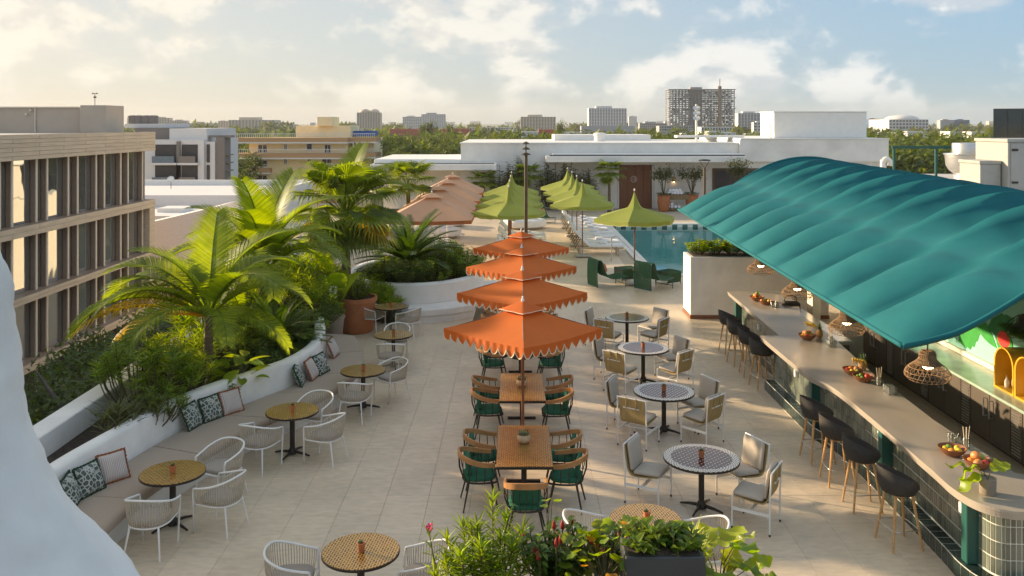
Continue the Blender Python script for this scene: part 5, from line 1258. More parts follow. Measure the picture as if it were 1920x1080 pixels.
# ------------------------------------------------------------------ by the pool house
t = thing('towel_console', 'wooden console stacked with rolled white towels by the pool house', 'console', (10.25, 55.6, 0))
M('bench_wood', (.22, .15, .07), rough=.6, var=.2, stretch=(1, 6, 6))
MB().box(-.9, .9, -.3, .3, .72, 1.05, .01).obj('drawer_box', MATS['bench_wood'], t); MB().box(-.9, .9, -.3, .3, .12, .18).obj('shelf', MATS['bench_wood'], t)
for x in (-.86, .86): MB().box(x-.04, x+.04, -.28, .28, 0, .72).obj('side', MATS['dark_open'], t)
rl_me = MB().lathe([(.02, -.2), (.09, -.2), (.1, -.18), (.1, .18), (.09, .2), (.02, .2)], 12).mesh('rolled_towel', MATS['towel_white'], 50)
for i in range(9):
    z = 1.15+.17*(0 if i < 5 else 1); x = -.45+.2*(i % 5)+(.1 if i > 4 else 0); tag(ob('rolled_towel', rl_me, None, (10.25+x, 55.6, z), (radians(90), 0, 0)), 'rolled white towel piled on the wooden console', 'towel', 'towels on the console')
for i in range(6): tag(ob('rolled_towel', rl_me, None, (9.8+.22*(i % 4), 55.6, .28+.18*(i//4)), (radians(90), 0, 0)), 'rolled white towel on the lower console shelf', 'towel', 'towels on the console shelf')
t = thing('wall_sconce', 'small bronze wall lamp above the towel console', 'lamp', (10.4, 56.9, 1.75)); MB().lathe([(.09, 0), (.12, .04), (.12, .3), (.08, .34)], 14).obj('shade', MATS['brass'], t, smooth=50); MB().box(-.05, .05, .0, .11, .1, .24).obj('bracket', MATS['brass'], t)
MB().lathe([(.01, -.03), (.04, -.02), (.04, .01)], 10).obj('bulb', MATS['bulb_glow'], t)
# ------------------------------------------------------------------ foliage materials
M('palm_leaf', (.145, .20, .014), rough=.5, var=.3, scale=2.5, trans=.52, rnd=.22, hue=.012); M('palm_yellow', (.45, .31, .014), rough=.5, var=.3, scale=3, trans=.45, rnd=.15)
M('fan_leaf', (.14, .19, .022), rough=.45, var=.3, scale=3, trans=.5, rnd=.22, hue=.012); M('cycad_leaf', (.06, .10, .012), rough=.4, var=.3, scale=3, trans=.3, rnd=.25); M('palm_trunk', (.17, .12, .075), rough=.9, var=.35, scale=6, stretch=(1, 1, 5), bump=.8)
M('leaf_dark', (.065, .115, .018), rough=.4, var=.3, scale=4, trans=.38, rnd=.35, hue=.015); M('leaf_mid', (.125, .185, .02), rough=.42, var=.3, scale=4, trans=.45, rnd=.3, hue=.015); M('leaf_light', (.19, .26, .025), rough=.4, var=.25, scale=4, trans=.48, rnd=.25, hue=.02); M('leaf_olive', (.10, .11, .035), rough=.5, var=.3, scale=4, trans=.3, rnd=.3)
M('leaf_variegated', (.42, .46, .14), rough=.45, var=.4, scale=9, trans=.4, rnd=.2); M('stem', (.10, .085, .035), rough=.8, var=.2); M('red_bract', (.38, .02, .015), rough=.5, var=.3, scale=20); M('pink_petal', (.62, .04, .14), rough=.6, var=.2); M('white_petal', (.75, .72, .62), rough=.6, var=.05, trans=.3)
M('leaf_turning', (.42, .22, .02), rough=.45, var=.4, scale=6, trans=.4, rnd=.2)
def frond_mesh(name, mat, L, e0, droop, n=44, ll=.5, lw=.022, fold=.5, hang=.35, seed=0):
    rr = random.Random(seed); mb = MB(); sp = []; x = z = 0.0; N = 24
    for i in range(N+1):
        t = i/N; e = e0-droop*t**1.4; sp.append((Vector((x, 0, z)), e)); x += cos(e)*L/N; z += sin(e)*L/N
    mb.tube([p for p, e in sp], [.020*(1-.85*i/N)+.003 for i in range(N+1)], 4)
    for k in range(n):
        t = .16+.84*k/(n-1); f = t*N; i = min(int(f), N-1); p = sp[i][0].lerp(sp[i+1][0], f-i); e = sp[i][1]
        T = Vector((cos(e), 0, sin(e))); U = Vector((-sin(e), 0, cos(e)))
        l_ = ll*(sin(pi*(.12+.82*t))**.6)*(.9+.2*rr.random())
        for s_ in (-1, 1):
            fw = .45+.5*t; d = (T*fw+Vector((0, s_, 0))*(1.0)+U*fold*(1-.7*t)).normalized()
            d2 = (d+Vector((0, 0, -hang*(1+.6*rr.random())))).normalized(); sd_ = T*(lw*(.8+.3*rr.random()))
            a = p; m_ = p+d*l_*.55; q = m_+d2*l_*.45
            mb.add([a-sd_*.5, a+sd_*.5, m_+sd_*.55, m_-sd_*.55, q], [(0, 1, 2, 3), (3, 2, 4)])
    return mb.mesh(name, MATS[mat], None)
def fan_mesh(name, mat, pet, R_, e0, seed=0, n=30, arc=250):
    rr = random.Random(seed); mb = MB(); sp = []; x = z = 0.0
    for i in range(9):
        t = i/8; e = e0-.5*t; sp.append(Vector((x, 0, z))); x += cos(e)*pet/8; z += sin(e)*pet/8
    mb.tube(sp, [.014-.001*i for i in range(9)], 5); c = sp[-1]; e = e0-.75
    T = Vector((cos(e), 0, sin(e))); U = Vector((-sin(e), 0, cos(e))); S = Vector((0, 1, 0))
    for k in range(n):
        a = radians(-arc/2+arc*k/(n-1)); da = radians(arc/(n-1))*.5; l_ = R_*(.72+.28*cos(a*.6))*(.93+.14*rr.random())
        d = (T*cos(a)+S*sin(a)); g = Vector((0, 0, -1))
        for q, (aa, off) in enumerate(((a-da, .02), (a, -.02))):
            d1 = T*cos(aa)+S*sin(aa); d2_ = T*cos(aa+da)+S*sin(aa+da)
            b0 = c; p1 = c+d1*l_*.55+U*off; p2 = c+d2_*l_*.55-U*off
            mb.add([b0, p1, p2], [(0, 1, 2)])
        m1 = c+(T*cos(a-da)+S*sin(a-da))*l_*.55; m2 = c+(T*cos(a+da)+S*sin(a+da))*l_*.55; tip = c+d*l_+g*l_*.28*(.5+rr.random()); md = c+d*l_*.8+g*l_*.06
        w_ = (m2-m1)*.22; mb.add([m1+U*.01, m2+U*.01, md+w_, md-w_, tip], [(0, 1, 2, 3), (3, 2, 4)])
    return mb.mesh(name, MATS[mat], None)
FM = {}
def fronds(kind):
    if kind in FM: return FM[kind]
    if kind == 'coco': v = [frond_mesh('palm_frond', 'palm_leaf', 1.95, radians(e), d, 62, .58, .027, .5, h, i) for i, (e, d, h) in enumerate(((84, .75, .12), (74, 1.25, .2), (60, 1.6, .3), (46, 1.75, .4), (30, 1.6, .55), (12, 1.3, .8)))]
    if kind == 'coco_y': v = [frond_mesh('palm_frond', 'palm_yellow', 1.75, radians(e), d, 42, .5, .022, .4, .9, 20+i) for i, (e, d) in enumerate(((22, 1.1), (8, 1.0)))]
    if kind == 'cycad': v = [frond_mesh('frond', 'cycad_leaf', 1.05, radians(e), d, 46, .17, .014, .4, .08, 40+i) for i, (e, d) in enumerate(((72, .7), (52, .9), (34, .8), (16, .6)))]
    if kind == 'fan': v = [fan_mesh('fan_leaf', 'fan_leaf', p, r, radians(e), 60+i) for i, (p, r, e) in enumerate(((.75, .62, 86), (.8, .66, 70), (.75, .62, 48), (.7, .6, 22), (.6, .58, -8)))]
    if kind == 'fan_y': v = [fan_mesh('fan_leaf', 'palm_yellow', .7, .55, radians(5), 80)]
    FM[kind] = v; return v
def trunk(h, r0, r1, lean=(0, 0), rings=True):
    mb = MB(); pts = []; rs = []; n = 18
    for i in range(n+1):
        t = i/n; pts.append((lean[0]*t*t, lean[1]*t*t, h*t)); rs.append((r0+(r1-r0)*t)*(1+.07*sin(i*2.7)+(.35*(1-t)**4)))
    mb.tube(pts, rs, 9); return mb
def palm(name, label, kind, loc, h, r0, spec, sc=1, lean=(0, 0), group=None, extra=(), crown='fronds', r1=None):
    t = thing(name, label, 'palm', loc, 0, group)
    trunk(h, r0, r1 or r0*.75, lean).obj('trunk', MATS['palm_trunk'], t, smooth='all')
    top = (lean[0], lean[1], h-.03)
    for q, (kd, i, az, s_) in enumerate(spec):
        ob('frond' if kd != 'fan' else 'fan_leaf', fronds(kd)[i], t, top, (R.uniform(-.08, .08), 0, radians(az)), sc*s_)
    return t
rr = random.Random(21)
def ring(kind, i, n, a0=0, s=1, jit=12): return [(kind, i, a0+360*k/n+rr.uniform(-jit, jit), s*rr.uniform(.9, 1.1)) for k in range(n)]
# big coconut palm at the front of the bed
spec = [('coco', 0, 100, .95), ('coco', 1, 20, 1.05), ('coco', 1, 200, .9), ('coco', 2, 178, 1.05), ('coco', 2, 330, 1.0), ('coco', 3, 165, 1.15), ('coco', 3, 205, 1.0), ('coco', 2, 45, 1.0), ('coco', 3, 10, .95), ('coco', 4, 185, 1.25), ('coco_y', 0, 192, 1.2), ('coco', 4, 240, .9), ('coco', 2, 130, .95), ('coco', 4, 300, .8), ('coco', 4, 90, .9), ('coco_y', 1, 172, 1.0), ('coco', 5, 350, .8)]
palm('coconut_palm', 'young coconut palm with sweeping yellow-tipped fronds at the front of the bed', 'coco', (-5.65, 16.3, .6), 1.35, .10, spec, 1.12, (.02, 0), 'palms in the planting bed')
spec = ring('coco', 0, 2, 70)+ring('coco', 1, 4, 10)+ring('coco', 2, 5, 30)+ring('coco', 3, 5, 0)+ring('coco', 4, 3, 60)
palm('coconut_palm', 'coconut palm with upright fronds behind the front coconut palm', 'coco', (-5.75, 20.2, .6), 1.5, .10, spec, 1.25, (0, 0), 'palms in the planting bed')
spec = ring('fan', 0, 4, 20)+ring('fan', 1, 6, 50)+ring('fan', 2, 8, 10)+ring('fan', 3, 8, 30)+ring('fan', 4, 10, 0)+ring('fan', 4, 7, 20, .85)+[('fan_y', 0, 330, 1.0), ('fan_y', 0, 345, .9), ('coco', 1, 150, .75), ('coco', 0, 60, .75), ('coco', 2, 5, .75), ('coco', 1, 30, .7), ('fan_y', 0, 200, .9)]
palm('fan_palm', 'tall shaggy fan palm with a rough brown trunk in the middle of the bed', 'fan', (-4.6, 24.3, .6), 2.35, .13, spec, 1.5, (-.05, .0), 'palms in the planting bed', r1=.11)
spec = ring('fan', 0, 3, 0)+ring('fan', 1, 6, 30)+ring('fan', 2, 7, 0)+ring('fan', 3, 7, 20)
palm('fan_palm', 'fan palm behind the tall shaggy one, left of the beige parasols', 'fan', (-4.3, 36.0, 0), 2.8, .12, spec, 1.25, group='palms in the planting bed')
cy = lambda s: ring('cycad', 0, 7, 0)+ring('cycad', 1, 11, 10)+ring('cycad', 2, 13, 5)+ring('cycad', 3, 13, 15)
palm('cycad', 'large dark sago palm in the round planter', 'cycad', (-3.2, 27.0, .82), .45, .16, cy(1), 1.75, group='sago palms')
palm('cycad', 'dark sago palm behind the big-leaved plant at the bench', 'cycad', (-5.0, 18.6, .62), .25, .15, cy(1), 1.12, group='sago palms')
for x, y, z, s_, lb in ((-1.9, 55.4, 1.7, .95, 'small fan palm beside the pool house at the left of the hedge'), (.95, 55.6, 2.1, 1.0, 'fan palm standing over the left green parasols'), (6.0, 54.9, 2.3, 1.0, 'fan palm with drooping leaves beside the brown door')):
    palm('fan_palm', lb, 'fan', (x, y, 0), z, .10, ring('fan', 0, 2, 0)+ring('fan', 1, 5, 30)+ring('fan', 2, 6, 0)+ring('fan', 3, 7, 20)+ring('fan', 4, 3, 5), s_, group='fan palms by the pool house')

# ------------------------------------------------------------------ leafy shrubs
def leaf_poly(mb, p, d, up, L, W, curl=.15, seg=2):
    """one leaf as a folded blade of quads"""
    d = d.normalized(); s_ = d.cross(up)
    if s_.length < 1e-4: s_ = Vector((1, 0, 0))
    s_.normalize(); n_ = s_.cross(d)
    c1 = p+d*L*.35-n_*0; c2 = p+d*L*.7-n_*L*curl*.4; tip = p+d*L-n_*L*curl
    f = n_*W*.25
    mb.add([p, c1-s_*W*.5+f, c1, c1+s_*W*.5+f, c2-s_*W*.42+f, c2, c2+s_*W*.42+f, tip], [(0, 1, 2), (0, 2, 3), (1, 4, 5, 2), (2, 5, 6, 3), (4, 7, 5), (5, 7, 6)])
def shrub_mesh(name, mat, seed, rx, ry, h, stems, per, L, W, whorl=False, tilt=.6, low=0.15, curl=.2):
    rr = random.Random(seed); mb = MB(); st = MB()
    for k in range(stems):
        a = rr.random()*2*pi; q = sqrt(rr.random()); tx, ty = rx*q*cos(a), ry*q*sin(a); tz = h*(1-.45*q*q)*(.75+.3*rr.random())
        b0 = Vector((tx*.35, ty*.35, 0)); b1 = Vector((tx*.8, ty*.8, tz*.55)); b2 = Vector((tx, ty, tz)); st.tube([b0, b1, b2], [.012, .008, .004], 4, cap=False)
        for j in range(per):
            u = low+(1-low)*((j+rr.random())/per) if not whorl else 1-.32*(j/per)**1.3
            p = b0.lerp(b1, u*2) if u < .5 else b1.lerp(b2, u*2-1); a2 = j*2.4+rr.random()*.6
            d = Vector((cos(a2), sin(a2), tilt*(.3+rr.random())+ (.5*(u-.6) if whorl else 0)))
            leaf_poly(mb, p, d, Vector((0, 0, 1)), L*(.7+.5*rr.random()), W*(.75+.4*rr.random()), curl)
    return mb.mesh(name, MATS[mat]), st.mesh('stems', MATS['stem'])
SH = {}
def shrub(name, label, key, loc, args, sc=1, rz=0, group=None, cat='shrub'):
    if key not in SH: SH[key] = shrub_mesh('foliage', *args)
    t = thing(name, label, cat, loc, rz, group); t.scale = (sc,)*3
    ob('foliage', SH[key][0], t); ob('stems', SH[key][1], t); return t
OL = ('leaf_mid', 101, .62, .6, .95, 46, 20, .15, .024, True, .7); OL2 = ('leaf_light', 102, .55, .55, .8, 40, 20, .14, .024, True, .7); CL = ('leaf_dark', 103, .7, .7, .8, 60, 16, .10, .055, False, .5); CL2 = ('leaf_mid', 104, .6, .6, .7, 55, 15, .095, .055, False, .5)
ST = ('leaf_light', 105, .5, .5, .8, 34, 16, .2, .03, True, .9); GR = ('leaf_olive', 106, .35, .35, .5, 30, 6, .32, .03, True, 1.2); BIG = ('leaf_light', 107, .4, .4, .5, 12, 5, .26, .16, False, .5)
BED = [(-6.25, 14.75, 'ol', OL, 1.4, 'narrow-leaved green shrub at the near end of the bed against the parapet'), (-5.85, 15.3, 'ol2', OL2, 1.3, 'bright narrow-leaved shrub below the front coconut palm'), (-6.3, 16.6, 'ol2', OL2, 1.35, 'feathery bright shrub left of the coconut trunk'),
    (-5.05, 17.0, 'cl', CL, .85, 'dark rounded shrub right of the coconut trunk'), (-5.55, 17.7, 'ol', OL, 1.25, 'tall narrow-leaved shrub in front of the sago palm'), (-6.3, 18.6, 'st', ST, 1.7, 'loose leafy shrub along the parapet beside the sago palm'),
    (-4.62, 18.6, 'cl', CL, .8, 'dark glossy shrub hanging over the bench bend'), (-4.75, 19.9, 'cl2', CL2, 1.1, 'mid-green shrub at the far bench end'), (-5.3, 21.4, 'ol2', OL2, 1.7, 'bright willowy shrub behind the far bench end'), (-6.2, 22.2, 'ol', OL, 1.9, 'dense shrub along the parapet behind the coconut palms'),
    (-5.3, 23.2, 'st', ST, 1.9, 'leafy shrub at the foot of the fan palm'), (-5.8, 24.8, 'cl2', CL2, 1.9, 'bushy shrub left of the fan palm trunk'), (-6.2, 27.0, 'st', ST, 2.0, 'tall light shrub beyond the fan palm'), (-4.5, 26.2, 'cl', CL, 1.5, 'dark shrub between the fan palm and the round planter'),
    (-5.2, 15.75, 'cl2', CL2, .62, 'low round shrub by the bench wall'), (-5.9, 19.9, 'cl', CL, 1.4, 'dark shrub around the rear coconut palm'), (-6.35, 20.4, 'ol2', OL2, 1.7, 'bright feathery shrub against the parapet behind the sago palm'), (-4.45, 17.7, 'cl2', CL2, .55, 'low mid-green shrub trailing over the curved wall'),
    (-5.5, 16.6, 'cl', CL, .7, 'dark low shrub around the foot of the coconut trunk'), (-5.1, 18.0, 'cl', CL, .9, 'dark filler shrub below the sago palm'), (-4.75, 21.2, 'cl', CL, 1.0, 'dark shrub behind the striped cushion at the bench end'), (-5.75, 14.3, 'ol', OL, .75, 'low narrow-leaved shrub beside the strap-leaved plants')]
for i, (x, y, key, ar, s_, lb) in enumerate(BED):
    shrub('leafy_shrub', lb, key, (x, y, .6 if x < -4.3 and y < 24 else .0), ar, s_, i*1.1, 'shrubs in the planting bed')
shrub('strappy_plant', 'olive strap-leaved plant at the near tip of the bed', 'gr', (-6.05, 13.5, .62), GR, 1.0, .4, cat='plant'); shrub('strappy_plant', 'second olive strap-leaved plant behind the first at the bed tip', 'gr', (-5.75, 14.0, .62), GR, .9, 2.4, cat='plant')
for i, (x, y, z, key, ar, s_, lb) in enumerate(((-2.2, 26.5, .82, 'cl2', CL2, 1.3, 'round-leaved shrub at the front of the round planter'), (-1.75, 27.6, .82, 'cl2', CL2, 1.45, 'glossy shrub at the right of the round planter'), (-3.6, 25.8, .82, 'cl', CL, 1.0, 'dark shrub at the left of the round planter'), (-2.6, 28.6, .82, 'cl', CL, 1.4, 'dark shrub at the back of the round planter'), (-2.75, 26.0, .82, 'ol2', OL2, .8, 'small bright tuft at the front rim of the round planter'), (-3.9, 28.6, .82, 'st', ST, 1.1, 'loose light shrub at the back left of the round planter'), (-3.75, 25.75, .82, 'cl2', CL2, 1.15, 'low shrub spilling over the left rim of the round planter'), (-3.05, 25.5, .82, 'cl', CL, 1.05, 'low dark shrub spilling over the front rim of the round planter'), (-2.35, 25.75, .82, 'cl2', CL2, 1.05, 'bright low shrub right of centre on the round planter rim'), (-1.6, 26.6, .82, 'cl2', CL2, 1.1, 'low glossy shrub at the right rim of the round planter'), (-1.45, 28.4, .82, 'cl', CL, .9, 'dark shrub at the far right rim of the round planter'))):
    shrub('leafy_shrub', lb, key, (x, y, z), ar, s_, i*1.7, 'shrubs in the round planter')
# big bright leaves leaning over the bench wall: each leaf its own part
leaf_me = []
for i, (L, W, mt_) in enumerate(((.26, .17, 'leaf_light'), (.3, .2, 'leaf_light'), (.2, .15, 'leaf_light'))):
    mb = MB(); rows = []
    for a in range(9):
        t_ = a/8; w_ = W*.5*sin(pi*min(1, .04+t_*.96))**.7; z = -.22*L*t_*t_
        rows.append([(L*t_, -w_, z+.25*w_), (L*t_, -w_*.5, z+.1*w_), (L*t_, 0, z), (L*t_, w_*.5, z+.1*w_), (L*t_, w_, z+.25*w_)])
    leaf_me.append(mb.strip(rows).mesh('leaf', MATS[mt_], 'all'))
leaf_dk = leaf_me[1].copy(); leaf_dk.materials[0] = MATS['leaf_mid']; leaf_tn = leaf_me[0].copy(); leaf_tn.materials[0] = MATS['leaf_turning']
def big_leaf_plant(name, label, loc, n, h, spread, mes, seed, sc=1, group=None, lean=(0, 0)):
    rr = random.Random(seed); t = thing(name, label, 'plant', loc, 0, group); mb = MB()
    for k in range(n):
        a = k*2.4+rr.random()*.5; u = (k+.5)/n; z = h*(.25+.75*u)*(.85+.3*rr.random()); r = spread*(1-.5*u)*(.5+.5*rr.random()); p = (r*cos(a)+lean[0]*u, r*sin(a)+lean[1]*u, z)
        mb.tube([(0, 0, 0), (p[0]*.4, p[1]*.4, z*.7), p], [.009, .006, .004], 4, cap=False)
        ob('leaf', rr.choice(mes), t, p, (rr.uniform(-.5, .5), rr.uniform(-.7, .25), a), sc*rr.uniform(.75, 1.15))
    mb.obj('stems', MATS['stem'], t); return t
big_leaf_plant('big_leaf_plant', 'bright broad-leaved plant leaning over the bench wall', (-4.95, 16.05, .7), 16, .6, .36, leaf_me, 3, 1.3); big_leaf_plant('big_leaf_plant', 'broad bright leaves beside the coconut trunk', (-5.6, 15.7, .7), 11, .75, .28, leaf_me, 4, 1.1)
# banana-like plant
ban = []
for i, (L, W) in enumerate(((1.2, .34), (1.0, .3))):
    rows = []
    for a in range(13):
        t_ = a/12; w_ = W*.5*(sin(pi*min(1, max(0, (t_-.28)/.72)))**.55 if t_ > .28 else .0)+.012; e = 1.45-1.1*t_**1.6; z = L*(t_*1.0-.28*t_**3); x = L*.34*t_**2.2
        rows.append([(x-.12*w_, -w_, z+.0), (x+.1*w_, -w_*.5, z), (x, 0, z), (x+.1*w_, w_*.5, z), (x-.12*w_, w_, z)])
    ban.append(MB().strip(rows).mesh('leaf', MATS['leaf_light' if i == 0 else 'leaf_mid'], 'all'))
def banana(label, loc, n, sc, seed):
    rr = random.Random(seed); t = thing('banana_plant', label, 'plant', loc, 0)
    for k in range(n): ob('leaf', ban[k % 2], t, (0, 0, 0), (0, rr.uniform(.0, .3), k*2.2+rr.random()), sc*rr.uniform(.8, 1.1))
banana('upright paddle-leaved banana plant in front of the fan palm trunk', (-4.5, 22.6, .6), 9, 1.25, 5)
# pots on the floor
pt = thing('terracotta_pot', 'large terracotta pot with green shrub beside the farthest gold table', 'plant pot', (-4.15, 23.35, 0)); MB().lathe([(.40, 0), (.44, .03), (.50, .8), (.54, .81), (.54, .92), (.48, .92), (.46, .8)], 36).obj('pot', MATS['terracotta'], pt, smooth=50); MB().lathe([(.47, 0), (.01, .02)], 24, (0, 0, .84)).obj('soil', MATS['soil'], pt)
shrub('potted_shrub', 'round dark green shrub growing in the large terracotta pot', 'cl2', (-4.15, 23.35, .84), CL2, .7, .5)
pt = thing('taupe_pot', 'taupe tapered pot with white-flowered plant left of the terracotta pot', 'plant pot', (-4.55, 22.1, 0)); MB().lathe([(.22, 0), (.24, .02), (.31, .62), (.33, .63), (.33, .68), (.29, .68)], 30).obj('pot', MATS['taupe_pot'], pt, smooth=50); MB().lathe([(.285, 0), (.01, .02)], 24, (0, 0, .62)).obj('soil', MATS['soil'], pt)
shrub('potted_shrub', 'pale feathery plant growing in the taupe pot', 'var', (-4.55, 22.1, .62), ('leaf_light', 120, .3, .3, .5, 26, 14, .12, .02, True, .9), 1.0, 0)
fl = thing('white_flower', 'white flower spray above the taupe pot', 'flower', (-4.5, 22.0, .63)); mb = MB(); rr2 = random.Random(9)
for k in range(40):
    a = rr2.random()*6.28; leaf_poly(mb, Vector((.03*cos(a), .03*sin(a), .52+.012*k*.6)), Vector((cos(a), sin(a), .5*rr2.random())), Vector((0, 0, 1)), .08, .03, .4)
mb.obj('petals', MATS['white_petal'], fl); MB().tube([(0, 0, 0), (.01, 0, .5), (0, 0, .8)], .006, 4).obj('stem', MATS['stem'], fl)
shrub('leafy_shrub', 'small yellow-green tuft at the left foot of the round planter', 'tuft', (-3.55, 24.3, 0), ('leaf_light', 121, .28, .28, .8, 22, 18, .13, .02, True, .9), 1.0, 0)
shrub('leafy_shrub', 'bright leafy shrub between the terracotta pot and the round planter', 'st', (-3.75, 24.55, 0), ST, 1.25, 1.0)
shrub('leafy_shrub', 'willowy shrub growing up behind the terracotta pot', 'ol2', (-4.3, 24.7, 0), OL2, 1.7, 2.0)
shrub('leafy_shrub', 'low dark filler shrub behind the farthest gold table', 'cl', (-3.3, 24.35, 0), CL, .5, 0)
for i in range(7): shrub('sea_grape', 'yellow-green bush, %s from the left in the white box planter' % ('first', 'second', 'third', 'fourth', 'fifth', 'sixth', 'seventh')[i], 'sg', (5.3+.5*i, 25.3, 1.75), ('leaf_light', 122, .36, .36, .5, 26, 10, .12, .095, False, .6), 1.0-.03*i, i*1.3, 'bushes in the box planter')

# trees in pots by the pool house
def pot_tree(x, y, h, lb, plb, seed):
    pt = thing('terracotta_pot', plb, 'plant pot', (x, y, 0), 0, 'pots by the pool house'); MB().lathe([(.26, 0), (.30, .03), (.40, .55), (.38, .95), (.42, .97), (.42, 1.02), (.36, 1.02)], 26).obj('pot', MATS['terracotta'], pt, smooth=50); MB().lathe([(.36, 0), (.01, .02)], 20, (0, 0, .97)).obj('soil', MATS['soil'], pt)
    rr = random.Random(seed); t = thing('small_tree', lb, 'tree', (x, y, .98), 0, 'potted trees by the pool house'); tk = MB(); lf = MB()
    for k in range(7):
        a = k*.9+rr.random(); r = .25+.6*rr.random(); p1 = Vector((r*.35*cos(a), r*.35*sin(a), h*.45)); p2 = Vector((r*cos(a), r*sin(a)*.7, h*(.75+.25*rr.random()))); tk.tube([(0, 0, 0), p1, p2], [.03, .02, .006], 5)
        for q in range(95):
            u = .35+.65*rr.random(); p = p1.lerp(p2, u)+Vector((rr.gauss(0, .16), rr.gauss(0, .16), rr.gauss(0, .14))); leaf_poly(lf, p, Vector((rr.gauss(0, 1), rr.gauss(0, 1), rr.gauss(0, .6))), Vector((0, 0, 1)), .15, .075, .2)
    for q in range(120):
        a = rr.random()*6.28; r = .42*sqrt(rr.random()); leaf_poly(lf, Vector((r*cos(a), r*sin(a), .05+.12*rr.random())), Vector((cos(a), sin(a), .4)), Vector((0, 0, 1)), .12, .06, .3)
    tk.obj('trunk', MATS['stem'], t); lf.obj('crown', MATS['leaf_olive'], t)
pot_tree(9.45, 55.2, 1.9, 'thin olive-leaved tree right of the brown door', 'tall terracotta pot right of the brown door', 31); pot_tree(11.3, 55.6, 1.9, 'thin olive-leaved tree behind the dished lamp post', 'terracotta pot behind the dished lamp post', 32); pot_tree(14.0, 54.6, 2.3, 'bushy light-green tree above the canopy edge', 'terracotta pot in front of the dark entrance', 33)
for i, (x, y, s_, lb) in enumerate(((-.6, 55.8, 2.2, 'airy dark-leaved bush left of the tall lamp post'), (.2, 56.0, 2.5, 'airy dark-leaved bush behind the tall lamp post'), (2.4, 56.0, 2.3, 'dark-leaved bush against the pool house wall between the parasol rows'), (3.6, 55.9, 2.3, 'dark-leaved bush behind the right parasols'), (4.7, 56.0, 1.9, 'dark-leaved bush left of the drooping fan palm'))):
    shrub('wall_shrub', lb, 'ws', (x, y, .2), ('leaf_olive', 140, .5, .3, 1.3, 40, 18, .11, .055, False, .4), s_*1.0, i*1.3, 'bushes along the pool house')
# ------------------------------------------------------------------ foreground plants
def rosettes(name, label, loc, stems, mat, L, W, seed, per=22, cat='plant', flower=None):
    rr = random.Random(seed); t = thing(name, label, cat, loc); st = MB(); lf = MB(); fm = MB()
    for (dx, dy, h) in stems:
        p0 = Vector((dx*.3, dy*.3, 0)); p1 = Vector((dx*.8, dy*.8, h*.6)); p2 = Vector((dx, dy, h)); st.tube([p0, p1, p2], [.010, .008, .005], 5)
        for j in range(per):
            u = 1-.62*(j/per)**1.2; p = p0.lerp(p1, u/.6) if u < .6 else p1.lerp(p2, (u-.6)/.4); a = j*2.4+rr.random(); k = j/per
            leaf_poly(lf, p, Vector((cos(a), sin(a), 1.3-1.5*k+.3*rr.random())), Vector((0, 0, 1)), L*(.6+.5*rr.random()), W*(.8+.4*rr.random()), .12)
        if flower: 
            for q in range(9):
                a = q*.8; leaf_poly(fm, p2+Vector((0, 0, .02*(q % 3))), Vector((cos(a), sin(a), .6)), Vector((0, 0, 1)), .05, .035, .2)
    st.obj('stems', MATS['stem'], t); lf.obj('foliage', MATS[mat], t)
    if flower: fm.obj('flowers', MATS[flower], t)
    return t
rosettes('oleander', 'narrow-leaved oleander with tall green shoots at the bottom centre', (-.2, 8.62, .84), [(-.45, .05, .55), (-.3, .1, .66), (-.15, -.02, .72), (.0, .12, .92), (.14, .05, .78), (.22, -.1, .6), (-.02, -.2, .5), (-.22, -.18, .45), (-.36, -.12, .38), (.3, .1, .62), (.08, -.05, .62)], 'leaf_mid', .19, .026, 1, 44)
rosettes('oleander', 'narrow-leaved oleander lower left with bright new leaves', (-.35, 8.5, .9), [(-.3, 0, .35), (-.15, -.1, .5), (.05, -.08, .55), (.2, -.12, .4), (.35, -.05, .52), (-.05, .1, .62), (.1, .05, .45), (-.4, -.1, .3), (.28, -.2, .3), (.5, -.1, .42)], 'leaf_light', .18, .026, 6, 44)
rosettes('pink_oleander', 'narrow shoot carrying a pink flower cluster at the far left of the planting', (-.62, 8.6, .9), [(-.2, .0, .62)], 'leaf_mid', .15, .02, 2, 20, 'plant', 'pink_petal')
def ginger(label, loc, n, seed, sp):
    rr = random.Random(seed); t = thing('red_ginger', label, 'plant', loc, 0, 'red-coned plants in the foreground'); st = MB(); lf = MB()
    for k in range(n):
        a = rr.random()*6.28; r = sp*sqrt(rr.random()); h = .38+.3*rr.random(); p2 = Vector((r*cos(a), r*sin(a)*.5, h)); st.tube([p2*.25, Vector((p2.x*.8, p2.y*.8, h*.5)), p2], .007, 5)
        for j in range(13):
            u = .35+.62*j/12; aa = j*2.2; p = Vector((p2.x*.9*u+.1*p2.x, p2.y*u, h*u)); leaf_poly(lf, p, Vector((cos(aa), sin(aa), .45)), Vector((0, 0, 1)), .13*(.8+.4*rr.random()), .055, .35)
        if k % 4 == 0:
            MB().lathe([(.006, 0), (.018, .015), (.021, .04), (.015, .07), (.003, .095)], 9).obj('red_cone', MATS['red_bract'], t, smooth=60, loc=tuple(p2))
    st.obj('stems', MATS['stem'], t); lf.obj('foliage', MATS['leaf_dark'], t)
ginger('dark-leaved plant with red cones right of the oleander', (.42, 8.5, .92), 34, 3, .42); ginger('dark-leaved plant with red cones growing out of the slate box', (1.36, 8.1, 1.12), 26, 4, .34); ginger('dark-leaved plant with red cones beneath the round yellow leaves', (.85, 8.7, .92), 24, 8, .34)
shrub('filler_shrub', 'low dark-leaved filler in the slate box', 'fil', (1.36, 8.06, 1.6), ('leaf_mid', 160, .40, .24, .2, 34, 9, .12, .06, False, .6), 1.0, 0, cat='plant')
sg_me = []
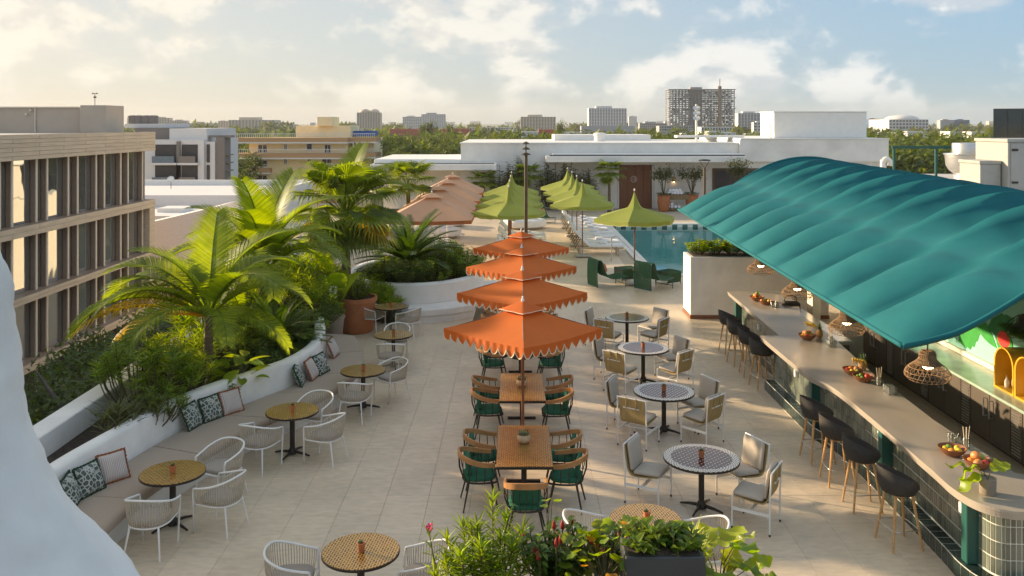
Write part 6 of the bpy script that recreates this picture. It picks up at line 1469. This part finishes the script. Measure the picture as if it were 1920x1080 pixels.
for mt_, L in (('leaf_light', .14), ('leaf_mid', .15), ('leaf_light', .11), ('leaf_turning', .12)):
    rows = []
    for a in range(9):
        t_ = a/8; w_ = L*.55*sqrt(max(0, 1-(2*t_-1)**2)); z = .05*L*sin(t_*9)-.12*L*t_*t_; rows.append([(L*t_, -w_, z+.25*w_), (L*t_, -w_*.5, z+.06*w_), (L*t_, 0, z), (L*t_, w_*.5, z+.06*w_), (L*t_, w_, z+.25*w_)])
    sg_me.append(MB().strip(rows).mesh('leaf', MATS[mt_], 'all'))
big_leaf_plant('sea_grape', 'round-leaved sea grape with yellowing leaves in the middle of the planting', (.86, 8.2, .92), 80, .72, .5, [sg_me[0], sg_me[1], sg_me[2], sg_me[0], sg_me[1], sg_me[3]], 11, .9); big_leaf_plant('sea_grape', 'tall thin sea grape shoot behind the oleander', (.36, 8.8, .85), 9, .95, .1, [sg_me[1], sg_me[0]], 12, .75)
lob = []
for L in (.26, .32):
    rows = []
    for a in range(17):
        t_ = a/16; w_ = L*.33*sin(pi*min(1, .05+.93*t_))**.6*(1+.14*sin(t_*26)); z = -.18*L*t_*t_+.02*sin(t_*14); rows.append([(L*t_, -w_, z+.3*w_), (L*t_, -w_*.5, z+.1*w_), (L*t_, 0, z), (L*t_, w_*.5, z+.1*w_), (L*t_, w_, z+.3*w_)])
    lob.append(MB().strip(rows).mesh('leaf', MATS['leaf_light'], 'all'))
big_leaf_plant('wavy_leaf_plant', 'large wavy-leaved plant at the right end of the planting', (1.95, 8.35, .9), 24, .62, .42, lob, 13, 1.15); big_leaf_plant('wavy_leaf_plant', 'single large wavy leaves above the round sea grape', (.98, 8.55, .95), 9, .72, .2, lob, 14, 1.0)
t = rosettes('dracaena', 'yellow-striped dracaena tuft right of the slate box', (1.72, 8.3, 1.0), [(0, 0, .62), (.03, -.06, .5)], 'leaf_variegated', .22, .02, 15, 40)
# plant pot on the bar
pt = thing('concrete_pot', 'brown concrete pot on the near end of the bar', 'plant pot', (5.62, 10.42, 1.1205)); MB().lathe([(.085, 0), (.09, .005), (.095, .19), (.085, .19), (.08, .17)], 26).obj('pot', MATS['taupe_pot'], pt, smooth=50); MB().lathe([(.079, 0), (.01, .005)], 18, (0, 0, .165)).obj('soil', MATS['soil'], pt)
t = thing('leaf_plant', 'potted plant with a few wavy bright leaves on the bar', 'plant', (5.62, 10.42, 1.287))
for (a, e, s_, x, y, z) in ((2.7, -.2, .95, -.08, .03, .08), (3.4, .35, .95, -.07, -.01, .06), (.4, -.25, .75, .07, .03, .09), (2.9, .6, .7, -.12, 0, .16)): ob('leaf', lob[0], t, (x, y, z), (.3, e, a), s_*1.5); MB().tube([(0, 0, 0), (x*.5, y*.5, z*.8), (x, y, z)], .005, 5).obj('stalk', MATS['stem'], t)
# dark hanging plant under the canopy
hp = shrub('hanging_fern', 'dark feathery plant hanging at the back of the bar', 'hf', (8.0, 13.5, 2.05), ('leaf_dark', 150, .5, .55, .6, 60, 26, .2, .02, True, .1), .7, 0, cat='plant'); hp.rotation_euler = (pi, 0, 0); hp.location = (8.2, 14.0, 2.45)

# ------------------------------------------------------------------ trees below and the wooded city
def crown_mesh(seed, n, rx, rz, leaf, mat, clumps=26):
    rr = random.Random(seed); mb = MB()
    cl = []
    for k in range(clumps):
        while True:
            p = Vector((rr.uniform(-1, 1), rr.uniform(-1, 1), rr.uniform(-.5, 1)))
            if .35 < p.length < 1: break
        cl.append((Vector((p.x*rx, p.y*rx, p.z*rz)), rx*rr.uniform(.22, .4)))
    for i in range(n):
        c, r = cl[i % clumps]; d = Vector((rr.gauss(0, 1), rr.gauss(0, 1), rr.gauss(0, 1)+.2)).normalized(); p = c+d*r*(rr.random()**.35)
        q = Vector((rr.gauss(0, 1), rr.gauss(0, 1), rr.gauss(0, .5)))+d*.5; q.normalize(); s_ = q.cross(Vector((rr.random()-.5, rr.random()-.5, 1))).normalized(); L = leaf*rr.uniform(.6, 1.3)
        mb.add([p-s_*L*.3, p+q*L*.5-s_*L*.1, p+q*L, p+s_*L*.35+q*L*.3], [(0, 1, 2, 3)])
    return mb.mesh('crown', MATS[mat])
M('tree_a', (.075, .105, .018), rough=.6, var=.3, scale=.6, trans=.3, rnd=.3, hue=.02); M('tree_b', (.11, .145, .02), rough=.6, var=.3, scale=.6, trans=.32, rnd=.3, hue=.02); M('bark', (.10, .08, .06), rough=.9, var=.3)
CR = [crown_mesh(1, 2600, 4.2, 3.2, .62, 'tree_a'), crown_mesh(2, 2600, 4.0, 3.4, .6, 'tree_b'), crown_mesh(3, 2400, 3.6, 3.8, .6, 'tree_a')]
CRN = crown_mesh(4, 15000, 3.4, 2.2, .24, 'tree_a', 48)
tkm = MB().tube([(0, 0, 0), (.1, 0, 3), (0, .1, 6.5), (.2, 0, 9)], [.4, .3, .22, .08], 8)
for a in range(5): tkm.tube([(0, 0, 4.5+.5*a), (1.4*cos(a*1.3), 1.4*sin(a*1.3), 6.6+.5*a), (2.4*cos(a*1.3), 2.4*sin(a*1.3), 7.6+.4*a)], [.14, .09, .03], 5)
tk_me = tkm.mesh('trunk', MATS['bark'], 'all')
def tree(x, y, top, lb, crown, sc=1, group='trees beyond the hotel', z0=-14, squash=1):
    t = thing('broadleaf_tree', lb, 'tree', (x, y, z0), R.random()*6, group); h = top-z0
    ob('trunk', tk_me, t, None, None, (sc, sc, (h-1.5*sc)/9.0)); ob('crown', crown, t, (0, 0, h-3.2*sc*squash), (0, 0, R.random()*6), (sc, sc, sc*squash)); return t
# dark trees in the lane below the parapet
for i, (x, y, top, s_, lb) in enumerate(((-11.0, 21.5, -1.2, 1.0, 'dark tree crown just below the near parapet'), (-12.5, 26.0, -.9, 1.05, 'dark tree crown in the lane beside the office windows'), (-10.4, 27.5, -1.5, .95, 'dark tree crown behind the parapet and narrow-leaved shrub'), (-13.5, 31.5, -.9, 1.1, 'dark tree crown below the coconut fronds'), (-11.2, 34.0, -1.3, 1.0, 'dark tree crown hidden behind the coconut palm'), (-15.5, 36.5, -1.4, 1.0, 'dark tree crown closest to the office wall'), (-9.6, 18.0, -1.9, .9, 'dark tree crown nearest the white plaster mound'))):
    tree(x, y, top, lb, CRN, s_, 'trees in the lane below', squash=1.1)
# ------------------------------------------------------------------ nearer trees beyond the pool house
k = 0
def spotname(i): return i
TX = [(430, 150, 276), (434, 138, 292), (425, 130, 305), (720, 175, 262), (748, 150, 266), (735, 130, 282), (775, 160, 262), (800, 185, 258), (790, 138, 280), (822, 150, 268), (845, 135, 276), (862, 170, 262), (880, 210, 262), (712, 210, 256), (760, 230, 255), (830, 240, 254), (905, 190, 262), (930, 170, 265), (960, 200, 258), (990, 175, 262), (1020, 210, 256), (1050, 180, 260), (1082, 200, 256), (1110, 170, 262), (1140, 210, 256), (1168, 180, 259), (1200, 200, 256), (1230, 175, 260), (1262, 205, 256), (1290, 180, 260), (1325, 200, 256), (1352, 175, 260), (1385, 205, 256), (1415, 180, 259), (1448, 200, 256), (1640, 180, 262), (1668, 150, 262), (1690, 130, 270), (1712, 160, 258), (1738, 140, 264), (1760, 175, 256), (1788, 130, 262), (1812, 165, 255), (1838, 145, 260), (1700, 100, 282), (1745, 105, 280), (1790, 108, 284), (1668, 95, 292)]
ORD = {}
def zone(x):
    if x < 445: return 'between the grey flats and the yellow block'
    if x < 880: return 'between the yellow block and the pool house'
    if x < 1460: return 'above the pool house roof'
    return 'beyond the green guard rail'
cnt = {}
for (x, Y, top) in TX: cnt[zone(x)] = cnt.get(zone(x), 0)+1
words = ['first', 'second', 'third', 'fourth', 'fifth', 'sixth', 'seventh', 'eighth', 'ninth', 'tenth', 'eleventh', 'twelfth', 'thirteenth', 'fourteenth', 'fifteenth', 'sixteenth', 'seventeenth', 'eighteenth', 'nineteenth', 'twentieth']
seen = {}
for (x, Y, top) in sorted(TX):
    zt = 5.5-(top-232)*Y/FPX; z_ = zone(x); seen[z_] = seen.get(z_, 0)+1
    tree((x-962)*Y/FPX, Y, zt, 'leafy green tree %s, %s from the left' % (z_, words[seen[z_]-1]), CR[(seen[z_]*7) % 3], R.uniform(1.0, 1.5), 'trees '+z_)
# conifer-like feathery trees standing higher
for x, Y, top, lb in ((808, 330, 227, 'tall feathery pine left of the red roofed hall'), (795, 330, 231, 'second feathery pine beside the white tower block'), (1052, 300, 227, 'tall feathery pine right of the pale tower block'), (846, 330, 233, 'small feathery pine above the red hall')):
    t = thing('feathery_pine', lb, 'tree', ((x-962)*Y/FPX, Y, -14), 0, 'feathery pines'); h = 5.5-(top-232)*Y/FPX+14
    ob('trunk', tk_me, t, None, None, (.8, .8, h*.95/9)); ob('crown', CR[2], t, (0, 0, h*.72), None, (.62, .62, h*.075))
# far wood: one mass
def wood():
    rr = random.Random(77); mb = MB()
    lows = []
    for s in range(6):
        r2 = random.Random(s); v = []; f = []
        for i in range(120):
            d = Vector((r2.gauss(0, 1), r2.gauss(0, 1), abs(r2.gauss(0, 1))*.9)).normalized(); p = Vector((d.x*5, d.y*5, d.z*4.2))*(.75+.3*r2.random()); q = Vector((r2.gauss(0, 1), r2.gauss(0, 1), r2.gauss(0, .6)))+d*.3; q.normalize(); s_ = q.cross(d+Vector((.1, .2, .3))).normalized(); L = 2.0*r2.uniform(.6, 1.3); o = len(v)
            v += [p-s_*L*.4, p+q*L*.5-s_*L*.2, p+q*L, p+s_*L*.45+q*L*.3]; f.append((o, o+1, o+2, o+3))
        lows.append((v, f))
    for i in range(1500):
        Y = 210*(1/(1-rr.random()*.86)); X = (rr.uniform(-60, 1980)-962)*Y/FPX*1.08
        sc = rr.uniform(.8, 1.5)*(1+Y/900); z = -14+rr.uniform(3.5, 8.0); v, f = lows[i % 6]
        mb.add([(X+p.x*sc, Y+p.y*sc, z+p.z*sc) for p in v], f)
    o = mb.obj('far_wood', MATS['tree_far']); tag(o, 'hazy green mass of treetops spreading to the horizon', 'woodland', kind='stuff')
M('tree_far', (.085, .115, .02), rough=.7, var=.35, scale=.02, trans=.2, rnd=.3, hue=.02); wood()

# ------------------------------------------------------------------ skyline
M('far_cream', (.55, .47, .38), rough=.85, var=.05, scale=.05); M('far_white', (.62, .61, .60), rough=.85, var=.05, scale=.05); M('far_grey', (.36, .37, .39), rough=.85, var=.06, scale=.05); M('far_glass', (.10, .14, .19), rough=.25); M('far_red', (.38, .06, .04), rough=.8); M('far_win', (.10, .105, .115), rough=.3); M('far_blue', (.08, .16, .30), rough=.3); M('far_brown', (.28, .2, .15), rough=.85)
def tower(lb, p0, p1, ytop, Y, mat, floors, bays, ybase=250, depth=None, win='far_win', parapet=True, group='far skyline buildings'):
    s = Y/FPX; x0, x1 = (p0-962)*s, (p1-962)*s; z1 = 5.5-(ytop-232)*s; z0 = -14; dp = depth or (x1-x0)*.5
    t = thing('tower_block', lb, 'building', ((x0+x1)/2, Y, z0), 0, group); w_ = x1-x0
    MB().box(-w_/2, w_/2, 0, dp, 0, z1-z0).obj('wall', MATS[mat], t)
    if parapet: MB().box(-w_*.3, w_*.12, dp*.2, dp*.8, z1-z0+.01, z1-z0+w_*.06).obj('plant_room', MATS[mat], t)
    if floors:
        mb = MB(); zb = 14+5.5-(ybase-232)*s; fh = (z1-z0-zb)/floors; bw_ = w_/bays
        for f in range(floors):
            for b_ in range(bays):
                xx = -w_/2+b_*bw_; zz = zb+f*fh; mb.box(xx+bw_*.2, xx+bw_*.8, -w_*.004, -.01, zz+fh*.25, zz+fh*.8)
        tag(mb.obj('windows', MATS[win], t), kind='stuff')
    return t
tower('pale cream slab block left of centre on the skyline with ribbed front', 428, 515, 225, 900, 'far_cream', 9, 14, 244); tower('cream wing at the left of the ribbed slab block', 409, 428, 227, 930, 'far_cream', 8, 4, 244); tower('pale block just right of the ribbed slab', 515, 548, 231, 950, 'far_white', 6, 6, 246)
tower('twin-domed cream tower right of the yellow block', 669, 713, 211, 800, 'far_cream', 16, 9, 240, parapet=False)
for i, x in enumerate((682, 700)):
    s = 800/FPX; d = MB().lathe([(4.6, 0), (4.6, 1.2), (3.8, 2.4), (1.5, 3.2), (.1, 3.4)], 12); tag(d.obj('tower_dome', MATS['far_cream'], smooth='all', loc=((x-962)*s, 806, 5.5+21*s)), ('left', 'right')[i]+' rounded cap on the twin-domed cream tower', 'dome', 'rounded tower caps')
tower('white office block behind the feathery pines', 755, 790, 219, 950, 'far_white', 8, 9, 242); tower('white and grey tower right of the feathery pines', 790, 834, 214, 950, 'far_grey', 12, 10, 242, win='far_white'); 
tower('long red-roofed hall beyond the trees', 727, 880, 242, 520, 'far_red', 0, 1, parapet=False, depth=20); tower('low white building right of the red hall', 880, 968, 239, 600, 'far_white', 2, 18, 246, depth=15, parapet=False)
tower('pale ribbed tower block above the pool house', 976, 1042, 219, 800, 'far_cream', 9, 12, 243); tower('small red hall below the pale ribbed block', 1010, 1040, 243, 500, 'far_red', 0, 1, parapet=False, depth=10)
tower('white and blue banded tower left of the construction frame', 1104, 1175, 203, 650, 'far_white', 12, 14, 236, win='far_glass'); tower('long low grey base in front of the blue banded tower', 1090, 1190, 236, 620, 'far_grey', 0, 1, parapet=False, depth=12); tower('slim white block right of the blue banded tower', 1179, 1194, 218, 700, 'far_white', 0, 1, 236)
tower('low grey hospital-like block left of the construction frame', 1200, 1250, 231, 700, 'far_grey', 3, 14, 244); tower('long low pale block under the construction frame', 1236, 1300, 236, 560, 'far_grey', 2, 14, 246, depth=12, parapet=False)
tower('white low house in front of the construction frame', 1315, 1378, 238, 480, 'far_white', 1, 12, 247, depth=10, parapet=False); tower('white tower with grey side right of the construction frame', 1384, 1436, 212, 650, 'far_white', 11, 9, 243); tower('small white block below the grey-sided tower', 1413, 1442, 229, 520, 'far_white', 3, 4, 246)
tower('brown low block beside the roof box', 1442, 1462, 231, 560, 'far_brown', 0, 1, parapet=False); tower('blue glass block right of the roof box', 1628, 1650, 223, 900, 'far_blue', 5, 5, 238, win='far_white')
tower('pale hall carrying the white dome', 1667, 1741, 224, 700, 'far_white', 3, 12, 242, depth=40, parapet=False); tower('grey office left of the blue office at the right', 1763, 1790, 225, 750, 'far_grey', 0, 1); tower('blue glass office at the right of the skyline', 1791, 1818, 225, 750, 'far_blue', 4, 5, 240)
s = 700/FPX; tag(MB().lathe([(13, 0), (12.4, 1.3), (9.5, 2.7), (5, 3.6), (.2, 3.9)], 28, sx=1, sy=1).obj('white_dome', MATS['far_white'], smooth='all', loc=((1706-962)*s, 715, 5.5+8*s)), 'low white dome on the pale hall at the right', 'dome')
for i, (a, b_, yt) in enumerate(((238, 262, 221), (262, 288, 220), (288, 318, 221), (322, 350, 226), (350, 395, 231))): tower('hazy cream block, %s from the left behind the office roof' % words[i], a, b_, yt, 1000, 'far_cream', 6, 6, 242)
rr3 = random.Random(17)
for i in range(26):
    a = rr3.uniform(500, 1900); w_ = rr3.uniform(8, 26); Y = rr3.uniform(1500, 2600)
    tower('tiny hazy building on the far horizon', a, a+w_, rr3.uniform(226, 231), Y, rr3.choice(('far_cream', 'far_white', 'far_grey')), 0, 1, parapet=False, group='tiny buildings on the horizon')
lows_ = sorted((rr3.uniform(880, 1880), rr3.uniform(14, 40), rr3.uniform(300, 430), rr3.uniform(246, 251)) for i in range(14))
for i, (a, w_, Y, yt) in enumerate(lows_):
    tower('low pale roof between the treetops, %s from the left' % words[i], a, a+w_, yt, Y, 'far_white', 0, 1, parapet=False, depth=8, group='low roofs among the trees')
def frame_tower():
    Y = 620.0; s = Y/FPX; x0, x1 = (1256-962)*s, (1377-962)*s; w_ = x1-x0; z0 = -14; zt = 5.5+65*s; zb = 5.5-6*s
    t = thing('construction_tower', 'large unfinished concrete frame tower with open floors', 'building', (x0, Y, z0)); nf, nb = 18, 20; fh = (zt-zb)/nf; dp = 16
    sl = MB()
    for f in range(nf+1):
        e = 1.0 if f in (0, 5, 9, 14, 18) else 0; sl.box(-e, w_+e, -e, dp, zb-z0+f*fh-.45, zb-z0+f*fh)
    tag(sl.obj('floor_slabs', MATS['far_conc'], t), kind='stuff'); c = MB()
    for b_ in range(nb+1):
        x = w_*b_/nb; c.box(x-.28, x+.28, 0, .7, 0, zt-z0-.5); c.box(x-.2, x+.2, dp-1, dp-.5, 0, zt-z0-.5)
    tag(c.obj('columns', MATS['far_conc'], t), kind='stuff')
    inf = MB(); rq = random.Random(3)
    for f in range(nf):
        for b_ in range(nb):
            if rq.random() < (.6 if f < 9 else .12): inf.box(w_*b_/nb+.5, w_*(b_+1)/nb-.5, .5, .8, zb-z0+f*fh, zb-z0+f*fh+fh*rq.choice((.4, .55)))
            if rq.random() < (.5 if f < 9 else .22): inf.box(w_*b_/nb+.5, w_*(b_+1)/nb-.5, dp*.5, dp*.5+.3, zb-z0+f*fh, zb-z0+(f+1)*fh-.46)
    tag(inf.obj('infill_walls', MATS['far_conc2'], t), kind='stuff')
    for a in (.33, .42): MB().box(w_*a, w_*a+4.2, 3, 9, 0, zt-z0+1.5).obj('core_wall', MATS['far_conc'], t)
    MB().box(w_*.74, w_*.79, -2.2, -1.1, 0, zt-z0+2).obj('hoist', MATS['far_brown'], t); MB().box(w_*.76, w_*.77, -1.9, -1.5, zt-z0+2, zt-z0+7).obj('hoist_mast', MATS['far_brown'], t)
M('far_conc', (.33, .32, .32), rough=.9, var=.08, scale=.1); M('far_conc2', (.24, .24, .25), rough=.9, var=.1, scale=.1); frame_tower()
# ------------------------------------------------------------------ air
def haze():
    m = bpy.data.materials.new('haze_air'); m.use_nodes = True; nt = m.node_tree; nt.nodes.clear()
    out = nt.nodes.new('ShaderNodeOutputMaterial'); v = nt.nodes.new('ShaderNodeVolumePrincipled')
    v.inputs['Color'].default_value = (.93, .94, .96, 1); v.inputs['Density'].default_value = .00015; v.inputs['Anisotropy'].default_value = .1
    lnk(nt, v.outputs[0], out.inputs['Volume'])
    o = MB().box(-3200, 3200, -120, 3300, -15, 62).obj('haze', m); tag(o, 'thin pale haze filling the air to the horizon', 'haze', kind='stuff')
haze()
